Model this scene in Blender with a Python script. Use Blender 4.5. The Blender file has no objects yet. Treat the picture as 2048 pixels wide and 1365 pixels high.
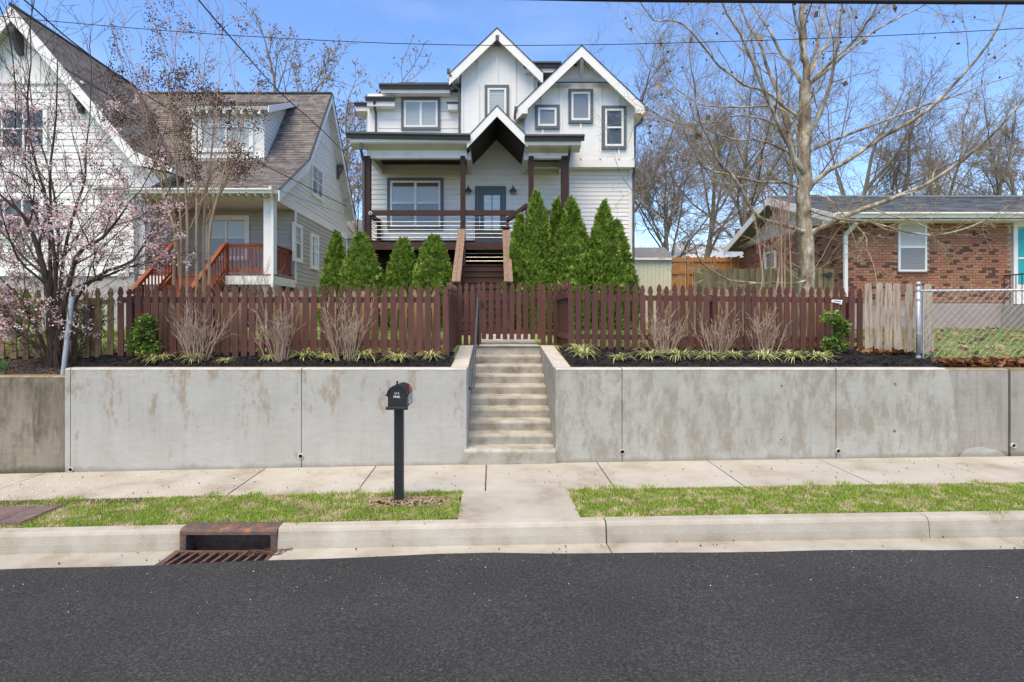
import bpy, math, random
import numpy as np
from mathutils import Vector, Matrix
random.seed(7)
SC = bpy.context.scene
COL = SC.collection
PI = math.pi
R = math.radians

# ---------------------------------------------------------------- camera, sky, sun
F, CX, CY, ZC = 1148.0, 985.0, 640.0, 2.157
cam = bpy.data.cameras.new('camera')
cam.sensor_width = 36.0
cam.lens = F / 2048 * 36
cam.shift_x = (1024 - CX) / 2048
cam.shift_y = (CY - 682.5) / 2048
cam.clip_start = 0.1
cam.clip_end = 2000
camo = bpy.data.objects.new('camera', cam)
COL.objects.link(camo)
camo.location = (0, 0, ZC)
camo.rotation_euler = (R(90), 0, 0)
SC.camera = camo

SUN_EL, SUN_AZ = 62.0, 200.0          # azimuth clockwise from +Y (the view direction): behind the camera, to the left
world = bpy.data.worlds.new('World')
SC.world = world
world.use_nodes = True
wn, wl = world.node_tree.nodes, world.node_tree.links
wn.clear()
w_out = wn.new('ShaderNodeOutputWorld')
w_bg = wn.new('ShaderNodeBackground')
w_bg.inputs['Strength'].default_value = 0.15
sky = wn.new('ShaderNodeTexSky')
sky.sky_type = 'NISHITA'
sky.sun_disc = False
sky.sun_elevation = R(SUN_EL)
sky.sun_rotation = R(SUN_AZ)
sky.air_density = 1.0
sky.dust_density = 0.5
sky.ozone_density = 1.2
w_tc = wn.new('ShaderNodeTexCoord')
w_map = wn.new('ShaderNodeMapping')
w_map.inputs['Scale'].default_value = (1.6, 1.6, 5.0)
w_map.inputs['Location'].default_value = (0.35, 0.1, 0.0)
w_noise = wn.new('ShaderNodeTexNoise')
w_noise.inputs['Scale'].default_value = 2.2
w_noise.inputs['Detail'].default_value = 9
w_noise.inputs['Roughness'].default_value = 0.58
w_ramp = wn.new('ShaderNodeMapRange')
w_ramp.inputs['From Min'].default_value = 0.50
w_ramp.inputs['From Max'].default_value = 0.85
w_ramp.inputs['To Max'].default_value = 0.12
w_hsv = wn.new('ShaderNodeHueSaturation')
w_hsv.inputs['Saturation'].default_value = 1.15
w_mix = wn.new('ShaderNodeMix')
w_mix.data_type = 'RGBA'
w_mix.inputs['B'].default_value = (6.2, 6.3, 6.5, 1)
wl.new(w_tc.outputs['Generated'], w_map.inputs['Vector'])
wl.new(w_map.outputs['Vector'], w_noise.inputs['Vector'])
wl.new(w_noise.outputs['Fac'], w_ramp.inputs['Value'])
wl.new(sky.outputs['Color'], w_hsv.inputs['Color'])
wl.new(w_hsv.outputs['Color'], w_mix.inputs['A'])
wl.new(w_ramp.outputs['Result'], w_mix.inputs['Factor'])
w_tint = wn.new('ShaderNodeMix')
w_tint.data_type = 'RGBA'
w_tint.blend_type = 'MULTIPLY'
w_tint.inputs['Factor'].default_value = 1.0
w_tint.inputs['B'].default_value = (1.12, 1.11, 1.24, 1)
wl.new(w_mix.outputs['Result'], w_tint.inputs['A'])
wl.new(w_tint.outputs['Result'], w_bg.inputs['Color'])
wl.new(w_bg.outputs['Background'], w_out.inputs['Surface'])

sun = bpy.data.lights.new('sun', 'SUN')
sun.energy = 3.3
sun.angle = R(45)
sun.color = (1.0, 0.83, 0.54)
suno = bpy.data.objects.new('sun', sun)
COL.objects.link(suno)
sd = Vector((math.sin(R(SUN_AZ)) * math.cos(R(SUN_EL)), math.cos(R(SUN_AZ)) * math.cos(R(SUN_EL)), math.sin(R(SUN_EL))))
suno.rotation_euler = sd.to_track_quat('Z', 'Y').to_euler()
suno.location = (-6, -10, 20)

SC.view_settings.view_transform = 'Standard'
SC.view_settings.look = 'None'
SC.view_settings.gamma = 1
SC.view_settings.use_curve_mapping = False
SC.view_settings.exposure = 0.66
SC.cycles.max_bounces = 8
SC.cycles.transparent_max_bounces = 12

# ---------------------------------------------------------------- helpers
def PX(px, Y): return (px - CX) * Y / F
def PZ(py, Y): return ZC - (py - CY) * Y / F
def P(px, py, Y): return Vector((PX(px, Y), Y, PZ(py, Y)))

def slope(X):
    """height of the street along its length: it climbs to the right"""
    x = max(-20.0, min(20.0, X))
    return 0.0175 * x - 0.00038 * x * x + (X - x) * (0.0175 - 0.00076 * x)

_HY = [8.1, 8.7, 9.4, 11.0, 14.0, 17.0, 25.0, 60.0, 900.0]
_HZ = [1.45, 1.60, 1.645, 1.675, 1.84, 1.89, 2.0, 2.3, 2.3]
def ground_z(Y): return float(np.interp(Y, _HY, _HZ))

BASE = {}
def base_of(o):
    return BASE.get(o.name, Vector((0, 0, 0))) if o is not None else Vector((0, 0, 0))

def setp(o, label=None, cat=None, group=None, kind=None):
    if label: o['label'] = label
    if cat: o['category'] = cat
    if group: o['group'] = group
    if kind: o['kind'] = kind
    return o

def thing(name, label, cat, loc, group=None):
    o = bpy.data.objects.new(name, None)
    o.empty_display_size = 0.2
    COL.objects.link(o)
    o.location = loc
    BASE[o.name] = Vector(loc)
    return setp(o, label, cat, group)

def link(name, me, mat, parent=None, base=None):
    o = bpy.data.objects.new(name, me)
    COL.objects.link(o)
    if mat is not None and not me.materials: me.materials.append(mat)
    if parent is not None:
        o.parent = parent
        BASE[o.name] = base_of(parent)
    else:
        b = base if base is not None else Vector((0, 0, 0))
        o.location = b
        BASE[o.name] = Vector(b)
    return o

def inst(name, me, parent, loc, rot=None, scale=None):
    """one more object on a shared mesh; loc in world coordinates"""
    o = bpy.data.objects.new(name, me)
    COL.objects.link(o)
    b = base_of(parent)
    o.parent = parent
    o.location = Vector(loc) - b
    if rot: o.rotation_euler = rot
    if scale: o.scale = scale
    BASE[o.name] = b
    return o

def clip_half(poly, axis, lim, keep_less):
    out = []
    n = len(poly)
    for i in range(n):
        p, q = poly[i], poly[(i + 1) % n]
        a = (p[axis] <= lim) if keep_less else (p[axis] >= lim)
        b = (q[axis] <= lim) if keep_less else (q[axis] >= lim)
        if a: out.append(p)
        if a != b:
            t = (lim - p[axis]) / (q[axis] - p[axis])
            out.append(tuple(p[k] + t * (q[k] - p[k]) for k in range(2)))
    return out

def clip_rect(poly, a0=None, a1=None, b0=None, b1=None):
    for ax, lim, less in ((0, a0, False), (0, a1, True), (1, b0, False), (1, b1, True)):
        if lim is not None and poly: poly = clip_half(poly, ax, lim, less)
    out = []
    for p in poly:
        if not out or abs(p[0] - out[-1][0]) + abs(p[1] - out[-1][1]) > 1e-5: out.append(p)
    if len(out) > 1 and abs(out[0][0] - out[-1][0]) + abs(out[0][1] - out[-1][1]) < 1e-5: out.pop()
    return out if len(out) >= 3 else []

def area2(poly):
    return sum(poly[i][0] * poly[(i + 1) % len(poly)][1] - poly[(i + 1) % len(poly)][0] * poly[i][1] for i in range(len(poly)))

class MB:
    """collects shapes (world coordinates) that become ONE mesh object"""
    def __init__(self): self.v, self.f = [], []
    def add(self, vs, fs):
        k = len(self.v)
        self.v += [tuple(p) for p in vs]
        self.f += [tuple(i + k for i in f) for f in fs]
        return self
    def box(self, x0, x1, y0, y1, z0, z1):
        vs = [(x0, y0, z0), (x1, y0, z0), (x1, y1, z0), (x0, y1, z0), (x0, y0, z1), (x1, y0, z1), (x1, y1, z1), (x0, y1, z1)]
        return self.add(vs, [(0, 3, 2, 1), (4, 5, 6, 7), (0, 1, 5, 4), (1, 2, 6, 5), (2, 3, 7, 6), (3, 0, 4, 7)])
    def prism(self, pts, vec):
        n = len(pts)
        vec = Vector(vec)
        vs = [Vector(p) for p in pts] + [Vector(p) + vec for p in pts]
        return self.add(vs, [tuple(range(n - 1, -1, -1)), tuple(range(n, 2 * n))] + [(i, (i + 1) % n, n + (i + 1) % n, n + i) for i in range(n)])
    def beam(self, p0, p1, w, h, up=(0, 0, 1)):
        p0, p1 = Vector(p0), Vector(p1)
        d = (p1 - p0).normalized()
        s = d.cross(Vector(up))
        if s.length < 1e-4: s = d.cross(Vector((0, 1, 0)))
        s.normalize()
        t = s.cross(d)
        c = [s * (w / 2) * a + t * (h / 2) * b for a, b in ((-1, -1), (1, -1), (1, 1), (-1, 1))]
        return self.prism([p0 + q for q in c], p1 - p0)
    def tube(self, pts, r, sides=8, caps=True):
        pts = [Vector(p) for p in pts]
        n = len(pts)
        rr = r if hasattr(r, '__len__') else [r] * n
        vs, fs = [], []
        a = None
        for i, p in enumerate(pts):
            d = (pts[min(i + 1, n - 1)] - pts[max(i - 1, 0)]).normalized()
            if a is None:
                a = d.cross(Vector((0, 0, 1)))
                if a.length < 0.1: a = d.cross(Vector((0, 1, 0)))
            a = (a - d * a.dot(d)).normalized()
            b = d.cross(a)
            for k in range(sides):
                t = 2 * PI * k / sides
                vs.append(p + (a * math.cos(t) + b * math.sin(t)) * rr[i])
        for i in range(n - 1):
            for k in range(sides):
                fs.append((i * sides + k, i * sides + (k + 1) % sides, (i + 1) * sides + (k + 1) % sides, (i + 1) * sides + k))
        if caps: fs += [tuple(range(sides - 1, -1, -1)), tuple((n - 1) * sides + k for k in range(sides))]
        return self.add(vs, fs)
    def lathe(self, c, prof, sides=12, axis='z'):
        c = Vector(c)
        vs, fs = [], []
        for r, h in prof:
            for k in range(sides):
                t = 2 * PI * k / sides
                q = (r * math.cos(t), r * math.sin(t), h) if axis == 'z' else (r * math.cos(t), h, r * math.sin(t))
                vs.append(c + Vector(q))
        n = len(prof)
        for i in range(n - 1):
            for k in range(sides):
                fs.append((i * sides + k, i * sides + (k + 1) % sides, (i + 1) * sides + (k + 1) % sides, (i + 1) * sides + k))
        fs += [tuple(range(sides - 1, -1, -1)), tuple((n - 1) * sides + k for k in range(sides))]
        return self.add(vs, fs)
    def mesh(self, name, base=(0, 0, 0)):
        b = Vector(base)
        me = bpy.data.meshes.new(name)
        me.from_pydata([(x - b.x, y - b.y, z - b.z) for x, y, z in self.v], [], self.f)
        me.validate()
        return me
    def build(self, name, mat, parent=None, smooth=False, base=None, bevel=0, kind=None, label=None):
        b = base_of(parent) if parent is not None else (Vector(base) if base is not None else Vector((0, 0, 0)))
        me = self.mesh(name, b)
        if smooth:
            me.polygons.foreach_set('use_smooth', [True] * len(me.polygons))
        o = link(name, me, mat, parent, b)
        if bevel:
            m = o.modifiers.new('soft edge', 'BEVEL')
            m.width = bevel
            m.segments = 2
            m.limit_method = 'ANGLE'
        if kind: o['kind'] = kind
        if label: o['label'] = label
        return o

def fast_mesh(name, V, Q=None, T=None, smooth=False):
    V = np.asarray(V, dtype=np.float32).reshape(-1, 3)
    me = bpy.data.meshes.new(name)
    me.vertices.add(len(V))
    me.vertices.foreach_set('co', V.ravel())
    nq = 0 if Q is None else len(Q)
    nt = 0 if T is None else len(T)
    idx, start = [], []
    if nq:
        idx.append(np.asarray(Q, dtype=np.int32).ravel())
        start.append(np.arange(nq, dtype=np.int32) * 4)
    if nt:
        idx.append(np.asarray(T, dtype=np.int32).ravel())
        start.append(nq * 4 + np.arange(nt, dtype=np.int32) * 3)
    idx = np.concatenate(idx)
    me.loops.add(len(idx))
    me.loops.foreach_set('vertex_index', idx)
    me.polygons.add(nq + nt)
    me.polygons.foreach_set('loop_start', np.concatenate(start))
    if smooth: me.polygons.foreach_set('use_smooth', np.ones(nq + nt, dtype=bool))
    me.update(calc_edges=True)
    return me

class Frame:
    """a wall plane: a along the wall, b up, d outwards"""
    def __init__(self, O, u, n):
        self.O, self.u, self.n = Vector(O), Vector(u), Vector(n)
    def pt(self, a, b, d=0.0):
        q = self.O + self.u * a + self.n * d
        return Vector((q.x, q.y, q.z + b))
    def box(self, mb, a0, a1, b0, b1, d0, d1):
        return mb.prism([self.pt(a0, b0, d0), self.pt(a1, b0, d0), self.pt(a1, b1, d0), self.pt(a0, b1, d0)], self.n * (d1 - d0))
def front(Y): return Frame((0, Y, 0), (1, 0, 0), (0, -1, 0))
def facing_right(X): return Frame((X, 0, 0), (0, 1, 0), (1, 0, 0))
def facing_left(X): return Frame((X, 0, 0), (0, 1, 0), (-1, 0, 0))
def pxrect(px0, px1, py0, py1, Y): return (PX(px0, Y), PX(px1, Y), PZ(py1, Y), PZ(py0, Y))

# ---------------------------------------------------------------- materials
def ramp_set(node, cols, lo=0.3, hi=0.7):
    e = node.color_ramp.elements
    n = len(cols)
    e[0].position, e[1].position = lo, hi
    for i, c in enumerate(cols):
        pos = lo + (hi - lo) * i / max(1, n - 1)
        el = e[0] if i == 0 else (e[len(e) - 1] if i == n - 1 else e.new(pos))
        el.color = (*c, 1)
MATS = {}
def pmat(name, cols, scale=6, stretch=(1, 1, 1), rough=0.7, bump=0.0, bscale=60, bstretch=None, island=0.0, objr=0.0, lo=0.3, hi=0.7,
         spec=0.3, metallic=0.0, detail=7, coords='pos', trans=0.0, hue=0.0):
    m = bpy.data.materials.new(name)
    m.use_nodes = True
    nt = m.node_tree
    N, L = nt.nodes, nt.links
    b = N['Principled BSDF']
    b.inputs['Roughness'].default_value = rough
    b.inputs['Specular IOR Level'].default_value = spec
    b.inputs['Metallic'].default_value = metallic
    if coords == 'pos':
        src = N.new('ShaderNodeNewGeometry').outputs['Position']
    else:
        src = N.new('ShaderNodeTexCoord').outputs['Object']
    mp = N.new('ShaderNodeMapping')
    mp.inputs['Scale'].default_value = stretch
    L.new(src, mp.inputs['Vector'])
    no = N.new('ShaderNodeTexNoise')
    no.inputs['Scale'].default_value = scale
    no.inputs['Detail'].default_value = detail
    no.inputs['Roughness'].default_value = 0.62
    L.new(mp.outputs['Vector'], no.inputs['Vector'])
    rp = N.new('ShaderNodeValToRGB')
    ramp_set(rp, cols if len(cols) > 1 else [cols[0], cols[0]], lo, hi)
    L.new(no.outputs['Fac'], rp.inputs['Fac'])
    col = rp.outputs['Color']
    for amount, node, sock in ((island, 'ShaderNodeNewGeometry', 'Random Per Island'), (objr, 'ShaderNodeObjectInfo', 'Random')):
        if amount:
            rn = N.new(node)
            mr = N.new('ShaderNodeMapRange')
            mr.inputs['To Min'].default_value = 1 - amount
            mr.inputs['To Max'].default_value = 1 + amount
            L.new(rn.outputs[sock], mr.inputs['Value'])
            hs = N.new('ShaderNodeHueSaturation')
            L.new(mr.outputs['Result'], hs.inputs['Value'])
            L.new(col, hs.inputs['Color'])
            if hue:
                mh = N.new('ShaderNodeMapRange')
                mh.inputs['To Min'].default_value = 0.5 - hue
                mh.inputs['To Max'].default_value = 0.5 + hue
                mu = N.new('ShaderNodeMath')
                mu.operation = 'MULTIPLY'
                mu.inputs[1].default_value = 7.31
                fr = N.new('ShaderNodeMath')
                fr.operation = 'FRACT'
                L.new(rn.outputs[sock], mu.inputs[0])
                L.new(mu.outputs[0], fr.inputs[0])
                L.new(fr.outputs[0], mh.inputs['Value'])
                L.new(mh.outputs['Result'], hs.inputs['Hue'])
            col = hs.outputs['Color']
    L.new(col, b.inputs['Base Color'])
    if bump:
        m2 = N.new('ShaderNodeMapping')
        m2.inputs['Scale'].default_value = bstretch or stretch
        L.new(src, m2.inputs['Vector'])
        n2 = N.new('ShaderNodeTexNoise')
        n2.inputs['Scale'].default_value = bscale
        n2.inputs['Detail'].default_value = 5
        L.new(m2.outputs['Vector'], n2.inputs['Vector'])
        bp = N.new('ShaderNodeBump')
        bp.inputs['Strength'].default_value = bump
        bp.inputs['Distance'].default_value = 0.02
        L.new(n2.outputs['Fac'], bp.inputs['Height'])
        L.new(bp.outputs['Normal'], b.inputs['Normal'])
    if trans:
        tr = N.new('ShaderNodeBsdfTranslucent')
        L.new(col, tr.inputs['Color'])
        mx = N.new('ShaderNodeMixShader')
        mx.inputs[0].default_value = trans
        L.new(b.outputs[0], mx.inputs[1])
        L.new(tr.outputs[0], mx.inputs[2])
        L.new(mx.outputs[0], N['Material Output'].inputs['Surface'])
    MATS[name] = m
    return m

def glass_mat(name, tint=(0.93, 0.96, 0.96)):
    m = bpy.data.materials.new(name)
    m.use_nodes = True
    N, L = m.node_tree.nodes, m.node_tree.links
    N.remove(N['Principled BSDF'])
    tr = N.new('ShaderNodeBsdfTransparent')
    tr.inputs['Color'].default_value = (*tint, 1)
    gl = N.new('ShaderNodeBsdfGlossy')
    gl.inputs['Roughness'].default_value = 0.02
    lw = N.new('ShaderNodeLayerWeight')
    lw.inputs['Blend'].default_value = 0.5
    pw = N.new('ShaderNodeMath')
    pw.operation = 'POWER'
    pw.inputs[1].default_value = 5.0
    fr = N.new('ShaderNodeMath')
    fr.operation = 'MULTIPLY_ADD'
    fr.inputs[1].default_value = 0.92
    fr.inputs[2].default_value = 0.06
    L.new(lw.outputs['Facing'], pw.inputs[0])
    L.new(pw.outputs[0], fr.inputs[0])
    mx = N.new('ShaderNodeMixShader')
    L.new(fr.outputs[0], mx.inputs[0])
    L.new(tr.outputs[0], mx.inputs[1])
    L.new(gl.outputs[0], mx.inputs[2])
    L.new(mx.outputs[0], N['Material Output'].inputs['Surface'])
    return m

def wall_concrete(name, light, mid, patch, plo, phi, dark, dirt=0.35, zb=0.0):
    """skim-coated concrete: soft mottling, hard-edged worn patches, streaks and pits"""
    m = bpy.data.materials.new(name)
    m.use_nodes = True
    N, L = m.node_tree.nodes, m.node_tree.links
    b = N['Principled BSDF']
    b.inputs['Roughness'].default_value = 0.85
    b.inputs['Specular IOR Level'].default_value = 0.2
    pos = N.new('ShaderNodeNewGeometry').outputs['Position']
    def noise(sc, st, det=8, ro=0.6, dist=0.0):
        mp = N.new('ShaderNodeMapping')
        mp.inputs['Scale'].default_value = st
        L.new(pos, mp.inputs['Vector'])
        n = N.new('ShaderNodeTexNoise')
        n.inputs['Scale'].default_value = sc
        n.inputs['Detail'].default_value = det
        n.inputs['Roughness'].default_value = ro
        n.inputs['Distortion'].default_value = dist
        L.new(mp.outputs['Vector'], n.inputs['Vector'])
        return n.outputs['Fac']
    def mix(fac, a, c, clamp=True):
        x = N.new('ShaderNodeMix')
        x.data_type = 'RGBA'
        L.new(fac, x.inputs['Factor'])
        for s, v in (('A', a), ('B', c)):
            if hasattr(v, 'is_linked'): L.new(v, x.inputs[s])
            else: x.inputs[s].default_value = (*v, 1)
        return x.outputs['Result']
    def rng(v, lo, hi, to=1.0):
        r = N.new('ShaderNodeMapRange')
        r.inputs['From Min'].default_value = lo
        r.inputs['From Max'].default_value = hi
        r.inputs['To Max'].default_value = to
        L.new(v, r.inputs['Value'])
        return r.outputs['Result']
    base = mix(rng(noise(1.6, (1, 1, 0.8)), 0.3, 0.7), mid, light)
    base = mix(rng(noise(22, (0.25, 1, 1.0)), 0.42, 0.7, 0.35), base, tuple(c * 0.86 for c in mid))
    pn = N.new('ShaderNodeMath')
    pn.operation = 'MULTIPLY_ADD'
    sx = N.new('ShaderNodeSeparateXYZ')
    L.new(pos, sx.inputs[0])
    L.new(sx.outputs['Z'], pn.inputs[0])
    pn.inputs[1].default_value = zb          # the skim coat has worn away mostly near the top
    L.new(noise(3.3, (1.45, 1, 0.62), 13, 0.74, 0.05), pn.inputs[2])
    base = mix(rng(pn.outputs[0], plo, phi, 0.85), base, patch)
    base = mix(rng(noise(3.4, (3.0, 1, 0.22), 9, 0.68), 0.50, 0.78, dirt), base, dark)
    base = mix(rng(noise(48, (1, 1, 1), 3), 0.70, 0.76, 0.5), base, dark)
    gr = N.new('ShaderNodeMath')          # splash-back grime along the foot of the wall
    gr.operation = 'MULTIPLY_ADD'
    gz = N.new('ShaderNodeMath')
    gz.operation = 'MULTIPLY_ADD'
    L.new(sx.outputs['X'], gz.inputs[0])
    gz.inputs[1].default_value = -0.0175
    L.new(sx.outputs['Z'], gz.inputs[2])
    L.new(gz.outputs[0], gr.inputs[0])
    gr.inputs[1].default_value = -5.0
    ga = N.new('ShaderNodeMath')
    ga.operation = 'ADD'
    ga.inputs[1].default_value = 0.98
    L.new(noise(3.0, (1.0, 1, 0.6), 8, 0.65), ga.inputs[0])
    L.new(ga.outputs[0], gr.inputs[2])
    base = mix(rng(gr.outputs[0], 0.36, 0.62, 0.6), base, tuple(c * 1.05 for c in dark))
    L.new(base, b.inputs['Base Color'])
    bp = N.new('ShaderNodeBump')
    bp.inputs['Strength'].default_value = 0.35
    bp.inputs['Distance'].default_value = 0.01
    L.new(noise(35, (1, 1, 1), 8), bp.inputs['Height'])
    L.new(bp.outputs['Normal'], b.inputs['Normal'])
    return m

def grass_mat(name, green, dry, gscale, lo, hi, island=0.35):
    m = pmat(name, [green, green, dry], scale=gscale, rough=0.65, island=island, lo=lo, hi=hi, spec=0.2, hue=0.02, trans=0.38)
    return m

M_white = pmat('white_paint', [(0.70, 0.695, 0.66), (0.76, 0.755, 0.72)], scale=2.2, stretch=(1, 1, 2.5), rough=0.55, objr=0.04)
M_trimw = pmat('white_trim_paint', [(0.72, 0.715, 0.68), (0.78, 0.775, 0.74)], scale=5, rough=0.5, stretch=(1, 1, 1))
M_wornw = pmat('weathered_white_paint', [(0.50, 0.49, 0.43), (0.70, 0.69, 0.64), (0.74, 0.73, 0.70)], scale=1.4, stretch=(1, 1, 3), rough=0.6, lo=0.25, hi=0.62)
M_bluegrey = pmat('blue_grey_paint', [(0.095, 0.115, 0.135), (0.115, 0.135, 0.155)], scale=8, rough=0.5)
M_gutter = pmat('dark_grey_metal', [(0.055, 0.058, 0.062), (0.075, 0.078, 0.082)], scale=5, rough=0.4, spec=0.5)
M_brown = pmat('brown_porch_timber', [(0.030, 0.014, 0.010), (0.058, 0.026, 0.018)], scale=5, stretch=(6, 6, 1), rough=0.6, bump=0.2, objr=0.15)
M_brown_h = pmat('brown_porch_board', [(0.034, 0.016, 0.011), (0.07, 0.033, 0.022)], scale=4, stretch=(1, 4, 7), rough=0.6, bump=0.2, objr=0.15)
M_soffit = pmat('dark_stained_soffit', [(0.018, 0.012, 0.010), (0.032, 0.020, 0.015)], scale=4, stretch=(6, 1, 6), rough=0.6, objr=0.2)
M_railwood = pmat('bare_rail_wood', [(0.125, 0.075, 0.05), (0.29, 0.205, 0.15)], scale=5, stretch=(10, 1, 2), rough=0.75, bump=0.3, objr=0.1)
M_steel = pmat('brushed_steel', [(0.42, 0.42, 0.42)], rough=0.35, metallic=0.9)
M_fence = pmat('brown_fence_paint', [(0.078, 0.033, 0.025), (0.118, 0.050, 0.038)], scale=5, stretch=(7, 7, 1), rough=0.6, bump=0.35, bscale=30, objr=0.2)
M_rawfence = pmat('weathered_fence_wood', [(0.11, 0.075, 0.035), (0.22, 0.15, 0.075), (0.27, 0.20, 0.115)], scale=4, stretch=(8, 8, 0.8), rough=0.8, bump=0.4, bscale=30, objr=0.2, hue=0.012)
M_tanfence = pmat('pale_fence_wood', [(0.25, 0.16, 0.085), (0.38, 0.27, 0.16)], scale=4, stretch=(8, 8, 0.8), rough=0.8, bump=0.3, objr=0.15)
M_greyfence = pmat('silvered_fence_wood', [(0.17, 0.12, 0.08), (0.36, 0.30, 0.235), (0.45, 0.39, 0.32)], scale=3.2, stretch=(9, 9, 0.9), rough=0.85, bump=0.5, bscale=24, objr=0.15)
M_mossfence = pmat('mossy_fence_wood', [(0.10, 0.085, 0.035), (0.17, 0.15, 0.08), (0.24, 0.20, 0.13)], scale=2.5, stretch=(5, 5, 0.9), rough=0.85, bump=0.3, objr=0.2)
M_cedar = pmat('orange_cedar', [(0.27, 0.115, 0.03), (0.40, 0.19, 0.06)], scale=3, stretch=(6, 6, 0.8), rough=0.7, bump=0.2, objr=0.12)
M_redwood = pmat('red_stained_deck_wood', [(0.17, 0.040, 0.016), (0.26, 0.070, 0.028)], scale=5, stretch=(5, 5, 1), rough=0.55, objr=0.12)
M_asphalt = None
M_walk = pmat('sidewalk_concrete', [(0.26, 0.225, 0.17), (0.39, 0.362, 0.308), (0.45, 0.427, 0.374)], scale=1.4, rough=0.85, bump=0.25, bscale=120, objr=0.06, lo=0.28, hi=0.66)
M_kerb = pmat('kerb_concrete', [(0.27, 0.237, 0.18), (0.375, 0.345, 0.284), (0.435, 0.41, 0.355)], scale=2.4, stretch=(1, 1, 1), rough=0.85, bump=0.4, bscale=90, objr=0.05, lo=0.28, hi=0.68)
M_step = pmat('step_concrete', [(0.215, 0.19, 0.145), (0.355, 0.33, 0.275), (0.46, 0.435, 0.38)], scale=4, rough=0.85, bump=0.4, bscale=70, objr=0.06, lo=0.3, hi=0.64)
M_wallc = wall_concrete('retaining_wall_concrete', (0.435, 0.43, 0.395), (0.37, 0.365, 0.33), (0.29, 0.24, 0.18), 0.615, 0.70, (0.20, 0.185, 0.155), 0.25, 0.075)
M_wallr = wall_concrete('retaining_wall_concrete_worn', (0.42, 0.415, 0.375), (0.345, 0.34, 0.30), (0.275, 0.25, 0.205), 0.49, 0.61, (0.20, 0.185, 0.155), 0.35, 0.04)
M_walld = wall_concrete('old_wall_concrete', (0.30, 0.265, 0.205), (0.20, 0.175, 0.135), (0.115, 0.098, 0.070), 0.50, 0.66, (0.06, 0.048, 0.032), 0.85, 0.05)
M_wallg = wall_concrete('old_grey_wall_concrete', (0.36, 0.34, 0.30), (0.285, 0.27, 0.24), (0.21, 0.195, 0.17), 0.56, 0.74, (0.10, 0.088, 0.07), 0.6, 0.05)
M_cap = pmat('wall_top_concrete', [(0.42, 0.39, 0.33), (0.55, 0.52, 0.46)], scale=5, rough=0.85, bump=0.3, bscale=80)
M_moss = pmat('mossy_concrete', [(0.16, 0.12, 0.035), (0.24, 0.20, 0.11), (0.33, 0.30, 0.24)], scale=9, rough=0.9, bump=0.4)
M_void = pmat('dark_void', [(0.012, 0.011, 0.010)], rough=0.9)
M_mulch = pmat('black_mulch', [(0.006, 0.0055, 0.006), (0.020, 0.018, 0.018)], scale=40, rough=0.85, bump=0.8, bscale=50, island=0.6)
M_bmulch = pmat('brown_mulch', [(0.045, 0.028, 0.022), (0.12, 0.085, 0.07)], scale=40, rough=0.9, bump=0.8, bscale=50, island=0.6)
M_soil = pmat('soil', [(0.055, 0.038, 0.022), (0.10, 0.075, 0.045)], scale=12, rough=0.95, bump=0.6)
M_turf = pmat('turf', [(0.14, 0.18, 0.045), (0.20, 0.24, 0.07), (0.34, 0.29, 0.16)], scale=2.2, rough=0.95, bump=0.5, bscale=60, lo=0.3, hi=0.75)
M_grass = grass_mat('grass_blades', (0.32, 0.43, 0.075), (0.68, 0.58, 0.34), 5.0, 0.36, 0.62)
M_grass2 = grass_mat('yard_grass_blades', (0.20, 0.29, 0.07), (0.46, 0.40, 0.22), 1.2, 0.35, 0.72)
M_leafpile = pmat('fallen_leaves', [(0.13, 0.055, 0.025), (0.27, 0.13, 0.06)], scale=9, rough=0.7, island=0.4, trans=0.1)
M_black = pmat('black_satin_metal', [(0.013, 0.014, 0.016), (0.020, 0.021, 0.024)], scale=20, rough=0.42, spec=0.5)
M_rail = pmat('grey_satin_pipe', [(0.055, 0.06, 0.07), (0.10, 0.11, 0.125)], scale=8, rough=0.35, spec=0.6)
M_letter = pmat('white_lettering', [(0.8, 0.8, 0.8)], rough=0.5)
M_red = pmat('red_flag_paint', [(0.60, 0.05, 0.04)], rough=0.45)
M_rust = pmat('rusty_iron', [(0.07, 0.068, 0.072), (0.13, 0.08, 0.06), (0.30, 0.14, 0.07)], scale=9, rough=0.7, bump=0.5, bscale=60, lo=0.35, hi=0.72)
M_rust2 = pmat('rusty_grate_iron', [(0.075, 0.042, 0.032), (0.17, 0.095, 0.07)], scale=12, rough=0.75, bump=0.4)
M_galv = pmat('galvanised_steel', [(0.36, 0.38, 0.40), (0.50, 0.52, 0.54)], scale=14, rough=0.45, metallic=0.5)
M_glass = glass_mat('window_glass')
M_blind = pmat('white_blind', [(0.52, 0.54, 0.53)], rough=0.6)
M_dark = pmat('dim_interior', [(0.05, 0.055, 0.06), (0.10, 0.105, 0.11)], scale=1.2, rough=0.8)
M_greyblind = pmat('grey_blind', [(0.24, 0.26, 0.28)], rough=0.6)
M_bamboo = pmat('bamboo_shade', [(0.10, 0.055, 0.035), (0.19, 0.115, 0.08)], scale=6, stretch=(1, 1, 20), rough=0.7)
M_teal = pmat('teal_shade', [(0.02, 0.30, 0.34), (0.04, 0.38, 0.42)], scale=5, rough=0.5)
M_shingle = pmat('brown_shingle', [(0.118, 0.105, 0.098), (0.205, 0.187, 0.178)], scale=5, rough=0.95, island=0.28, bump=0.3, bscale=150)
M_shinglegrey = pmat('grey_shingle', [(0.115, 0.125, 0.14), (0.18, 0.19, 0.205)], scale=5, rough=0.95, island=0.25, bump=0.3, bscale=150)
M_shingledark = pmat('charcoal_shingle', [(0.035, 0.036, 0.04), (0.06, 0.06, 0.066)], scale=5, rough=0.95, island=0.3)
M_greige = pmat('greige_siding', [(0.38, 0.365, 0.33), (0.43, 0.415, 0.38)], scale=3, rough=0.6, objr=0.04)
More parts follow.
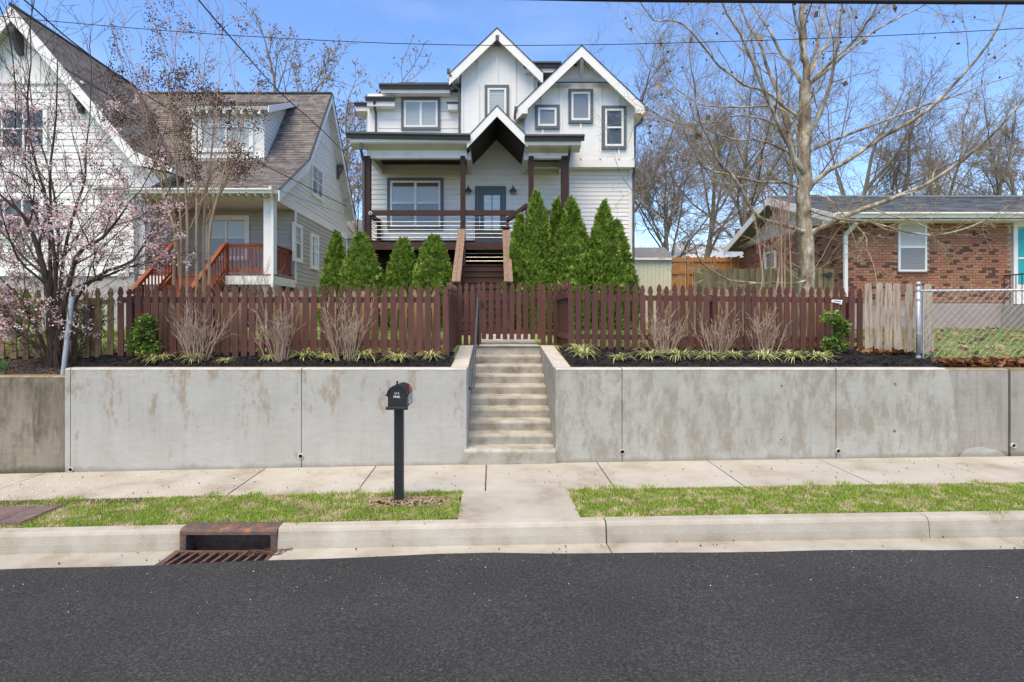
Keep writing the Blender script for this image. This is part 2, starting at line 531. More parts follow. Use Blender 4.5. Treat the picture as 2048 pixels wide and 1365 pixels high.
M_cream = pmat('cream_siding', [(0.60, 0.60, 0.44), (0.66, 0.66, 0.50)], scale=3, rough=0.6)
M_stone = pmat('grey_foundation', [(0.30, 0.285, 0.275), (0.40, 0.385, 0.375)], scale=4, rough=0.9, bump=0.3)
M_mauve = pmat('mauve_foundation', [(0.27, 0.225, 0.22), (0.34, 0.30, 0.295)], scale=3, rough=0.9, bump=0.2)
M_mortar = pmat('mortar', [(0.36, 0.29, 0.235), (0.44, 0.37, 0.31)], scale=20, rough=0.95)
M_brick = pmat('red_brick', [(0.29, 0.130, 0.080), (0.37, 0.185, 0.12)], scale=25, rough=0.9, bump=0.3, bscale=90, objr=0.15, hue=0.012)
M_brickdark = pmat('burnt_brick', [(0.085, 0.048, 0.038), (0.13, 0.075, 0.058)], scale=25, rough=0.9, bump=0.3, bscale=90, objr=0.25)
M_bricks = pmat('red_brick_rows', [(0.29, 0.130, 0.080), (0.37, 0.185, 0.12)], scale=25, rough=0.9, bump=0.3, bscale=90, island=0.18, hue=0.012)
M_barkgrey = pmat('grey_bark', [(0.15, 0.125, 0.095), (0.26, 0.225, 0.175)], scale=9, stretch=(1, 1, 0.4), rough=0.9, bump=0.5, bscale=20)
M_barkdark = pmat('dark_bark', [(0.040, 0.028, 0.022), (0.095, 0.070, 0.055)], scale=9, stretch=(1, 1, 0.4), rough=0.9, bump=0.5, bscale=25)
M_barktan = pmat('smooth_tan_bark', [(0.26, 0.17, 0.105), (0.38, 0.27, 0.18)], scale=7, stretch=(1, 1, 0.3), rough=0.8, bump=0.2)
M_barksyc = pmat('mottled_sycamore_bark', [(0.13, 0.095, 0.062), (0.30, 0.25, 0.18), (0.56, 0.53, 0.45)], scale=4.0, stretch=(1.3, 1.3, 0.6), rough=0.85, bump=0.5, bscale=18, lo=0.38, hi=0.66)
M_twigsyc = pmat('sycamore_twig', [(0.27, 0.225, 0.145), (0.40, 0.345, 0.235)], scale=5, rough=0.85)
M_twigred = pmat('reddish_twig', [(0.27, 0.165, 0.115), (0.43, 0.30, 0.225)], scale=7, rough=0.85, island=0.2)
M_twig = pmat('grey_brown_twig', [(0.20, 0.165, 0.13), (0.31, 0.265, 0.21)], scale=3, rough=0.9)
M_seed = pmat('brown_seed_heads', [(0.055, 0.033, 0.024), (0.12, 0.075, 0.055)], scale=20, rough=0.9, island=0.4)
M_tanleaf = pmat('dry_tan_leaves', [(0.22, 0.14, 0.075), (0.40, 0.28, 0.17)], scale=4, rough=0.8, island=0.35, trans=0.2)
M_petal = pmat('pink_petals', [(0.68, 0.44, 0.45), (0.86, 0.74, 0.74)], scale=9, rough=0.6, island=0.15, trans=0.3)
M_bronze = pmat('bronze_young_leaves', [(0.20, 0.085, 0.035), (0.32, 0.17, 0.07)], scale=9, rough=0.6, island=0.3, trans=0.2)
M_thuja = pmat('arborvitae_foliage', [(0.085, 0.17, 0.024), (0.185, 0.285, 0.040), (0.31, 0.355, 0.075)], scale=5, rough=0.6, island=0.62, hue=0.022, trans=0.22, lo=0.3, hi=0.72)
M_broad = pmat('glossy_green_leaves', [(0.08, 0.19, 0.025), (0.26, 0.37, 0.06)], scale=4, rough=0.35, island=0.4, hue=0.02, trans=0.2, spec=0.5)
M_liri = pmat('striped_grass_leaves', [(0.28, 0.34, 0.09), (0.66, 0.63, 0.34)], scale=30, rough=0.5, island=0.45, hue=0.012, trans=0.2)
M_blade = pmat('fresh_green_leaves', [(0.05, 0.15, 0.04), (0.09, 0.21, 0.06)], scale=10, rough=0.5, island=0.3, trans=0.2)
M_thatch = pmat('dry_thatch', [(0.16, 0.115, 0.075), (0.36, 0.28, 0.19)], scale=30, rough=0.9, island=0.4)
M_mesh = pmat('dull_wire', [(0.40, 0.41, 0.42)], rough=0.5, metallic=0.2)
M_lid = pmat('worn_iron_lid', [(0.12, 0.085, 0.078), (0.20, 0.15, 0.14)], scale=8, rough=0.7, bump=0.3)
M_twigtan = pmat('tan_shrub_twig', [(0.27, 0.19, 0.135), (0.45, 0.34, 0.26)], scale=6, rough=0.85, island=0.25)
M_wire = pmat('black_cable', [(0.018, 0.018, 0.02)], rough=0.6)
M_plank = M_mossfence

def asphalt_mat():
    m = bpy.data.materials.new('asphalt')
    m.use_nodes = True
    N, L = m.node_tree.nodes, m.node_tree.links
    b = N['Principled BSDF']
    b.inputs['Roughness'].default_value = 0.85
    b.inputs['Specular IOR Level'].default_value = 0.25
    pos = N.new('ShaderNodeNewGeometry').outputs['Position']
    n1 = N.new('ShaderNodeTexNoise')
    n1.inputs['Scale'].default_value = 48
    n1.inputs['Detail'].default_value = 6
    n1.inputs['Roughness'].default_value = 0.95
    n2 = N.new('ShaderNodeTexNoise')
    n2.inputs['Scale'].default_value = 0.9
    n2.inputs['Detail'].default_value = 6
    vo = N.new('ShaderNodeTexVoronoi')
    vo.inputs['Scale'].default_value = 70
    for n in (n1, n2, vo): L.new(pos, n.inputs['Vector'])
    rp = N.new('ShaderNodeValToRGB')
    ramp_set(rp, [(0.007, 0.007, 0.007), (0.038, 0.0385, 0.038), (0.16, 0.16, 0.157)], 0.34, 0.72)
    L.new(n1.outputs['Fac'], rp.inputs['Fac'])
    mr = N.new('ShaderNodeMapRange')
    mr.inputs['From Min'].default_value = 0.3
    mr.inputs['From Max'].default_value = 0.7
    mr.inputs['To Min'].default_value = 0.82
    mr.inputs['To Max'].default_value = 1.18
    L.new(n2.outputs['Fac'], mr.inputs['Value'])
    hs = N.new('ShaderNodeHueSaturation')
    L.new(mr.outputs['Result'], hs.inputs['Value'])
    L.new(rp.outputs['Color'], hs.inputs['Color'])
    L.new(hs.outputs['Color'], b.inputs['Base Color'])
    bp = N.new('ShaderNodeBump')
    bp.inputs['Strength'].default_value = 0.35
    bp.inputs['Distance'].default_value = 0.012
    L.new(vo.outputs['Distance'], bp.inputs['Height'])
    L.new(bp.outputs['Normal'], b.inputs['Normal'])
    return m
M_asphalt = asphalt_mat()

# ---------------------------------------------------------------- builders used by several things
def siding(parent, fr, poly, course, mat, v0=None, name='siding_board', proud=0.016):
    """overlapping lap boards, each its own object, cut to the outline of the wall"""
    lo = min(p[1] for p in poly)
    hi = max(p[1] for p in poly)
    v = lo if v0 is None else v0
    while v < hi - 0.01:
        q = clip_rect(poly, b0=v + (0.008 if course > 0.2 else 0.005), b1=v + course)
        if q and abs(area2(q)) > 0.004:
            if area2(q) < 0: q = q[::-1]
            n = len(q)
            dep = [0.006 + proud * (1 - (p[1] - v) / course) for p in q]
            vs = [fr.pt(p[0], p[1], d) for p, d in zip(q, dep)] + [fr.pt(p[0], p[1], 0.0) for p in q]
            mb = MB()
            mb.add(vs, [tuple(range(n))] + [(i, n + i, n + (i + 1) % n, (i + 1) % n) for i in range(n)])
            mb.build(name, mat, parent)
        v += course

def shingles(parent, O, u, s, poly, mat, slab_mat, course=0.15, tab=0.32, thick=0.12, seed=1, slab_name='roof', solid=True):
    """roof slab with courses of separate tabs; poly in (along eave, up slope)"""
    O, u, s = Vector(O), Vector(u).normalized(), Vector(s).normalized()
    n = u.cross(s).normalized()
    if n.z < 0: n = -n
    rnd = random.Random(seed)
    mb = MB()
    base = [O + u * a + s * b for a, b in poly]
    mb.prism([p - n * thick for p in base], n * (thick - 0.004))
    slab = mb.build(slab_name, slab_mat, parent)
    ms = MB()
    b = min(p[1] for p in poly)
    top = max(p[1] for p in poly)
    k = 0
    while b < top - 0.01:
        row = clip_rect(poly, b0=b, b1=b + course)
        if row:
            a0, a1 = min(p[0] for p in row), max(p[0] for p in row)
            a = a0 - tab * rnd.random()
            while a < a1:
                w = tab * rnd.uniform(0.55, 1.25)
                q = clip_rect(row, a0=max(a, a0) + 0.002, a1=min(a + w, a1) - 0.002)
                if q and abs(area2(q)) > 0.0004:
                    if area2(q) < 0: q = q[::-1]
                    lift = rnd.uniform(0.010, 0.020)
                    m = len(q)
                    vs = [O + u * p[0] + s * p[1] + n * (0.003 + lift * (1 - (p[1] - b) / course)) for p in q] + [O + u * p[0] + s * p[1] - n * 0.003 for p in q]
                    ms.add(vs, [tuple(range(m))] + [(i, m + i, m + (i + 1) % m, (i + 1) % m) for i in range(m)])
                a += w
        b += course
        k += 1
    if ms.v: ms.build('shingles', mat, slab, kind='stuff')
    return slab

def window(parent, fr, a0, a1, b0, b1, trim=0.1, trim_mat=None, sash=0.055, cols=1, hung=True, back=None, slats=True, d=0.058, split=0.5, lower_back=None, grid=(0, 0)):
    """casing > frame, pane, blind"""
    mb = MB()
    if trim:
        fr.box(mb, a0, a1, b1 - trim, b1, 0, d + 0.03)
        fr.box(mb, a0, a1, b0, b0 + trim, 0, d + 0.031)
        fr.box(mb, a0, a0 + trim, b0 + trim, b1 - trim, 0, d + 0.028)
        fr.box(mb, a1 - trim, a1, b0 + trim, b1 - trim, 0, d + 0.028)
    else:
        fr.box(mb, a0 - 0.02, a1 + 0.02, b0 - 0.05, b0, 0, d + 0.05)
    w = mb.build('window', trim_mat or M_bluegrey, parent)
    a0 += trim; a1 -= trim; b0 += trim; b1 -= trim
    mb = MB()
    e = d + 0.02
    fr.box(mb, a0, a1, b1 - sash, b1, 0, e)
    fr.box(mb, a0, a1, b0, b0 + sash, 0, e)
    cw = (a1 - a0) / cols
    for i in range(cols + 1):
        c = a0 + cw * i
        l, r_ = (c, c + sash) if i == 0 else ((c - sash, c) if i == cols else (c - sash * 0.6, c + sash * 0.6))
        fr.box(mb, l, r_, b0 + sash, b1 - sash, 0, e - 0.002)
    mid = b0 + (b1 - b0) * split
    if hung:
        for i in range(cols):
            fr.box(mb, a0 + cw * i + sash, a0 + cw * (i + 1) - sash, mid - sash * 0.4, mid + sash * 0.4, 0, e - 0.006)
    for i in range(cols):
        for g in range(1, grid[0]):
            x = a0 + cw * i + cw * g / grid[0]
            fr.box(mb, x - 0.008, x + 0.008, (mid if hung else b0) + 0.03, b1 - sash, 0.035, d + 0.004)
        for g in range(1, grid[1]):
            z = (mid if hung else b0) + (b1 - (mid if hung else b0)) * g / grid[1]
            fr.box(mb, a0 + cw * i + sash, a0 + cw * (i + 1) - sash, z - 0.008, z + 0.008, 0.035, d + 0.003)
    mb.build('frame', M_trimw, w)
    for i in range(cols):
        x0, x1 = a0 + cw * i + sash * 0.5, a0 + cw * (i + 1) - sash * 0.5
        parts = [(b0 + sash * 0.5, mid, lower_back or back or M_blind), (mid, b1 - sash * 0.5, back or M_blind)] if hung else [(b0 + sash * 0.5, b1 - sash * 0.5, back or M_blind)]
        for z0, z1, bm in parts:
            mb = MB()
            mb.add([fr.pt(x0, z0, d - 0.004), fr.pt(x1, z0, d - 0.004), fr.pt(x1, z1, d - 0.004), fr.pt(x0, z1, d - 0.004)], [(0, 1, 2, 3)])
            mb.build('pane', M_glass, w)
            mb = MB()
            fr.box(mb, x0, x1, z0, z1, 0.0, 0.030)
            if slats:
                z = z0 + 0.02
                while z < z1 - 0.03:
                    mb.add([fr.pt(x0, z, 0.043), fr.pt(x1, z, 0.043), fr.pt(x1, z + 0.04, 0.032), fr.pt(x0, z + 0.04, 0.032)], [(0, 1, 2, 3)])
                    z += 0.05
            mb.build('blind' if slats else 'backing', bm, w)
    return w

def gutter(parent, p0, p1, mat, size=0.13):
    """K-style gutter: a profiled trough between two points along x"""
    x0, x1 = p0[0], p1[0]
    y, z = p0[1], p0[2]
    prof = [(0, 0), (0, -size), (-0.45 * size, -size), (-0.6 * size, -0.55 * size), (-0.95 * size, -0.3 * size), (-0.95 * size, 0), (-0.85 * size, 0), (-0.85 * size, -0.22 * size), (-0.08 * size, -0.22 * size), (-0.08 * size, 0)]
    dz = p1[2] - z
    mb = MB()
    mb.prism([(x0, y + a, z + b) for a, b in prof], (x1 - x0, 0, dz))
    return mb.build('gutter', mat, parent)

def gable_roof(parent, xl, zl, xa, za, xr, zr, y0, y1, th, top_mat, under_mat, fascia_mat, fascia_h=0.3, seed=3, tabs=True, fascia_t=0.03):
    """two roof planes meeting at a ridge that runs away from the street, with boards along the front edge"""
    for x, z, sgn in ((xl, zl, -1), (xr, zr, 1)):
        dx, dz = xa - x, za - z
        ln = math.hypot(dx, dz)
        s = Vector((dx / ln, 0, dz / ln))
        n = Vector((-s.z, 0, s.x)) if sgn < 0 else Vector((s.z, 0, -s.x))
        mb = MB()
        a, b = Vector((x, y0, z)), Vector((xa, y0, za))
        dn = Vector((0, 0, -th))
        mb.prism([a + dn, b + dn, b, a], (0, y1 - y0, 0))
        slab = mb.build('roof', under_mat, parent)
        tp = MB()
        up = Vector((0, 0, 0.035))
        tp.prism([a + Vector((0, -0.05, 0.002)), b + Vector((0, -0.05, 0.002)), b + up + Vector((0, -0.05, 0)), a + up + Vector((0, -0.05, 0))], (0, y1 - y0 + 0.05, 0))
        tp.build('shingle_layer', top_mat, slab)
        fb = MB()
        fh = Vector((0, 0, -fascia_h))
        fb.prism([a + fh, b + fh, b, a], (0, -fascia_t, 0))
        fb.build('fascia', fascia_mat, parent)
# ================================================================ the setting: ground, road, kerb, verge, sidewalk
def sheet(name, xs, ys, zf, mat, kind='structure', thick=None):
    nx, ny = len(xs), len(ys)
    V = [(x, y, zf(x, y)) for y in ys for x in xs]
    Q = [(j * nx + i, j * nx + i + 1, (j + 1) * nx + i + 1, (j + 1) * nx + i) for j in range(ny - 1) for i in range(nx - 1)]
    me = fast_mesh(name, V, Q, smooth=True)
    o = link(name, me, mat)
    if kind: o['kind'] = kind
    return o
def lin(a, b, n): return [a + (b - a) * i / (n - 1) for i in range(n)]

YE = lambda X: float(np.interp(X, [-4.45, -2.0, 0.0, 1.15, 4.9], [5.11, 5.19, 5.28, 5.22, 5.17]))
YC = 5.57                 # kerb face
XS = sorted(set([round(v, 3) for v in lin(-40, 40, 41)] + [round(v, 3) for v in lin(-8, 8, 33)]))
sheet('ground', lin(-600, 600, 13), lin(-600, 900, 16), lambda x, y: -2.4, M_soil)
ys = lin(0, 1, 12)
V, Q = [], []
for j, t in enumerate(ys):
    for x in XS:
        ye = YE(x) + 0.012 * math.sin(x * 9.1) + 0.008 * math.sin(x * 23.7)
        y = ye + (-9.0 - ye) * t
        V.append((x, y, slope(x) + 0.016 + 0.10 * math.sin(min(1, (ye - y) / 9.0) * PI / 2) * 0.6))
nx = len(XS)
Q = [(j * nx + i + 1, j * nx + i, (j + 1) * nx + i, (j + 1) * nx + i + 1) for j in range(len(ys) - 1) for i in range(nx - 1)]
o = link('road', fast_mesh('road', V, Q, smooth=True), M_asphalt)
o['kind'] = 'structure'
sheet('far_verge', XS, [-60, -20, -9.0], lambda x, y: slope(x) + 0.07, M_turf)

INX0, INX1 = -3.03, -2.09     # storm inlet in the kerb
def xstrip(name, prof, x0, x1, mat, parent=None, dx=0.5, kind=None, bevel=0.0):
    """profile (y, z over the street) swept along the sloping street"""
    n = max(2, int((x1 - x0) / dx) + 1)
    xs = lin(x0, x1, n)
    m = len(prof)
    mb = MB()
    vs = [(x, y, z + slope(x)) for x in xs for y, z in prof]
    fs = [(i * m + k, i * m + (k + 1) % m, (i + 1) * m + (k + 1) % m, (i + 1) * m + k) for i in range(n - 1) for k in range(m)]
    fs += [tuple(range(m - 1, -1, -1)), tuple((n - 1) * m + k for k in range(m))]
    mb.add(vs, fs)
    return mb.build(name, mat, parent, kind=kind, bevel=bevel)

kerb = thing('kerb', None, None, (0, YC, 0))
kerb['kind'] = 'structure'
kprof = [(YC - 0.005, -0.03), (YC, 0.05), (YC + 0.014, 0.132), (YC + 0.028, 0.156), (YC + 0.055, 0.168), (YC + 0.155, 0.172), (YC + 0.155, -0.25), (YC - 0.005, -0.25)]
for x0, x1 in ((-30, -14), (-14, -9.0), (-9.0, -5.99), (-5.982, INX0 - 0.004), (INX1 + 0.004, 1.098), (1.112, 4.236), (4.244, 7.3), (7.308, 12), (12.01, 30)):
    xstrip('kerb_stone', kprof, x0, x1, M_kerb, kerb)
gut = thing('gutter_pan', None, None, (0, 5.4, 0))
gut['kind'] = 'structure'
for x0, x1 in ((-30, -14), (-13.99, -8.6), (-8.59, -3.075)):
    xstrip('gutter_slab', [(4.9, -0.006), (YC - 0.004, -0.030), (YC - 0.004, -0.2), (4.9, -0.2)], x0, x1, M_kerb, gut)
for x0, x1 in ((-2.065, 1.10), (1.11, 4.9), (4.905, 12), (12.01, 30)):
    xstrip('gutter_slab', [(4.9, -0.006), (YC - 0.004, -0.030), (YC - 0.004, -0.2), (4.9, -0.2)], x0, x1, M_kerb, gut)
xstrip('gutter_slab', [(4.9, -0.012), (5.165, -0.015), (5.165, -0.2), (4.9, -0.2)], -3.075, -2.065, M_kerb, gut)
crack = MB()
for xk, wob in ((1.105, 0.012), (4.24, 0.004)):
    for a in range(6):
        y0, y1 = YC + 0.15 - a * 0.08, YC + 0.15 - (a + 1) * 0.08
        crack.add([], [])

# verge soil + sidewalk
WALK0, WALK1, WALLY = 6.75, 7.925, 7.93
PATHX0, PATHX1 = -0.352, 0.884
VZ = lambda x, y: slope(x) + 0.158 + (y - 5.72) / 1.03 * (-0.012)
for x0, x1 in ((-30, PATHX0 - 0.015), (PATHX1 + 0.015, 30)):
    xs = [v for v in XS if x0 < v < x1]
    sheet('verge', [x0] + xs + [x1], [5.70, 6.0, 6.4, 6.72, 6.8], lambda x, y: VZ(x, y) - 0.004, M_soil)
walk = thing('sidewalk', None, None, (0, 7.3, 0.16))
walk['kind'] = 'structure'
k = -19
while k < 20:
    x0 = -0.083 + 1.525 * k
    if k < -3: 
        if k % 2: k += 1; continue
        x1 = x0 + 3.05
    else: x1 = x0 + 1.525
    tilt = random.uniform(-0.004, 0.004)
    xstrip('sidewalk_slab', [(WALK0 - (0.16 if x1 < -5 else 0), 0.152 + tilt), (WALK1, 0.168), (WALK1, -0.2), (WALK0 - (0.16 if x1 < -5 else 0), -0.2)], x0 + 0.007, x1 - 0.007, M_walk, walk, bevel=0.006)
    k = k + 2 if k < -3 else k + 1
xstrip('sidewalk_bed', [(WALK0 + 0.01, 0.135), (WALK1, 0.15), (WALK1, -0.2), (WALK0 + 0.01, -0.2)], -30, 30, M_soil, walk)
xstrip('path_slab', [(YC + 0.162, 0.166), (WALK0 - 0.016, 0.152), (WALK0 - 0.016, -0.2), (YC + 0.162, -0.2)], PATHX0, PATHX1, M_walk, walk, bevel=0.006)

# yards above the wall
for x0, x1 in ((-60, -0.6), (1.12, 60)):
    sheet('lawn', lin(x0, x1, 120), [8.10, 8.4, 8.7, 9.0, 9.4, 9.8, 10.0, 10.42], lambda x, y: ground_z(y) - (0.17 if y < 9.3 and x < -5.9 else 0.07 if y < 9.5 and x < 6.6 else 0), M_turf)
sheet('lawn', lin(-60, 60, 60), [10.42, 11, 12, 13, 14, 15.5, 17, 19, 22, 25, 30, 40, 60], lambda x, y: ground_z(y), M_turf)
sheet('far_ground', lin(-600, 600, 21), [60, 120, 300, 900], lambda x, y: 2.29, M_turf)
sheet('front_path', [-0.34, 0.26, 0.86], [10.40, 10.9, 11.6, 12.4, 13.1, 13.8], lambda x, y: ground_z(y) + 0.012, M_step)

def bed(name, x0, x1, y0, y1, z0f, z1f, mat, n=60):
    def z(x, y):
        t = (y - y0) / (y1 - y0)
        return z0f + (z1f - z0f) * t + 0.035 * math.sin(PI * min(1, t * 1.05)) + 0.010 * math.sin(x * 7.3 + y * 11) + 0.008 * math.sin(x * 17.1 - y * 23)
    sheet(name, lin(x0, x1, n), lin(y0, y1, 8), z, mat)
    return z
zb_l = bed('mulch_bed', -5.92, -0.592, 8.12, 9.05, 1.47, 1.64, M_mulch, 90)
zb_r = bed('mulch_bed', 1.112, 6.75, 8.12, 9.75, 1.47, 1.685, M_mulch, 90)
zb_o = bed('mulch_bed', -16, -5.93, 8.2, 9.0, 1.375, 1.60, M_bmulch, 90)
def bedz(x, y):
    if x < -5.925: return zb_o(x, min(9.0, max(8.2, y)))
    return zb_l(x, min(9.05, max(8.12, y))) if x < 0.3 else zb_r(x, min(9.75, max(8.12, y)))

def chips(name, n, xr, yr, zf, size, mat, seed, flat=0.5):
    """loose bark chips: small irregular slivers"""
    g = np.random.default_rng(seed)
    x = g.uniform(*xr, n); y = g.uniform(*yr, n)
    z = np.array([zf(a, b) for a, b in zip(x, y)])
    c = np.stack([x, y, z + 0.004], 1)
    th = g.uniform(0, 2 * PI, n)
    L_ = g.uniform(0.5, 1.3, n) * size
    W_ = L_ * g.uniform(0.2, 0.5, n)
    up = g.normal(0, flat, n)
    d = np.stack([np.cos(th), np.sin(th), up * 0.6], 1) * L_[:, None] * 0.5
    s = np.stack([-np.sin(th), np.cos(th), g.normal(0, flat, n) * 0.5], 1) * W_[:, None] * 0.5
    h = np.stack([np.zeros(n), np.zeros(n), L_ * 0.22], 1)
    V = np.stack([c - d - s, c + d - s * 0.6, c + d + s, c - d + s * 0.7, c + h], 1).reshape(-1, 3)
    b = np.arange(n)[:, None] * 5
    T = np.concatenate([b + [0, 1, 4], b + [1, 2, 4], b + [2, 3, 4], b + [3, 0, 4]], 0)
    o = link(name, fast_mesh(name, V, None, T), mat)
    o['kind'] = 'stuff'
    return o
chips('mulch', 9000, (-5.9, -0.62), (8.14, 9.02), bedz, 0.05, M_mulch, 3)
chips('mulch', 10000, (1.13, 6.7), (8.14, 9.7), bedz, 0.05, M_mulch, 4)
chips('mulch', 6500, (-11, -5.95), (8.22, 8.95), bedz, 0.045, M_bmulch, 5)

# ================================================================ retaining wall
WT = 1.485                  # top of the wall
def wall_panel(parent, x0, x1, y0, y1, top, mat, cap_mat, topf=None):
    """front panel of cast concrete with a slightly softened top edge"""
    mb = MB()
    n = max(2, int((x1 - x0) / 0.6) + 1)
    xs = lin(x0, x1, n)
    ch = 0.018
    prof = lambda x: [(y0, slope(x) - 0.05), (y0, top - ch), (y0 + ch, top), (y1, top), (y1, slope(x) - 0.05)]
    vs = [(x, a, b) for x in xs for a, b in prof(x)]
    fs = [(i * 5 + k, i * 5 + (k + 1) % 5, (i + 1) * 5 + (k + 1) % 5, (i + 1) * 5 + k) for i in range(n - 1) for k in range(5)] + [(4, 3, 2, 1, 0), tuple((n - 1) * 5 + k for k in range(5))]
    mb.add(vs, fs)
    p = mb.build('panel', mat, parent)
    cb = MB()
    cb.box(x0 + 0.004, x1 - 0.004, y0 + ch + 0.002, y1 - 0.004, top - 0.005, top + 0.004)
    cb.build('top_surface', cap_mat, p)
    lip = MB()
    lip.prism([(x0 + 0.002, y0 - 0.003, top - ch), (x0 + 0.002, y0 + ch, top + 0.003), (x0 + 0.002, y0 + ch + 0.01, top - 0.01), (x0 + 0.002, y0 + 0.01, top - ch - 0.01)], (x1 - x0 - 0.004, 0, 0))
    lip.build('edge', cap_mat, p)
    return p
def drain(parent, x, z, y=WALLY):
    mb = MB()
    vs, fs = [], []
    for r, d in ((0.037, -0.020), (0.028, -0.022), (0.028, 0.0)):
        for k in range(14):
            t = 2 * PI * k / 14
            vs.append((x + r * math.cos(t), y + d, z + r * math.sin(t)))
    for k in range(14): vs.append((x + 0.037 * math.cos(2 * PI * k / 14), y + 0.01, z + 0.037 * math.sin(2 * PI * k / 14)))
    for k in range(14):
        j = (k + 1) % 14
        fs += [(k, j, 14 + j, 14 + k), (14 + k, 14 + j, 28 + j, 28 + k), (42 + k, 42 + j, j, k)]
    mb.add(vs, fs)
    o = mb.build('drain_pipe', M_cap, parent)
    mb = MB()
    mb.lathe((x, y, z), [(0.0275, -0.004), (0.0275, 0.003)], 14, axis='y')
    mb.build('pipe_opening', M_void, o)
wl_ = thing('retaining_wall', 'long pale grey concrete retaining wall left of the steps behind the mailbox', 'wall', (-3, WALLY, 0))
for x0, x1 in ((-5.906, -5.836), (-5.826, -2.645), (-2.633, -0.36)):
    wall_panel(wl_, x0, x1, WALLY, 8.12, WT, M_wallc, M_cap)
MB().box(-5.9, -0.4, WALLY + 0.012, 8.10, -0.2, WT - 0.03).build('joint_filler', M_walld, wl_)
drain(wl_, -5.82, 0.09); drain(wl_, -2.645, 0.275)
# cheek walls beside the steps
def cheek(parent, x0, x1, mat):
    mb = MB()
    pts = [(x0, 8.124, 0.0), (x0, 10.42, 0.0), (x0, 10.42, 1.685), (x0, 8.124, WT - 0.002)]
    mb.prism(pts, (x1 - x0, 0, 0))
    c = mb.build('cheek_wall', mat, parent)
    tb = MB()
    tb.prism([(x0 + 0.004, 8.13, WT + 0.004), (x0 + 0.004, 10.415, 1.691), (x0 + 0.004, 10.415, 1.68), (x0 + 0.004, 8.13, WT - 0.006)], (x1 - x0 - 0.008, 0, 0))
    tb.build('top_surface', M_cap, c)
cheek(wl_, -0.59, -0.345, M_wallc)
wr_ = thing('retaining_wall', 'pale grey concrete retaining wall right of the steps with tan worn patches', 'wall', (3.5, WALLY, 0))
for x0, x1 in ((0.872, 1.784), (1.796, 4.74), (4.752, 6.26)):
    wall_panel(wr_, x0, x1, WALLY, 8.12, WT, M_wallr, M_cap)
MB().box(0.9, 6.25, WALLY + 0.012, 8.10, -0.1, WT - 0.03).build('joint_filler', M_walld, wr_)
cheek(wr_, 0.866, 1.112, M_wallr)
drain(wr_, 1.79, 0.335); drain(wr_, 4.77, 0.345)
for hx, hz in ((3.99, 1.245), (3.98, 0.50), (5.56, 1.27), (5.55, 0.62)):
    mb = MB()
    mb.lathe((hx, WALLY, hz), [(0.026, 0.001), (0.026, -0.003), (0.014, -0.0035)], 11, axis='y')
    o = mb.build('tie_hole', M_step, wr_)
    mb = MB()
    mb.lathe((hx + 0.004, WALLY, hz), [(0.011, -0.003), (0.011, -0.0045)], 9, axis='y')
    mb.build('hole', M_void, o)
wo_ = thing('retaining_wall', 'older dark stained concrete wall at the left edge, lower than its neighbour', 'wall', (-8, 8.0, 0))
wall_panel(wo_, -30, -5.912, 8.0, 8.22, 1.372, M_walld, M_moss)
wg_ = thing('retaining_wall', 'older grey weathered wall section right of the pale wall, mossy along the top', 'wall', (7, WALLY, 0))
for x0, x1 in ((6.262, 7.13), (7.165, 30)):
    wall_panel(wg_, x0, x1, WALLY + 0.004, 8.12, WT - 0.006, M_wallg, M_moss)
MB().box(6.27, 29, WALLY + 0.03, 8.10, -0.1, WT - 0.03).build('joint_filler', M_void, wg_)
drain(wg_, 7.19, 0.42)
mb = MB()      # ragged end of the pale skim coat
pts = [(6.255, 0.12), (6.43, 0.12), (6.42, 0.5), (6.40, 0.75), (6.37, 1.0), (6.36, 1.2), (6.30, 1.465), (6.255, 1.465)]
mb.prism([(x, WALLY + 0.004, z) for x, z in pts], (0, -0.0045, 0)).build('skim_coat', M_wallr, wg_)
mb = MB()      # smear of fresh render low on the old section
pts = [(6.45, 0.262), (7.08, 0.275), (7.05, 0.32), (6.96, 0.36), (6.86, 0.378), (6.77, 0.40), (6.66, 0.396), (6.58, 0.372), (6.52, 0.35), (6.48, 0.30)]
mb.prism([(x, WALLY + 0.004, z) for x, z in pts], (0, -0.006, 0)).build('render_patch', M_wallc, wg_)

# ================================================================ concrete steps
st = thing('concrete_steps', 'ten worn concrete steps climbing between the two retaining walls', 'steps', (0.26, 7.9, 0.17))
YS, ZS = [7.86] + [8.2 + 0.279 * i for i in range(9)], [0.372] + [0.514 + 0.144 * i for i in range(9)]
for i in range(10):
    y1 = YS[i + 1] + 0.03 if i < 9 else 10.44
    x0, x1 = (-0.389, 0.869) if i == 0 else (-0.343, 0.864)
    zb = 0.1 if i == 0 else ZS[i - 1] - 0.05
    mb = MB()
    y0 = YS[i]
    mb.prism([(x0, y0 + 0.032, zb), (x0, y0, ZS[i] - 0.035), (x0, y0 + 0.006, ZS[i] - 0.010), (x0, y0 + 0.022, ZS[i]), (x0, y1, ZS[i] + 0.004), (x0, y1, zb)], (x1 - x0, 0, 0))
    mb.build('step', M_step, st)

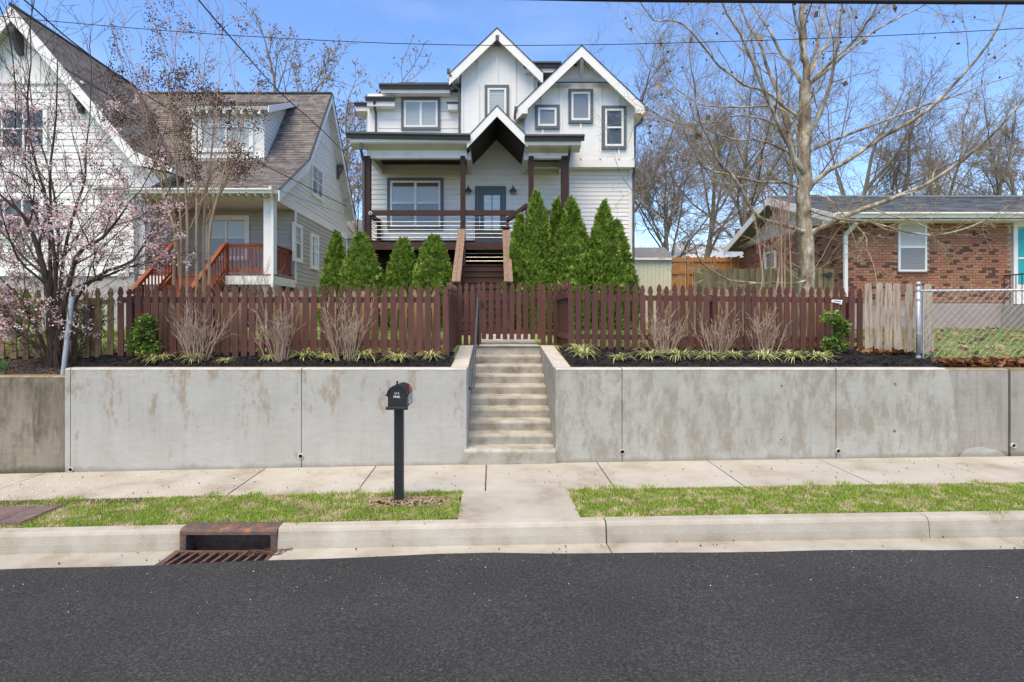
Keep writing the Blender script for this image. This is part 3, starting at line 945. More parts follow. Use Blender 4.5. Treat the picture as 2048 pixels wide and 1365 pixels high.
hr = thing('handrail', 'black pipe handrail with a bend along the left side of the concrete steps', 'handrail', (-0.28, 9.5, 1.6))
mb = MB()
top = Vector((-0.27, 10.55, 2.55)); low = Vector((-0.285, 8.42, 1.22))
mb.tube([top, low + (top - low) * 0.05, low, low + Vector((-0.004, -0.03, -0.05)), low + Vector((-0.02, -0.035, -0.062)), (-0.35, 8.385, 1.155)], 0.023, 10).build('rail', M_rail, hr, smooth=True)
MB().tube([top, (-0.268, 10.56, 2.50), (-0.262, 10.55, 1.67)], 0.021, 10).build('post', M_black, hr, smooth=True)
MB().box(-0.32, -0.21, 10.49, 10.61, 1.665, 1.675).build('foot_plate', M_black, hr)
MB().box(-0.352, -0.345, 8.34, 8.44, 1.10, 1.21).build('wall_plate', M_black, hr)

# ================================================================ storm inlet, utility cover
si = thing('storm_inlet', 'rusty iron storm drain with hood and slanted grate set in the kerb', 'storm drain', (-2.56, YC, 0))
sz = slope(-2.56)
mb = MB()
x0, x1 = INX0, INX1
y = YC - 0.015
hz0, hz1 = sz - 0.03, sz + 0.176
prof = [(y, hz1 - 0.055), (y + 0.004, hz1 - 0.025), (y + 0.02, hz1 - 0.006), (y + 0.05, hz1), (y + 0.20, hz1 + 0.003), (y + 0.20, hz1 - 0.05)]
mb.prism([(x0, a, b) for a, b in prof], (x1 - x0, 0, 0))
for s0, s1 in ((x0, x0 + 0.06), (x1 - 0.06, x1)):
    mb.box(s0, s1, y + 0.003, y + 0.20, hz0 - 0.04, hz1 - 0.05)
for sx, dr in ((x0 + 0.06, 1), (x1 - 0.06, -1)):      # rounded upper corners of the mouth
    c = [(sx, y + 0.006, hz1 - 0.052)] + [(sx + dr * 0.035 * (1 - math.sin(t)), y + 0.006, hz1 - 0.052 - 0.035 * (1 - math.cos(t))) for t in lin(0, PI / 2, 5)]
    mb.prism(c, (0, 0.15, 0))
mb.build('hood', M_rust, si, bevel=0.004)
mb = MB()
mb.box(x0 + 0.06, x1 - 0.06, y + 0.19, y + 0.24, hz0 - 0.5, hz1 - 0.05)
mb.box(x0, x1, 5.15, 5.18, sz - 0.5, sz - 0.03)
mb.box(x0 - 0.05, x0 - 0.036, 5.1, y + 0.2, sz - 0.5, sz - 0.06)
mb.box(x1 + 0.03, x1 + 0.1, 5.1, y + 0.2, sz - 0.5, sz - 0.06)
mb.box(x0 - 0.25, x1 + 0.1, 5.1, y + 0.3, sz - 0.55, sz - 0.5)
mb.build('pit', M_rust2, si)
gx0, gx1, gy0, gy1, gz = -3.065, -2.075, 5.175, YC - 0.02, sz - 0.025
MB().box(gx0, gx1, gy0, gy0 + 0.035, gz - 0.05, gz).build('grate_edge', M_rust2, si)
MB().box(gx0, gx1, gy1 - 0.035, gy1, gz - 0.05, gz).build('grate_edge', M_rust2, si)
MB().box(gx0, gx0 + 0.06, gy0 + 0.036, gy1 - 0.036, gz - 0.05, gz - 0.001).build('grate_edge', M_rust2, si)
MB().box(gx1 - 0.05, gx1, gy0 + 0.036, gy1 - 0.036, gz - 0.05, gz - 0.001).build('grate_edge', M_rust2, si)
for i in range(9):
    x = gx0 + 0.075 + i * 0.094
    mb = MB()
    mb.prism([(x, gy0 + 0.03, gz - 0.05), (x + 0.028, gy0 + 0.03, gz - 0.05), (x + 0.028, gy0 + 0.03, gz - 0.002), (x, gy0 + 0.03, gz - 0.002)], (0.045, gy1 - gy0 - 0.06, 0))
    mb.build('grate_bar', M_rust2, si)
dbr = MB()
g = random.Random(5)
for i in range(26):
    px = g.uniform(-2.25, -2.0); py = g.uniform(5.40, 5.55)
    a = g.uniform(0, PI)
    dbr.tube([(px, py, gz + 0.006 + g.random() * 0.012), (px + 0.06 * math.cos(a), py + 0.03 * math.sin(a), gz + 0.012), (px + 0.13 * math.cos(a), py + 0.05 * math.sin(a), gz + 0.006 + g.random() * 0.02)], 0.003, 4)
o = dbr.build('twig_litter', M_barkdark, kind='stuff')

uc = thing('utility_cover', 'flat rusty brown utility cover set in the grass at the left edge', 'utility cover', (-5.1, 6.15, VZ(-5.1, 6.1)))
zc = VZ(-5.1, 6.1) + 0.018
def tiltbox(mb, x0, x1, y0, y1, dz0, dz1):
    return mb.prism([(x0, y0, zc + slope(x0) - slope(-5.1) + dz0), (x1, y0, zc + slope(x1) - slope(-5.1) + dz0), (x1, y0, zc + slope(x1) - slope(-5.1) + dz1), (x0, y0, zc + slope(x0) - slope(-5.1) + dz1)], (0, y1 - y0, 0))
tiltbox(MB(), -5.55, -4.80, 5.85, 6.45, -0.06, -0.006).build('frame', M_rust2, uc)
tiltbox(MB(), -5.52, -5.125, 5.88, 6.42, -0.01, 0.004).build('lid', M_lid, uc)
tiltbox(MB(), -5.118, -4.83, 5.88, 6.42, -0.01, 0.004).build('lid', M_lid, uc)
tr = MB()
for i in range(14):
    for j in range(11):
        cx, cy = -5.50 + i * 0.05, 5.90 + j * 0.05
        a = 0.6 if (i + j) % 2 else -0.6
        z_ = zc + slope(cx) - slope(-5.1) + 0.004
        tr.beam((cx - 0.016 * math.cos(a), cy - 0.016 * math.sin(a), z_), (cx + 0.016 * math.cos(a), cy + 0.016 * math.sin(a), z_), 0.007, 0.006)
tr.build('tread_pattern', M_lid, uc, kind='stuff')
MB().box(-5.2, -5.06, 5.80, 5.84, zc - 0.02, zc + 0.004).build('marker', pmat('blue_marker_paint', [(0.05, 0.22, 0.5)], rough=0.5), uc)

# ================================================================ mailbox
mx0, mx1, my0, my1, mz0, mz1 = -1.130, -0.912, 6.15, 6.60, 1.198, 1.452
mbx = thing('mailbox', 'black arched mailbox on a square black post in the grass verge', 'mailbox', (-1.035, 6.4, VZ(-1.03, 6.4)))
zg = VZ(-1.035, 6.4)
MB().box(-1.083, -0.985, 6.31, 6.41, zg - 0.05, mz0).build('post', M_black, mbx, bevel=0.004)
r = (mx1 - mx0) / 2
mc = (mx0 + mx1) / 2
def arch(y, r_, z0, zs, n=14, cx=mc): return [(cx - r_, y, z0), (cx + r_, y, z0)] + [(cx + r_ * math.cos(t), y, zs + r_ * math.sin(t)) for t in lin(0, PI, n)]
zs = mz1 - r
MB().prism(arch(my0 + 0.03, r - 0.008, mz0 + 0.012, zs - 0.004), (0, my1 - my0 - 0.03, 0)).build('body', M_black, mbx, bevel=0.003)
door = MB().prism(arch(my0 + 0.006, r - 0.006, mz0 + 0.014, zs - 0.003), (0, 0.022, 0)).build('door', M_black, mbx, bevel=0.003)
mb = MB()
for i, t in enumerate(lin(0, PI, 15)[:-1]):
    t2 = lin(0, PI, 15)[i + 1]
    q = [(mc + a * math.cos(u), my0 - 0.006, zs + a * math.sin(u)) for a, u in ((r - 0.010, t), (r + 0.006, t), (r + 0.006, t2), (r - 0.010, t2))]
    mb.prism(q, (0, 0.038, 0))
for s in (-1, 1):
    mb.prism([(mc + s * (r - 0.006), my0 - 0.006, zs + 0.014), (mc + s * (r + 0.022), my0 - 0.006, zs + 0.010), (mc + s * (r - 0.004), my0 - 0.006, zs - 0.012)], (0, 0.036, 0))
mb.build('hood_rim', M_black, mbx)
MB().box(mx0 - 0.014, mx1 + 0.006, my0 - 0.012, my0 + 0.03, mz0 - 0.006, mz0 + 0.024).build('base_lip', M_black, mbx, bevel=0.004)
mb = MB()
mb.box(mc - 0.016, mc + 0.016, my0 - 0.014, my0 + 0.028, mz1 - 0.018, mz1 + 0.018)
mb.lathe((mc, my0 + 0.005, mz1 + 0.018), [(0.010, 0), (0.007, 0.006), (0.013, 0.016), (0.013, 0.024), (0.006, 0.031)], 12)
mb.build('latch_knob', M_black, mbx)
mb = MB()      # raised outline panel on the door
ip = [(x, my0 + 0.005, z) for x, _, z in arch(0, r - 0.032, mz0 + 0.05, zs - 0.012)]
for i in range(len(ip)):
    a, b = Vector(ip[i]), Vector(ip[(i + 1) % len(ip)])
    if (a - b).length > 0.004: mb.beam(a, b, 0.004, 0.004, up=(0, 1, 0))
mb.beam((mc - 0.075, my0 + 0.005, zs - 0.062), (mc + 0.075, my0 + 0.005, zs - 0.062), 0.003, 0.003, up=(0, 1, 0))
mb.build('door_moulding', M_black, door)
def text_obj(s, size, loc, rot, mat, parent, name='lettering', ext=0.0008, spacing=1.0, bold=0.0):
    cu = bpy.data.curves.new(name, 'FONT')
    cu.body = s
    cu.size = size
    cu.align_x = 'CENTER'
    cu.align_y = 'CENTER'
    cu.extrude = ext
    cu.space_character = spacing
    cu.offset = bold
    cu.resolution_u = 2
    t = bpy.data.objects.new('tmp', cu)
    COL.objects.link(t)
    dg = bpy.context.evaluated_depsgraph_get()
    me = bpy.data.meshes.new_from_object(t.evaluated_get(dg))
    bpy.data.objects.remove(t)
    M = Matrix.Translation(Vector(loc) - base_of(parent)) @ rot.to_matrix().to_4x4()
    me.transform(M)
    me.materials.clear()
    o = link(name, me, mat, parent)
    return o
from mathutils import Euler
fr0 = Euler((R(90), 0, 0))
text_obj('U S', 0.034, (mc - 0.004, my0 + 0.0035, 1.367), fr0, M_letter, door)
text_obj('MAIL', 0.034, (mc - 0.004, my0 + 0.0035, 1.330), fr0, M_letter, door, bold=0.0003)
pl = MB().box(mx1 - 0.0075, mx1 - 0.0055, 6.30, 6.52, mz0 + 0.035, mz0 + 0.135).build('number_plate', M_letter, mbx)
text_obj('519', 0.098, (mx1 - 0.005, 6.41, mz0 + 0.085), Euler((R(90), 0, R(90))), M_black, pl, bold=0.002)
mb = MB()
mb.prism([(mx1 - 0.004, 6.34, 1.345), (mx1 - 0.004, 6.40, 1.345), (mx1 - 0.004, 6.42, 1.375), (mx1 - 0.004, 6.40, 1.425), (mx1 - 0.004, 6.37, 1.432), (mx1 - 0.004, 6.34, 1.41)], (0.006, 0, 0))
mb.build('flag', M_red, mbx)
MB().lathe((mx1 - 0.006, 6.33, 1.352), [(0.010, 0), (0.010, 0.008)], 8).build('flag_pivot', M_black, mbx)

# ================================================================ fences
def picket_mesh(w, h, t, style='gothic', name='picket'):
    q = w / 2
    if style == 'gothic':
        half = [(q, 0), (q, h - 0.175), (q * 0.95, h - 0.160), (q * 0.62, h - 0.150), (q * 0.58, h - 0.138), (q * 0.66, h - 0.128), (q * 0.92, h - 0.112), (q * 0.90, h - 0.085), (q * 0.66, h - 0.040), (q * 0.36, h - 0.010), (0, h)]
    elif style == 'dog':
        half = [(q, 0), (q, h - 0.03), (q * 0.7, h), (0, h)]
    else:
        half = [(q, 0), (q, h - 0.13), (q * 0.72, h - 0.115), (q * 0.90, h - 0.09), (q * 0.85, h - 0.01), (q * 0.5, h), (0, h)]
    pts = half + [(-x, z) for x, z in reversed(half[:-1])]
    mb = MB()
    mb.prism([(x, -t / 2, z) for x, z in pts], (0, t, 0))
    return mb.mesh(name)

def fence(name, label, p0, p1, pitch, h, mat, style='gothic', w=0.089, rails=True, rail_z=(0.20, 0.80), posts=(), group=None, jit=0.006, tilt=0.010, cat='fence', t=0.018, zoff=0.0, wob=0.016, rail_mat=None, rail_h=0.085):
    p0, p1 = Vector(p0), Vector(p1)
    f = thing(name, label, cat, (p0 + p1) / 2, group)
    d = p1 - p0
    L_ = math.hypot(d.x, d.y)
    ang = math.atan2(d.y, d.x)
    u = Vector((d.x, d.y, 0)) / L_
    nrm = Vector((u.y, -u.x, 0))            # towards the street for a fence running left to right
    n = int(L_ / pitch + 0.5)
    me = picket_mesh(w, h, t, style)
    me.materials.append(mat)
    for i in range(n + 1):
        s = i / max(1, n)
        p = p0 + d * s + nrm * random.uniform(0, 0.003) + Vector((0, 0, random.uniform(-wob, wob) + zoff))
        inst('picket', me, f, p + u * random.uniform(-jit, jit), (random.uniform(-tilt, tilt), random.uniform(-tilt, tilt), ang), (1, 1, random.uniform(0.99, 1.01)))
    if rails:
        for rz in rail_z:
            a = p0 - nrm * 0.030 + Vector((0, 0, h * rz)) - u * 0.03
            b = p1 - nrm * 0.030 + Vector((0, 0, h * rz)) + u * 0.03
            MB().beam(a, b, 0.038, rail_h).build('rail', rail_mat or mat, f)
    for s in posts:
        p = p0 + d * s - nrm * 0.10
        MB().box(p.x - 0.045, p.x + 0.045, p.y - 0.045, p.y + 0.045, p.z - 0.3, p.z + h * 0.86).build('post', rail_mat or mat, f)
    return f

fence('picket_fence', 'reddish brown picket fence left of the gate above the retaining wall', (-5.62, 8.68, 1.595), (-0.70, 8.68, 1.60), 0.1335, 1.075, M_fence, posts=(0.02, 0.48, 0.97))
fence('picket_fence', 'reddish brown picket fence right of the gate above the retaining wall', (1.285, 9.42, 1.665), (6.02, 9.42, 1.605), 0.1325, 1.082, M_fence, posts=(0.03, 0.5, 0.98))
fence('fence_return', 'short brown picket panel running back to the left of the gate', (-0.675, 8.74, 1.605), (-0.685, 10.92, 1.655), 0.118, 1.13, M_fence, rail_z=(0.2, 0.8))
fence('fence_return', 'short brown picket panel running back to the right of the gate', (1.27, 9.48, 1.66), (1.262, 11.0, 1.66), 0.118, 1.13, M_fence)
fence('picket_fence', 'narrow fixed brown picket panel between the gate and the left return', (-0.63, 10.96, 1.66), (-0.255, 10.96, 1.66), 0.128, 1.20, M_fence, rail_z=(0.2, 0.78))
fence('picket_fence', 'narrow fixed brown picket panel between the gate and the right return', (0.965, 10.96, 1.66), (1.215, 10.96, 1.66), 0.126, 1.20, M_fence, rail_z=(0.2, 0.78))
gt = fence('garden_gate', 'brown picket gate at the top of the concrete steps', (-0.16, 10.97, 1.785), (0.90, 10.97, 1.785), 0.1325, 1.085, M_fence, cat='gate', rail_z=(0.13, 0.74), wob=0.004, zoff=0.0)
MB().beam((-0.14, 11.01, 1.93), (0.87, 11.01, 2.55), 0.02, 0.07).build('brace', M_fence, gt)
MB().box(-0.225, -0.18, 10.90, 10.945, 2.45, 2.53).build('latch', M_black, gt)
fence('picket_fence', 'bare wood picket fence behind the cherry tree at the far left', (-10.4, 8.72, 1.56), (-5.80, 8.72, 1.565), 0.181, 1.075, M_rawfence, posts=(0.1, 0.5, 0.93), rail_z=(0.07, 0.80), tilt=0.012, rail_h=0.075)
fence('picket_fence', 'second bare wood picket fence close behind the left brown fence', (-5.55, 9.02, 1.61), (-0.9, 9.02, 1.62), 0.162, 1.0, M_tanfence, rail_z=(0.14, 0.76), tilt=0.01)
fence('picket_fence', 'second bare wood picket fence close behind the right brown fence', (2.9, 9.72, 1.66), (5.95, 9.72, 1.63), 0.118, 1.02, M_tanfence, rail_z=(0.12, 0.76), tilt=0.01)
fence('picket_fence', 'silvered unpainted pickets between the brown fence and the metal post', (6.13, 9.36, 1.60), (6.79, 8.92, 1.565), 0.131, 1.16, M_greyfence, style='worn', tilt=0.03, wob=0.03, rail_z=(0.16, 0.72), w=0.104, posts=())
sg = thing('small_sign', 'small white plaque screwed to the right brown fence', 'sign', (5.66, 9.40, 2.42))
MB().prism([(5.545, 9.402, 2.450), (5.715, 9.402, 2.405), (5.730, 9.402, 2.480), (5.560, 9.402, 2.487)], (0, -0.006, 0)).build('plate', M_letter, sg)
for k in range(2):
    MB().beam((5.58, 9.394, 2.466 - 0.03 * k), (5.70, 9.394, 2.456 - 0.034 * k), 0.002, 0.006 if k else 0.012, up=(0, 0, 1)).build('printed_line', M_rust, sg)

# leaning pipe, chain-link fence
lp = thing('leaning_pipe', 'grey metal pipe leaning beside the trunk of the cherry tree', 'pipe', (-6.05, 8.12, 1.4))
mb = MB()
a, b = Vector((-6.09, 8.14, 1.36)), Vector((-5.985, 8.17, 2.485))
mb.tube([a, b], 0.034, 14, caps=False)
mb.tube([a, b + (b - a) * 0.001], 0.027, 14, caps=False)
mb.build('pipe', M_galv, lp, smooth=True)
MB().tube([b + (a - b) * 0.06, b], 0.037, 14, caps=False).build('collar', M_galv, lp, smooth=True)
cl = thing('chain_link_fence', 'galvanised chain-link fence with a steel post at the far right', 'fence', (8.5, 8.6, 1.5))
CY_ = 8.62
MB().tube([(6.395, CY_, 1.42), (6.395, CY_, 2.70)], 0.031, 12).build('post', M_galv, cl, smooth=True)
MB().lathe((6.395, CY_, 2.70), [(0.036, -0.03), (0.037, 0.0), (0.028, 0.022), (0.01, 0.032)], 12).build('post_cap', M_galv, cl, smooth=True)
for zb_, nm in ((2.60, 0.037), (2.46, 0.037), (1.95, 0.036), (1.60, 0.036)):
    MB().lathe((6.395, CY_, zb_), [(nm, -0.015), (nm, 0.015)], 12).build('band', M_galv, cl)
MB().tube([(6.43, CY_, 2.59), (11.5, CY_, 2.63)], 0.020, 10).build('top_rail', M_galv, cl, smooth=True)
MB().box(6.455, 6.472, CY_ - 0.012, CY_ + 0.004, 1.50, 2.58).build('tension_bar', M_galv, cl)
MB().tube([(9.6, CY_, 1.42), (9.6, CY_, 2.63)], 0.026, 10).build('post', M_galv, cl, smooth=True)
wm = MB()
zl, zh = 1.50, 2.655
step = 0.105
x = 6.46 - 1.2
while x < 11.5:
    for s in (1, -1):
        xa, xb = (x, x + (zh - zl) * 0.95) if s > 0 else (x + (zh - zl) * 0.95, x)
        t0, t1 = 0.0, 1.0
        pa, pb = Vector((xa, CY_ - 0.022 + 0.003 * s, zl)), Vector((xb, CY_ - 0.022 + 0.003 * s, zh))
        lo_x, hi_x = 6.46, 11.5
        ts = [0.0, 1.0]
        f_ = lambda X: (X - xa) / (xb - xa)
        r_ = sorted((f_(lo_x), f_(hi_x)))
        t0, t1 = max(0, r_[0]), min(1, r_[1])
        if t1 - t0 > 0.02:
            wm.tube([pa + (pb - pa) * t0, pa + (pb - pa) * t1], 0.0020, 4, caps=False)
    x += step
wm.build('wire_mesh', M_mesh, cl, kind='stuff')
# ================================================================ main house
YH, YP, YG = 19.75, 17.95, 19.40
H = thing('house', 'white two-storey house with two steep front gables and a dark timber porch', 'house', (0.2, YH, 1.9))
fh = front(YH)
fg = front(YG)
XL, XR = -4.30, 4.817
# body: plain wall volumes behind the cladding
MB().box(XL + 0.02, XR - 0.02, YH + 0.004, 30, 1.5, 8.15).build('wall_core', M_white, H)
MB().box(PX(1049, YG), PX(1267, YG), YG + 0.004, 30, PZ(334, YG), PZ(215, YG)).build('wall_core', M_white, H)
MB().prism([(PX(1049, YG), YG + 0.004, PZ(216, YG)), (PX(1267, YG), YG + 0.004, PZ(216, YG)), (PX(1163, YG), YG + 0.004, PZ(108, YG))], (0, 10, 0)).build('wall_core', M_white, H)
MB().prism([(PX(922, YH), YH + 0.004, 8.9), (PX(1068, YH), YH + 0.004, 8.9), (PX(1068, YH), YH + 0.004, PZ(140, YH)), (PX(994, YH), YH + 0.004, PZ(66, YH)), (PX(922, YH), YH + 0.004, PZ(140, YH))], (0, 9, 0)).build('wall_core', M_white, H)
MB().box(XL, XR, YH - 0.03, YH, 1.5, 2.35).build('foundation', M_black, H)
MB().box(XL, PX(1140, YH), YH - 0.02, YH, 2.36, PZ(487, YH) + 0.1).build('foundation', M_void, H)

# lower wall, right of the porch
siding(H, fh, [(PX(1128, YH), 2.36), (PX(1257, YH), 2.36), (PX(1257, YH), PZ(337, YH)), (PX(1128, YH), PZ(337, YH))], 0.140, M_white)
# wall inside the porch
zc_ = PZ(330, YH) + 0.02
siding(H, fh, [(XL, 4.62), (PX(1128, YH), 4.62), (PX(1128, YH), zc_), (PX(1057, YH), zc_), (PX(994, YH), PZ(268, YH)), (PX(931, YH), zc_), (XL, zc_)], 0.168, M_white)
MB().box(PX(1257, YH), PX(1266, YH), YH - 0.035, YH, 2.36, PZ(337, YH)).build('corner_board', M_trimw, H)
# board and batten on the centre gable wall
def panel_wall(fr, poly, mat, d=0.012, name='wall_panel'):
    mb = MB()
    mb.prism([fr.pt(a, b, 0.0) for a, b in poly], fr.n * d)
    return mb.build(name, mat, H)
def batten(fr, px, py0, py1, Y, w=0.06, d=0.06, parent=None):
    x = PX(px, Y)
    mb = MB()
    fr.box(mb, x - w / 2, x + w / 2, PZ(py1, Y), PZ(py0, Y), 0.01, d)
    return mb.build('batten', M_trimw, parent or H)
panel_wall(fh, [(PX(922, YH), PZ(285, YH)), (PX(1075, YH), PZ(285, YH)), (PX(1075, YH), PZ(140, YH)), (PX(1068, YH), PZ(140, YH)), (PX(994, YH), PZ(66, YH)), (PX(922, YH), PZ(140, YH))], M_white)
for px, a, b in ((925, 140, 285), (957, 112, 270), (994, 80, 172), (1030, 112, 235), (1066, 150, 200), (1058, 240, 268)):
    batten(fh, px, a, b, YH)
# upper right wing: board and batten
panel_wall(fg, [(PX(1049, YG), PZ(319, YG)), (PX(1268, YG), PZ(319, YG)), (PX(1268, YG), PZ(218, YG)), (PX(1163, YG), PZ(110, YG)), (PX(1049, YG), PZ(218, YG))], M_white)
mb = MB()
fg.box(mb, PX(1048, YG), PX(1268.5, YG), PZ(335, YG), PZ(319, YG), -0.3, 0.035)
mb.build('band_board', M_trimw, H)
for px, a, b in ((1053, 222, 319), (1084, 188, 211), (1085, 260, 272), (1122, 150, 272), (1161, 165, 180), (1161, 248, 319), (1200, 150, 319), (1236, 190, 213), (1237, 299, 319), (1265, 215, 319)):
    batten(fg, px, a, b, YG)
# upper left part, set back
YL = 20.15
fl = front(YL)
MB().box(PX(735, YL), PX(925, YL), YL + 0.004, 30, 7.0, PZ(188, YL)).build('wall_core', M_white, H)
siding(H, fl, [(PX(757, YL), PZ(275, YL)), (PX(924, YL), PZ(275, YL)), (PX(924, YL), PZ(186, YL)), (PX(784, YL), PZ(186, YL)), (PX(784, YL), PZ(212, YL)), (PX(757, YL), PZ(212, YL))], 0.30, M_white)
mb = MB(); fl.box(mb, PX(752, YL), PX(757.5, YL), PZ(275, YL), PZ(205, YL), 0, 0.04); mb.build('corner_board', M_trimw, H)
YL2 = 20.7
fl2 = front(YL2)
siding(H, fl2, [(PX(735, YL2), PZ(275, YL2)), (PX(753, YL2), PZ(275, YL2)), (PX(753, YL2), PZ(216, YL2)), (PX(735, YL2), PZ(216, YL2))], 0.30, M_white)
mb = MB(); fl2.box(mb, PX(733, YL2), PX(737, YL2), PZ(275, YL2), PZ(214, YL2), 0, 0.04); mb.build('corner_board', M_trimw, H)
def eave(px0, px1, pyt, Y, depth, gh=0.15, fh_=0.14, name='eave', x0=None, x1=None):
    """gutter in front of a white fascia and soffit box"""
    a, b, zt = PX(px0, Y), PX(px1, Y), PZ(pyt, Y)
    g_ = gutter(H, (a, Y, zt), (b, Y, zt), M_gutter, gh)
    mb = MB()
    a2, b2 = a + 0.05, b - 0.03
    mb.prism([(a2, Y + 0.002, zt - 0.02), (a2, Y + 0.002, zt - gh - fh_), (a2, Y + depth, zt - gh - fh_), (a2, Y + depth, zt + depth * 0.35)], (b2 - a2, 0, 0))
    return mb.build('eave_box', M_trimw, H)
eave(759, 901, 170, 19.7, 0.9, 0.16, 0.11)
eave(731, 791, 195.5, 19.8, 0.9, 0.13, 0.16)
eave(709, 736, 206.5, 20.3, 0.9, 0.12, 0.16)
eave(1047, 1122, 127, 19.55, 0.9, 0.17, 0.14)
eave(893, 917, 205, 19.9, 0.3, 0.05, 0.2)
mb = MB(); mb.prism([(PX(737, 20), 20.4, PZ(207, 20.4)), (PX(757, 20), 20.4, PZ(181, 20.4)), (PX(900, 20), 20.4, PZ(181, 20.4)), (PX(900, 20), 20.4, PZ(207, 20.4))], (0, 6, 1.0)).build('side_roof', M_shingledark, H)
mb = MB(); mb.prism([(PX(790, 20), 20.6, PZ(172, 20.6)), (PX(905, 20), 20.6, PZ(172, 20.6)), (PX(905, 20), 24, PZ(172, 20.6) + 0.8), (PX(800, 20), 24, PZ(172, 20.6) + 0.8)], (0, 0, 0.12)).build('upper_roof', M_shingledark, H)

# gables
def px_gable(apex, left, right, Y, ylen, th, under, fh_, ft=0.03):
    gable_roof(H, PX(left[0], Y), PZ(left[1], Y), PX(apex[0], Y), PZ(apex[1], Y), PX(right[0], Y), PZ(right[1], Y), Y, Y + ylen, th, M_shingledark, under, M_trimw, fh_, fascia_t=ft)
px_gable((994, 58), (898, 150), (1086, 147), 19.35, 9, 0.25, M_trimw, 0.36)
px_gable((1163, 93), (1033, 218), (1292, 216), 19.0, 9, 0.25, M_trimw, 0.36)
for px, py0, py1, Y, dr in ((905, 136, 156, 19.35, 1), (1043, 205, 228, 19.0, 1), (1281, 205, 227, 19.0, -1)):      # boxed returns at the eaves
    x = PX(px, Y)
    MB().box(x - 0.17, x + 0.2, Y - 0.032, Y + 0.42, PZ(py1, Y), PZ(py0 + 6, Y)).build('eave_return', M_trimw, H)
mb = MB()
mb.beam((PX(897, 19.3), 19.25, PZ(143, 19.3)), (PX(897, 19.3), 27, PZ(143, 19.3)), 0.10, 0.15)
mb.build('gutter', M_gutter, H)
MB().beam((PX(1032, 18.95), 18.9, PZ(219, 19)), (PX(1032, 18.95), 19.7, PZ(219, 19)), 0.10, 0.13).build('gutter', M_gutter, H)
MB().beam((PX(1293, 18.95), 18.9, PZ(219, 19)), (PX(1293, 18.95), 27, PZ(219, 19)), 0.10, 0.13).build('gutter', M_gutter, H)
# gable timbers
Yt = 18.99
MB().box(PX(1160, Yt), PX(1167, Yt), Yt, Yt + 0.12, PZ(157, Yt), PZ(106, Yt)).build('gable_post', M_bluegrey, H)
MB().box(PX(1108, Yt), PX(1219, Yt), Yt - 0.012, Yt + 0.108, PZ(164, Yt), PZ(156.5, Yt)).build('gable_tie_beam', M_bluegrey, H)
MB().box(PX(991, 19.4), PX(998, 19.4), 19.31, 19.74, PZ(84, 19.4), PZ(73, 19.4)).build('ridge_bracket', M_gutter, H)
mb = MB(); mb.lathe((PX(1151, YG), YG - 0.02, PZ(131, YG)), [(0.035, -0.08), (0.045, 0.0), (0.045, 0.03)], 10, axis='y').build('vent_hood', M_black, H)
# upper windows
window(H, fl, *pxrect(803, 881, 197.5, 261.5, YL), trim=0.092, cols=2, hung=False, sash=0.075)
window(H, fh, *pxrect(969.5, 1018, 172, 262, YH), trim=0.095, hung=False, sash=0.07)
window(H, fg, *pxrect(1070, 1118.5, 211.5, 259.5, YG), trim=0.095, hung=False, slats=False, sash=0.07, back=M_greyblind)
window(H, fg, *pxrect(1136.5, 1185.5, 180, 248, YG), trim=0.095, hung=False, slats=False, sash=0.07, back=M_greyblind)
window(H, fg, *pxrect(1203.5, 1252, 213.5, 299.5, YG), trim=0.095, hung=True, slats=False, sash=0.07, back=M_dark)
# porch window
pw = window(H, fh, *pxrect(775, 887, 357, 461, YH), trim=0.10, cols=2, hung=True, sash=0.07, split=0.52, back=M_blind, lower_back=M_greyblind)
for a, b in ((787, 829), (835, 877)):
    mb = MB(); x0, x1, z0, z1 = pxrect(a, b, 362.5, 375, YH); fh.box(mb, x0, x1, z0, z1, 0.031, 0.048); mb.build('bamboo_shade', M_bamboo, pw)
# front door
dx0, dx1, dz0, dz1 = pxrect(950, 1012, 373, 505, YH)
mb = MB()
fh.box(mb, dx0, dx1, dz1 - 0.085, dz1, 0, 0.05); fh.box(mb, dx0, dx0 + 0.085, 4.5, dz1 - 0.085, 0, 0.048); fh.box(mb, dx1 - 0.085, dx1, 4.5, dz1 - 0.085, 0, 0.048)
mb.build('door_casing', M_bluegrey, H)
sx0, sx1, sz1 = dx0 + 0.088, dx1 - 0.088, dz1 - 0.088
gx0_, gx1_, gz0_, gz1_ = pxrect(968, 1000, 391, 462, YH)
mb = MB()
for q in ((sx0, gx0_, 4.5, sz1), (gx1_, sx1, 4.5, sz1), (gx0_, gx1_, gz1_, sz1), (gx0_, gx1_, 4.5, gz0_)):
    fh.box(mb, *q, 0.0, 0.03)
mid = (gx0_ + gx1_) / 2
fh.box(mb, mid - 0.013, mid + 0.013, gz0_, gz1_, 0.002, 0.032)
for i in range(5):
    xx = gx0_ + (gx1_ - gx0_) * i / 4
    fh.box(mb, xx - 0.006, xx + 0.006, 4.6, gz0_ - 0.12, 0.03, 0.036)
door_ = mb.build('front_door', M_bluegrey, H)
for a, b in ((gx0_, mid - 0.013), (mid + 0.013, gx1_)):
    mb = MB(); fh.box(mb, a, b, gz0_, gz1_, 0.016, 0.020); mb.build('pane', M_glass, door_)
mb = MB(); fh.box(mb, gx0_, gx1_, gz0_, gz1_, 0.0, 0.006); mb.build('backing', M_greyblind, door_)
hx = sx0 + 0.07
mb = MB()
fh.box(mb, hx - 0.02, hx + 0.02, PZ(454, YH), PZ(433, YH), 0.03, 0.05)
mb.tube([fh.pt(hx, PZ(449, YH), 0.05), fh.pt(hx, PZ(447, YH), 0.09), fh.pt(hx, PZ(459, YH), 0.09), fh.pt(hx, PZ(461, YH), 0.05)], 0.01, 6)
mb.build('handle', M_steel, door_)
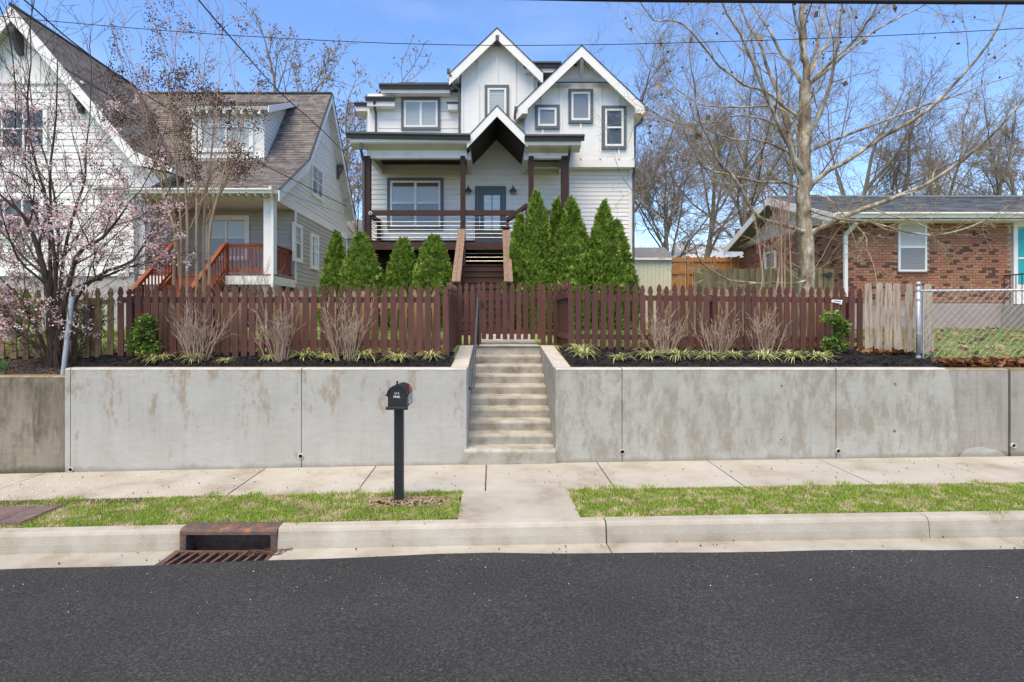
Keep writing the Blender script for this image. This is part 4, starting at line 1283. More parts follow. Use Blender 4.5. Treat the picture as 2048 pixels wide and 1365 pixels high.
# wall lamps (barn style)
for px in (937, 1026):
    x, z = PX(px, YH), PZ(383, YH)
    mb = MB()
    mb.lathe((x, YH - 0.13, z - 0.02), [(0.13, -0.03), (0.125, -0.01), (0.10, 0.05), (0.05, 0.09), (0.03, 0.12), (0.02, 0.16)], 14)
    sh = mb.build('lamp_shade', M_gutter, H)
    mb = MB(); mb.lathe((x, YH - 0.13, z - 0.11), [(0.02, -0.025), (0.055, 0.0), (0.065, 0.04), (0.065, 0.058)], 10); mb.build('lamp_glass', M_greyblind, sh)
    mb = MB(); mb.tube([(x, YH - 0.13, z + 0.13), (x, YH - 0.13, z + 0.17), (x, YH - 0.09, z + 0.19), (x, YH - 0.03, z + 0.16), (x, YH - 0.02, z + 0.10)], 0.011, 6); mb.lathe((x, YH - 0.03, z + 0.08), [(0.04, -0.03), (0.04, 0.01)], 10, axis='y'); mb.build('lamp_arm', M_gutter, sh)
for i, c in enumerate('519'):
    text_obj(c, 0.16, (PX(1024, YH), YH - 0.032, PZ(397 + 11 * i, YH)), fr0, M_steel, H, name='house_number')

# porch
FL = 4.58
PXL, PXR = PX(729, YP), PX(1137, YP)
np_ = 14
for i in range(np_):
    y0 = YP - 0.02 + (YH - YP) * i / np_
    MB().box(PXL, PXR, y0 + 0.004, y0 + (YH - YP) / np_ - 0.004, FL - 0.03, FL).build('porch_board', M_brown_h, H)
zb0, zb1 = PZ(500, YP), PZ(485.5, YP)
MB().box(PXL - 0.02, PXR + 0.02, YP - 0.05, YP, zb0, FL - 0.032).build('rim_beam', M_brown_h, H)
for px in (735, 1131):
    x = PX(px, YP)
    MB().box(x - 0.05, x + 0.05, YP + 0.002, YH - 0.03, zb0, FL - 0.035).build('side_beam', M_brown_h, H)
PB = [(729, 742), (921, 931), (1057, 1067), (1122, 1136)]
for i, (a, b) in enumerate(PB):
    x0, x1 = PX(a, YP), PX(b, YP)
    MB().box(x0, x1, YP - 0.11, YP + 0.09 - (0.04 if i in (1, 2) else 0), 2.0 if i in (0, 3) else 3.6, PZ(314, YP)).build('post', M_brown, H, bevel=0.004)
rz0, rz1 = PZ(431.5, YP), PZ(421.5, YP)
for (a, b) in ((742, 921), (931, 1030), (1067, 1122)):
    x0, x1 = PX(a, YP) + 0.002, PX(b, YP) - 0.002
    rl = MB().box(x0, x1, YP - 0.07, YP + 0.04, rz0, rz1).build('rail', M_brown_h, H)
    for k in range(6):
        z = PZ(436.5 + k * 7.8, YP)
        MB().tube([(x0, YP - 0.01, z), (x1, YP - 0.01, z)], 0.0085, 6).build('rod', M_steel, rl)
xl_ = PX(736, YP)
rl = MB().box(xl_ - 0.04, xl_ + 0.05, YP + 0.1, YH - 0.14, rz0, rz1).build('rail', M_brown_h, H)
MB().box(xl_ - 0.06, xl_ + 0.06, YH - 0.14, YH - 0.03, FL, rz1 + 0.02).build('post', M_brown, H)
for k in range(6):
    z = PZ(436.5 + k * 7.8, YP)
    MB().tube([(xl_, YP + 0.1, z), (xl_, YH - 0.14, z)], 0.0105, 6).build('rod', M_steel, rl)
for k in range(3):
    z = PZ(507.5 + k * 7.6, YP + 0.05)
    MB().tube([(PX(931, YP), YP + 0.05, z), (PX(1007, YP), YP + 0.05, z)], 0.0115, 6).build('rod', M_steel, H)
# beams and ceiling over the porch
cz = PZ(330, YH)
for a, b, Yb in ((735, 934, YP - 0.1), (1056, 1137, YP - 0.1)):
    x0, x1 = PX(a, YP), PX(b, YP)
    MB().box(x0, x1, Yb, Yb + 0.2, PZ(317, Yb), PZ(288, Yb)).build('porch_beam', M_wornw, H)
    n_ = 12
    for i in range(n_):
        y0 = Yb + 0.2 + (YH - Yb - 0.2) * i / n_
        MB().box(x0, x1, y0 + 0.002, y0 + (YH - Yb - 0.2) / n_ - 0.004, cz, cz + 0.03).build('ceiling_board', M_soffit, H)
for px in (741, 937, 1053, 1133):
    x = PX(px, YP)
    zlo = PZ(317, YP - 0.1)
    MB().box(x - 0.07, x + 0.07, YP + 0.102, YH - 0.03, zlo, cz - 0.004 if px in (741, 1133) else cz + 0.25).build('side_beam', M_wornw, H)
M_lens = pmat('warm_lamp_lens', [(0.9, 0.7, 0.4)], rough=0.4)
M_lens.node_tree.nodes['Principled BSDF'].inputs['Emission Color'].default_value = (1.0, 0.62, 0.25, 1)
M_lens.node_tree.nodes['Principled BSDF'].inputs['Emission Strength'].default_value = 1.6
for px in (820, 905):
    mb = MB(); mb.lathe((PX(px, YP), YP + 0.45, cz - 0.006), [(0.07, -0.004), (0.085, 0.0), (0.085, 0.012)], 14).build('ceiling_light', M_lens, H)
Ye_ = 17.45
for a, b, pyt, bb in ((694, 941, 266.5, 0), (1049, 1168, 272, 1)):
    x0, x1, zt = PX(a, Ye_), PX(b, Ye_), PZ(pyt, Ye_)
    gutter(H, (x0, Ye_, zt), (x1, Ye_, PZ(pyt + (4 if not bb else 0), Ye_)), M_gutter, 0.165)
    xa, xb = x0 + (0.09 if not bb else 0.02), x1 - (0.02 if not bb else 0.09)
    mb = MB()
    zl0, zl1 = zt - 0.15, zt - 0.33
    mb.prism([(xa, Ye_ + 0.002, zl0), (xa, Ye_ + 0.002, zl0 - 0.12), (xa, Ye_ + 0.05, zl1 + 0.02), (xa, Ye_ + 0.3, zl1 - 0.06), (xa, Ye_ + 0.42, zl1 - 0.06), (xa, Ye_ + 0.42, zt)], (xb - xa, 0, 0))
    mb.build('eave_box', M_wornw, H)
    mb = MB()
    mb.prism([(x0 + 0.02, Ye_ + 0.0, zt - 0.03), (x0 + 0.02, YH, zt + 0.42), (x0 + 0.02, YH, zt + 0.34), (x0 + 0.02, Ye_ + 0.0, zt - 0.11)], (x1 - x0 - 0.04, 0, 0))
    mb.build('porch_roof', M_shingledark, H)
gable_roof(H, PX(934, 17.5), PZ(277, 17.5), PX(994, 17.5), PZ(213.5, 17.5), PX(1055, 17.5), PZ(275, 17.5), 17.5, YH - 0.02, 0.30, M_shingledark, M_soffit, M_trimw, 0.31, fascia_t=0.035)
for sgn, xe, ze in ((-1, PX(934, 17.5), PZ(277, 17.5)), (1, PX(1055, 17.5), PZ(275, 17.5))):     # timber boarding under the entry gable
    xa, za = PX(994, 17.5), PZ(213.5, 17.5)
    for i in range(9):
        t0, t1 = i / 9, (i + 1) / 9 - 0.012
        q = [(xe + (xa - xe) * t, 17.52, ze + (za - ze) * t - 0.304) for t in (t0, t1)]
        MB().prism([q[0], q[1], (q[1][0], 17.52, q[1][2] - 0.012), (q[0][0], 17.52, q[0][2] - 0.012)], (0, YH - 17.55, 0)).build('ceiling_board', M_soffit, H)
# downpipes
def downpipe(parent, pts, mat, w=0.075):
    mb = MB()
    for a, b in zip(pts[:-1], pts[1:]): mb.beam(a, b, w, w * 0.8, up=(0.02, 1, 0.01))
    return mb.build('downpipe', mat, parent, bevel=0.006)
downpipe(H, [P(722, 280, 17.5), P(722, 300, 17.5), P(727, 322, 17.8), P(727, 560, 17.8)], M_gutter)
downpipe(H, [P(1140, 280, 17.5), P(1140, 298, 17.5), P(1136, 325, 17.9), P(1136, 500, 17.9)], M_gutter)
downpipe(H, [P(749, 202, 19.75), P(749, 212, 19.85), P(752, 228, 20.1), P(752, 266, 20.1)], M_gutter)
downpipe(H, [P(901, 150, 19.3), P(903, 172, 19.6), P(918, 178, 19.7), P(919, 190, 19.7), P(919, 268, 19.7)], M_gutter)
downpipe(H, [P(1287, 224, 19.0), P(1282, 245, 19.3), P(1270, 255, 19.35), P(1268, 340, 19.5), (XR + 0.02, YH - 0.05, PZ(350, YH)), (XR + 0.02, YH - 0.05, 1.9)], M_gutter)
sc = thing('security_camera', 'small white camera fixed to the left porch post', 'camera', P(741, 427, YP - 0.12))
mb = MB(); mb.lathe(P(741, 427, YP - 0.22), [(0.045, -0.05), (0.055, -0.03), (0.055, 0.06), (0.03, 0.075)], 12, axis='y').build('body', M_letter, sc)
mb = MB(); mb.lathe(P(741, 427, YP - 0.22), [(0.03, -0.056), (0.03, -0.049)], 12, axis='y').build('lens', M_black, sc)
MB().tube([P(740, 429, YP - 0.16), P(738, 431, YP - 0.10)], 0.015, 6).build('mount', M_letter, sc)

# porch stair: lower flight, landing, upper flight to the right
S = thing('porch_stair', 'dark timber stair with pale worn handrail boards leading up to the porch', 'stairs', (-0.25, 15.5, 1.9))
xs0, xs1 = -0.86, 0.34
for i in range(11):
    z = 3.75 - 0.18 * i
    y = 16.6 - 0.28 * i
    if z < 1.95: break
    MB().box(xs0, xs1, y - 0.02, y + 0.135, z - 0.035, z).build('tread', M_brown_h, S)
    MB().box(xs0, xs1, y + 0.141, y + 0.285, z - 0.035, z).build('tread', M_brown_h, S)
    MB().box(xs0 + 0.01, xs1 - 0.01, y + 0.004, y + 0.024, z - 0.18, z - 0.037).build('riser', M_brown_h, S)
for y0 in lin(16.9, YP - 0.25, 5): MB().box(xs0, xs1 + 1.0, y0, y0 + 0.165, 3.714, 3.748).build('landing_board', M_brown_h, S)
MB().box(xs0 + 0.01, xs1 - 0.01, 16.63, 16.66, 3.4, 3.71).build('riser', M_brown_h, S)
for x in (-0.91, 0.40):
    top, bot = Vector((x, 17.02, 4.83)), Vector((x, 14.28, 3.10))
    for k, dx in enumerate((-0.056, 0.056)):
        MB().beam(bot + Vector((dx, 0, 0)), top + Vector((dx, 0, 0)), 0.106, 0.04).build('handrail_board', M_railwood, S)
    MB().box(x - 0.05, x + 0.05, 14.38, 14.48, 1.85, 3.16).build('post', M_brown, S)
    MB().box(x - 0.055, x + 0.055, 16.98, 17.09, 2.0, 4.87 if x > 0 else 4.80).build('post', M_brown, S)
    MB().beam((x * 0.97, 13.9, 1.82), (x * 0.97, 16.7, 3.62), 0.05, 0.28).build('stringer', M_brown, S)
    for k in range(4):
        d_ = Vector((0, 0, -0.16 - 0.15 * k))
        MB().tube([bot + d_ + Vector((0, 0.1, 0.06)), top + d_], 0.010, 5).build('rod', M_steel, S)
MB().box(0.28, 0.53, 16.92, 17.15, 4.872, 4.90).build('post_cap', M_brown_h, S)
# upper flight, rising to the right along the porch front
for i in range(4):
    MB().box(0.55 + 0.28 * i, 0.55 + 0.28 * (i + 1), 16.95, YP - 0.06, 3.75 + 0.166 * (i + 1) - 0.035, 3.75 + 0.166 * (i + 1)).build('tread', M_brown_h, S)
for k in (0, 1):
    a, b = P(1013, 440 + 3 * k, 17.2), P(1055, 409 + 3 * k, 17.2)
    MB().beam(a + Vector((0, 0.1 * k, 0)), b + Vector((0, 0.1 * k, 0)), 0.045, 0.10).build('handrail_board', M_brown, S)
for t in (0.05, 0.45, 0.95):
    p = P(1013, 443, 17.2).lerp(P(1055, 412, 17.2), t)
    MB().box(p.x - 0.03, p.x + 0.03, 17.2, 17.28, 3.7, p.z + 0.02).build('post', M_brown, S)
for k in range(4):
    MB().tube([P(1016, 452 + 8 * k, 17.25), P(1068, 412 + 8 * k, 17.25)], 0.010, 5).build('rod', M_steel, S)

# ================================================================ white neighbour on the left
NX = -6.85
N_ = thing('house', 'white house with brown shingle roofs and a red porch railing at the left', 'house', (-10, 18, 1.9))
fs_ = facing_right(NX)
def sp(px, py, X=NX):
    Y = X * F / (px - CX)
    return (Y, PZ(py, Y))
EY, EZ, KY, KZ, RY, RZ, BY, BZ = 17.5, 6.12, 20.4, 7.84, 23.3, 11.32, 27.2, 6.95
prof_top = [(26.9, 7.25), (RY, RZ - 0.12), (KY, KZ - 0.1), (18.0, 6.34)]
MB().prism([(NX - 0.01, 18.0, 6.0)] + [(NX - 0.01, y, z - 0.1) for y, z in reversed(prof_top)] + [(NX - 0.01, 26.9, 6.0)], (-12, 0, 0)).build('wall_core', M_white, N_)
MB().box(-19, NX - 0.01, 19.95, 26.9, 1.7, 6.0).build('wall_core', M_greige, N_)
siding(N_, fs_, [(19.9, 2.0), (26.9, 2.0), (26.9, 5.92), (19.9, 5.92)], 0.155, M_greige)
siding(N_, fs_, [(18.0, 6.12), (26.9, 6.12)] + prof_top, 0.155, M_white)
mb = MB(); fs_.box(mb, 18.0, 26.9, 5.92, 6.12, 0, 0.035); mb.build('band_board', M_trimw, N_)
mb = MB(); fs_.box(mb, 19.84, 19.98, 3.4, 5.92, 0, 0.034); mb.build('corner_board', M_trimw, N_)
mb = MB(); fs_.box(mb, 26.8, 26.92, 2.0, 7.1, 0, 0.034); mb.build('corner_board', M_trimw, N_)
# board and batten at the top of the side gable
for i in range(6):
    y = 21.9 + i * 0.5
    zt = KZ + (y - KY) * 1.2 - 0.1 if y < RY else RZ - (y - RY) * 1.13 - 0.1
    mb = MB(); fs_.box(mb, y - 0.035, y + 0.035, 9.25, zt - 0.15, 0.02, 0.05); mb.build('batten', M_trimw, N_)
mb = MB(); mb.prism([fs_.pt(a, b, 0.0) for a, b in [(21.55, 9.22), (25.15, 9.22), (RY, RZ - 0.15)]], (0.035, 0, 0)); mb.build('gable_panel', M_white, N_)
for r4, kw in (((620, 643.5, 322, 398), dict(cols=2)), ((584, 601, 444, 528), dict()), ((619.5, 634, 466, 543), dict())):
    ya, yb = sp(r4[0], 0)[0], sp(r4[1], 0)[0]
    zt, zb = sp(r4[0], r4[2])[1], sp(r4[0], r4[3] - (r4[1] - r4[0]) * 0.35)[1]
    window(N_, fs_, ya, yb, zb, zt, trim=0.085, trim_mat=M_trimw, sash=0.05, back=M_greyblind, slats=False, lower_back=M_dark, grid=(2, 2), **kw)
# roofs: shingled planes
def roof_plane(parent, x0, x1, y0, z0, y1, z1, mat, poly=None, seed=1, name='roof'):
    ln = math.hypot(y1 - y0, z1 - z0)
    return shingles(parent, (0, y0, z0), (1, 0, 0), (0, (y1 - y0) / ln, (z1 - z0) / ln), poly(ln) if poly else [(x0, 0), (x1, 0), (x1, ln), (x0, ln)], mat, M_trimw, seed=seed, slab_name=name)
OX = NX + 0.32
roof_plane(N_, -12.2, OX, EY, EZ, KY, KZ, M_shingle, seed=2)
roof_plane(N_, -14.5, OX, KY, KZ, RY, RZ, M_shingle, seed=3)
mb = MB(); mb.prism([(-15, RY, RZ + 0.01), (-15, BY, BZ), (-15, BY, BZ - 0.12), (-15, RY, RZ - 0.11)], (15 + OX, 0, 0)); mb.build('roof', M_trimw, N_)
mb = MB()
for (y0, z0), (y1, z1) in (((RY, RZ), (BY, BZ)), ((KY, KZ), (RY, RZ)), ((EY, EZ), (KY, KZ))):
    mb.prism([(OX + 0.002, y0, z0 - 0.34), (OX + 0.002, y1, z1 - 0.34), (OX + 0.002, y1, z1 - 0.01), (OX + 0.002, y0, z0 - 0.01)], (0.03, 0, 0))
mb.build('rake_board', M_trimw, N_)
mb = MB()
for (y0, z0), (y1, z1) in (((RY, RZ), (BY, BZ)), ((KY, KZ), (RY, RZ)), ((EY, EZ), (KY, KZ))):
    mb.beam((OX + 0.02, y0, z0 + 0.02), (OX + 0.02, y1, z1 + 0.02), 0.07, 0.03)
mb.build('roof_edge', M_shingledark, N_)
MB().tube([(-15, RY, RZ + 0.02), (OX, RY, RZ + 0.02)], 0.07, 6).build('ridge_cap', M_shingledark, N_)
for y, z in ((RY - 0.15, RZ - 0.35), (21.4, 8.85), (25.2, 8.95)):
    br = MB()
    br.box(NX + 0.03, OX - 0.01, y - 0.06, y + 0.06, z - 0.10, z)
    br.box(NX + 0.03, NX + 0.11, y - 0.055, y + 0.055, z - 0.62, z - 0.10)
    br.beam((NX + 0.08, y, z - 0.52), (OX - 0.03, y, z - 0.09), 0.07, 0.06)
    br.build('bracket', M_gutter, N_)
# front gable of the neighbour
GY = 17.7
ff = front(GY)
GX, GZ = -14.5, 11.62
ex, ez = PX(268, 17.3), PZ(303, 17.3)
k = (GZ - ez) / (ex - GX)
gx1 = PX(268, GY)
wallpoly = [(2 * GX - gx1, 3.62), (gx1, 3.62), (gx1, GZ - 0.18 - k * (gx1 - GX)), (GX, GZ - 0.18), (2 * GX - gx1, GZ - 0.18 - k * (gx1 - GX))]
MB().prism([(a, GY + 0.004, b) for a, b in wallpoly], (0, 5.5, 0)).build('wall_core', M_white, N_)
low = clip_rect(wallpoly, b1=9.42)
siding(N_, ff, low, 0.205, M_white)
up_ = clip_rect(wallpoly, b0=9.5)
mb = MB(); mb.prism([ff.pt(a, b) for a, b in up_], (0, -0.012, 0)).build('gable_panel', M_white, N_)
mb = MB(); ff.box(mb, GX - 1.9, GX + 1.9, 9.42, 9.5, 0, 0.06); mb.build('band_board', M_trimw, N_)
for px in (2, 39, 79, 119):
    x = PX(px, GY)
    zt = GZ - 0.5 - k * abs(x - GX)
    mb = MB(); ff.box(mb, x - 0.045, x + 0.045, 9.5, zt, 0.01, 0.04); mb.build('batten', M_trimw, N_)
MB().box(2 * GX - gx1, gx1, GY + 0.02, GY + 0.3, 1.6, 3.62).build('foundation', M_stone, N_)
MB().box(gx1 - 0.14, gx1 + 0.01, GY - 0.035, GY + 0.02, 3.62, wallpoly[2][1]).build('corner_board', M_trimw, N_)
mb = MB(); ff.box(mb, 2 * GX - gx1, gx1 - 0.142, 3.5, 3.74, 0, 0.04); mb.build('base_board', M_trimw, N_)
window(N_, ff, *pxrect(-40, 98, 214, 304, GY), trim=0.085, trim_mat=M_trimw, cols=3, sash=0.05, back=M_dark, slats=False)
window(N_, ff, *pxrect(-30, 90, 392, 478, GY), trim=0.085, trim_mat=M_trimw, cols=3, sash=0.05, back=M_dark, slats=False)
mb = MB(); ff.box(mb, PX(193, GY), PX(204, GY), PZ(562, GY), PZ(554, GY) , -0.019, -0.01); mb.build('foundation_vent', M_void, N_)
# gable roof planes: right one shingled in view
def slope_side(xa, za, xe, ze, y0, y1, seed, shin):
    d = Vector((xa - xe, 0, za - ze))
    ln = d.length
    if shin:
        O = Vector((xe, 0, ze))
        return shingles(N_, O, (0, 1, 0), d.normalized(), [(y0, 0), (y1, 0), (y1, ln), (y0, ln)], M_shingle, M_trimw, seed=seed, thick=0.14)
    mb = MB(); mb.prism([(xe, y0, ze), (xa, y0, za), (xa, y0, za - 0.14), (xe, y0, ze - 0.14)], (0, y1 - y0, 0))
    return mb.build('roof', M_trimw, N_)
slope_side(GX, GZ, ex, ez, 17.3, 23.2, 5, True)
fx, fz = PX(345, 17.3), PZ(336, 17.3)
slope_side(ex, ez, fx, fz, 17.3, 19.2, 6, True)
slope_side(GX, GZ, 2 * GX - ex, ez, 17.3, 23.2, 7, False)
mb = MB()
fb_ = 0.40
mb.prism([(ex, 17.298, ez), (GX, 17.298, GZ), (GX, 17.298, GZ - fb_ * 1.15), (ex, 17.298, ez - fb_)], (0, -0.03, 0))
mb.prism([(2 * GX - ex, 17.298, ez), (GX, 17.298, GZ), (GX, 17.298, GZ - fb_ * 1.15), (2 * GX - ex, 17.298, ez - fb_)], (0, -0.03, 0))
mb.prism([(ex, 17.298, ez), (fx, 17.298, fz), (fx, 17.298, fz - 0.14), (ex, 17.298, ez - fb_)], (0, -0.03, 0))
mb.build('rake_board', M_trimw, N_)
mb = MB(); mb.prism([(gx1, 17.7, ez - 0.3), (fx - 0.2, 17.7, fz - 0.1), (gx1, 17.7, fz - 0.75)], (0, 0.9, 0)); mb.build('eave_return', M_white, N_)
MB().tube([(GX, 17.25, GZ + 0.02), (GX, 23.3, GZ - 0.0)], 0.06, 6).build('ridge_cap', M_shingledark, N_)
for bx, bz in ((GX, GZ - 0.62), (PX(152, 17.4), PZ(174, 17.4))):
    br = MB()
    pr = [(bx - 0.07, 17.3, bz), (bx - 0.07, 17.68, bz), (bx - 0.07, 17.68, bz - 0.72), (bx - 0.07, 17.58, bz - 0.72), (bx - 0.07, 17.30, bz - 0.16)]
    br.prism(pr, (0.14, 0, 0)); br.build('bracket', M_gutter, N_)
# porch of the neighbour
gutter(N_, (gx1 + 0.02, EY - 0.02, EZ + 0.02), (NX + 0.15, EY - 0.02, EZ + 0.02), M_trimw, 0.14)
for i in range(16):
    x = gx1 + 0.2 + i * 0.255
    MB().box(x, x + 0.06, EY + 0.02, EY + 0.5, EZ - 0.17, EZ - 0.10).build('rafter_tail', M_trimw, N_)
PFY, PFZ = 17.95, 3.58
MB().box(gx1 + 0.01, NX + 0.02, PFY, PFY + 0.26, PZ(393, PFY), PZ(372, PFY)).build('porch_beam', M_trimw, N_)
MB().box(NX - 0.26, NX + 0.016, PFY + 0.262, 19.9, PZ(393, PFY), PZ(374, PFY)).build('porch_beam', M_trimw, N_)
MB().box(gx1, NX, PFY + 0.1, 19.94, PZ(380, PFY), PZ(378, PFY)).build('porch_ceiling', M_trimw, N_)
for a, b in ((274, 290), (527, 547)):
    x0, x1 = PX(a, PFY), PX(b, PFY)
    MB().box(x0, x1, PFY, PFY + 0.28, PFZ, PZ(393, PFY) - 0.002).build('post', M_trimw, N_)
    MB().box(x0 - 0.03, x1 + 0.03, PFY - 0.03, PFY + 0.31, PZ(399, PFY), PZ(394, PFY)).build('post_cap', M_trimw, N_)
fpr = front(19.92)
siding(N_, fpr, [(gx1, PFZ), (NX, PFZ), (NX, 6.1), (gx1, 6.1)], 0.155, M_greige)
window(N_, fpr, *pxrect(408, 500, 432, 522, 19.92), trim=0.10, trim_mat=M_trimw, cols=2, sash=0.06, back=M_blind, lower_back=M_greyblind)
mb = MB(); fpr.box(mb, *pxrect(296, 330, 420, 545, 19.92), 0, 0.05); nd = mb.build('front_door', M_brown, N_)
mb = MB(); fpr.box(mb, *pxrect(288, 296, 415, 545, 19.92), 0, 0.06); fpr.box(mb, *pxrect(330, 338, 415, 545, 19.92), 0, 0.06); mb.build('door_casing', M_trimw, N_)
MB().box(gx1, NX + 0.02, PFY - 0.02, 19.9, PFZ - 0.05, PFZ).build('porch_floor', M_redwood, N_)
MB().box(gx1, PX(345, PFY), PFY - 0.045, PFY - 0.022, PFZ - 0.32, PFZ - 0.052).build('porch_skirt', M_trimw, N_)
MB().box(PX(452, PFY), NX + 0.03, PFY - 0.045, PFY - 0.022, PFZ - 0.32, PFZ - 0.052).build('porch_skirt', M_trimw, N_)
MB().box(NX + 0.0, NX + 0.03, PFY - 0.02, 19.88, PFZ - 0.32, PFZ - 0.052).build('porch_skirt', M_trimw, N_)
MB().box(gx1, NX, 19.3, 19.4, 1.7, PFZ - 0.3).build('crawl_wall', M_void, N_)
for px in (300, 535):
    x = PX(px, PFY)
    MB().box(x - 0.2, x + 0.2, PFY + 0.02, PFY + 0.38, 1.7, PFZ - 0.06).build('pier', M_stone, N_)
def balusters(parent, a, b, h, n, mat, rail=0.05):
    a, b = Vector(a), Vector(b)
    MB().beam(a + Vector((0, 0, h)), b + Vector((0, 0, h)), 0.12, 0.045).build('top_rail', mat, parent)
    MB().beam(a + Vector((0, 0, h - 0.09)), b + Vector((0, 0, h - 0.09)), 0.04, 0.09).build('upper_rail', mat, parent)
    MB().beam(a + Vector((0, 0, 0.12)), b + Vector((0, 0, 0.12)), 0.04, 0.09).build('lower_rail', mat, parent)
    me = MB().box(-0.018, 0.018, -0.018, 0.018, 0, h - 0.18).mesh('baluster')
    me.materials.append(mat)
    for i in range(n):
        p = a.lerp(b, (i + 0.5) / n)
        inst('baluster', me, parent, p + Vector((0, 0, 0.14)))
Rr = thing('porch_railing', 'red stained wooden railing and stair of the white house porch', 'railing', (-9.2, 17.5, PFZ))
xa, xb, xc, xd = PX(290, PFY), PX(347, PFY), PX(450, PFY), PX(528, PFY)
balusters(Rr, (xa, PFY + 0.1, PFZ), (xb, PFY + 0.1, PFZ), 0.95, 7, M_redwood)
balusters(Rr, (xc, PFY + 0.1, PFZ), (xd, PFY + 0.1, PFZ), 0.95, 10, M_redwood)
balusters(Rr, (NX - 0.1, PFY + 0.3, PFZ), (NX - 0.1, 19.85, PFZ), 0.95, 12, M_redwood)
balusters(Rr, (xb, PFY - 0.05, PFZ), (xb, 15.9, 2.05), 0.95, 12, M_redwood)
balusters(Rr, (xc, PFY - 0.05, PFZ), (xc, 15.9, 2.05), 0.95, 12, M_redwood)
for x in (xb, xc):
    MB().box(x - 0.05, x + 0.05, PFY + 0.0, PFY + 0.1, PFZ - 0.2, PFZ + 1.0).build('newel_post', M_redwood, Rr)
    MB().beam((x, PFY - 0.02, PFZ - 0.16), (x, 15.7, 1.85), 0.05, 0.27).build('stringer', M_redwood, Rr)
for i in range(9):
    z, y = PFZ - 0.185 * (i + 1), PFY - 0.27 * (i + 1)
    MB().box(xb + 0.03, xc - 0.03, y, y + 0.30, z - 0.04, z).build('tread', M_redwood, Rr)
    MB().box(xb + 0.03, xc - 0.03, y + 0.27, y + 0.29, z + 0.002, z + 0.143).build('riser', M_redwood, Rr)
downpipe(N_, [P(541, 372, 17.45), P(541, 385, 17.5), P(545, 400, 17.85), P(545, 575, 17.85)], M_trimw, 0.085)
# shed dormer
DY = 20.3
fd = front(DY)
dxa, dxb = PX(383, DY), PX(528, DY)
dz0_, dz1_ = PZ(314, DY), PZ(222, DY)
MB().prism([(dxa, DY + 0.004, dz0_ - 0.3), (dxa, DY + 0.004, dz1_ + 0.12), (dxa, 22.9, dz1_ + 1.05), (dxa, 22.9, dz0_ - 0.3)], (dxb - dxa, 0, 0)).build('dormer_core', M_white, N_)
mb = MB(); fd.box(mb, dxa, dxb, dz0_, dz1_, 0, 0.012); mb.build('dormer_wall', M_white, N_)
mb = MB(); fd.box(mb, dxa - 0.02, dxb + 0.02, dz0_ - 0.06, dz0_ + 0.10, 0.0, 0.04); mb.build('dormer_sill', M_trimw, N_)
mb = MB(); fd.box(mb, dxa, dxb, PZ(247, DY), PZ(236, DY), 0.0, 0.035); mb.build('dormer_head', M_trimw, N_)
window(N_, fd, *pxrect(398, 508, 248, 306, DY), trim=0.09, trim_mat=M_trimw, cols=2, hung=False, sash=0.06)
fdr = facing_right(dxb)
siding(N_, fdr, [(DY, dz0_), (DY + 0.3, dz0_), (22.6, 10.55), (22.6, 10.75), (DY, dz1_ + 0.05)], 0.155, M_white)
shingles(N_, (0, 19.85, 9.55), (1, 0, 0), Vector((0, 2.95, 1.25)).normalized(), [(PX(372, 19.85), 0), (dxb + 0.32, 0), (dxb + 0.32, 3.2), (PX(372, 19.85), 3.2)], M_shingle, M_trimw, seed=9, slab_name='dormer_roof')
mb = MB(); mb.prism([(dxb + 0.322, 19.84, 9.56), (dxb + 0.322, 22.75, 10.79), (dxb + 0.322, 22.75, 10.62), (dxb + 0.322, 19.84, 9.32)], (0.03, 0, 0)); mb.build('dormer_rake', M_trimw, N_)
for i in range(9):
    x = dxa + 0.1 + i * 0.3
    MB().box(x, x + 0.09, 19.88, 20.28, 9.30, 9.42).build('rafter_tail', M_trimw, N_)

# ================================================================ brick house on the right
BYF, BXL = 17.0, 10.40
B = thing('house', 'single-storey red brick house with a low grey roof at the right', 'house', (14, BYF, 1.89))
bz0, bz1 = 2.60, PZ(438, BYF)
rear = 23.8
MB().box(BXL + 0.02, 26, BYF + 0.02, rear, 1.6, bz1 + 0.1).build('wall_core', M_mortar, B)
MB().box(BXL - 0.03, 26, BYF - 0.03, rear, 1.5, bz0).build('foundation', M_mauve, B)
wx0, wx1, wz0, wz1 = pxrect(1795, 1852, 446, 544, BYF)
ddx0 = PX(2025, BYF)
me_b = MB().box(-0.090, 0.090, -0.015, 0.03, 0, 0.066).mesh('brick'); me_b.materials.append(M_brick)
me_bd = MB().box(-0.090, 0.090, -0.015, 0.03, 0, 0.066).mesh('brick'); me_bd.materials.append(M_brickdark)
rnd = random.Random(11)
rows, nb = [], 0
cands = []
z, row = bz0 + 0.006, 0
while z < bz1 - 0.03:
    x = BXL + 0.094 + (0.095 if row % 2 else 0)
    while x < ddx0 + 0.3:
        if not (wx0 - 0.05 < x < wx1 + 0.05 and wz0 - 0.07 < z + 0.03 and z < wz1 + 0.02) and not (x > ddx0 - 0.06 and z > 2.55):
            cands.append((x, z))
        x += 0.1905
    z += 0.0785
    row += 1
rnd.shuffle(cands)
vis = [c for c in cands if c[1] > 2.62]
for i, (x, z) in enumerate(vis[:300]):
    dk = rnd.random() < 0.18
    inst('brick', me_bd if dk else me_b, B, (x, BYF + rnd.uniform(-0.003, 0.003), z))
ms, md = MB(), MB()
for x, z in vis[300:]:
    (md if rnd.random() < 0.18 else ms).box(x - 0.09, x + 0.09, BYF - 0.015, BYF + 0.03, z, z + 0.066)
z, row = bz0 + 0.006, 0
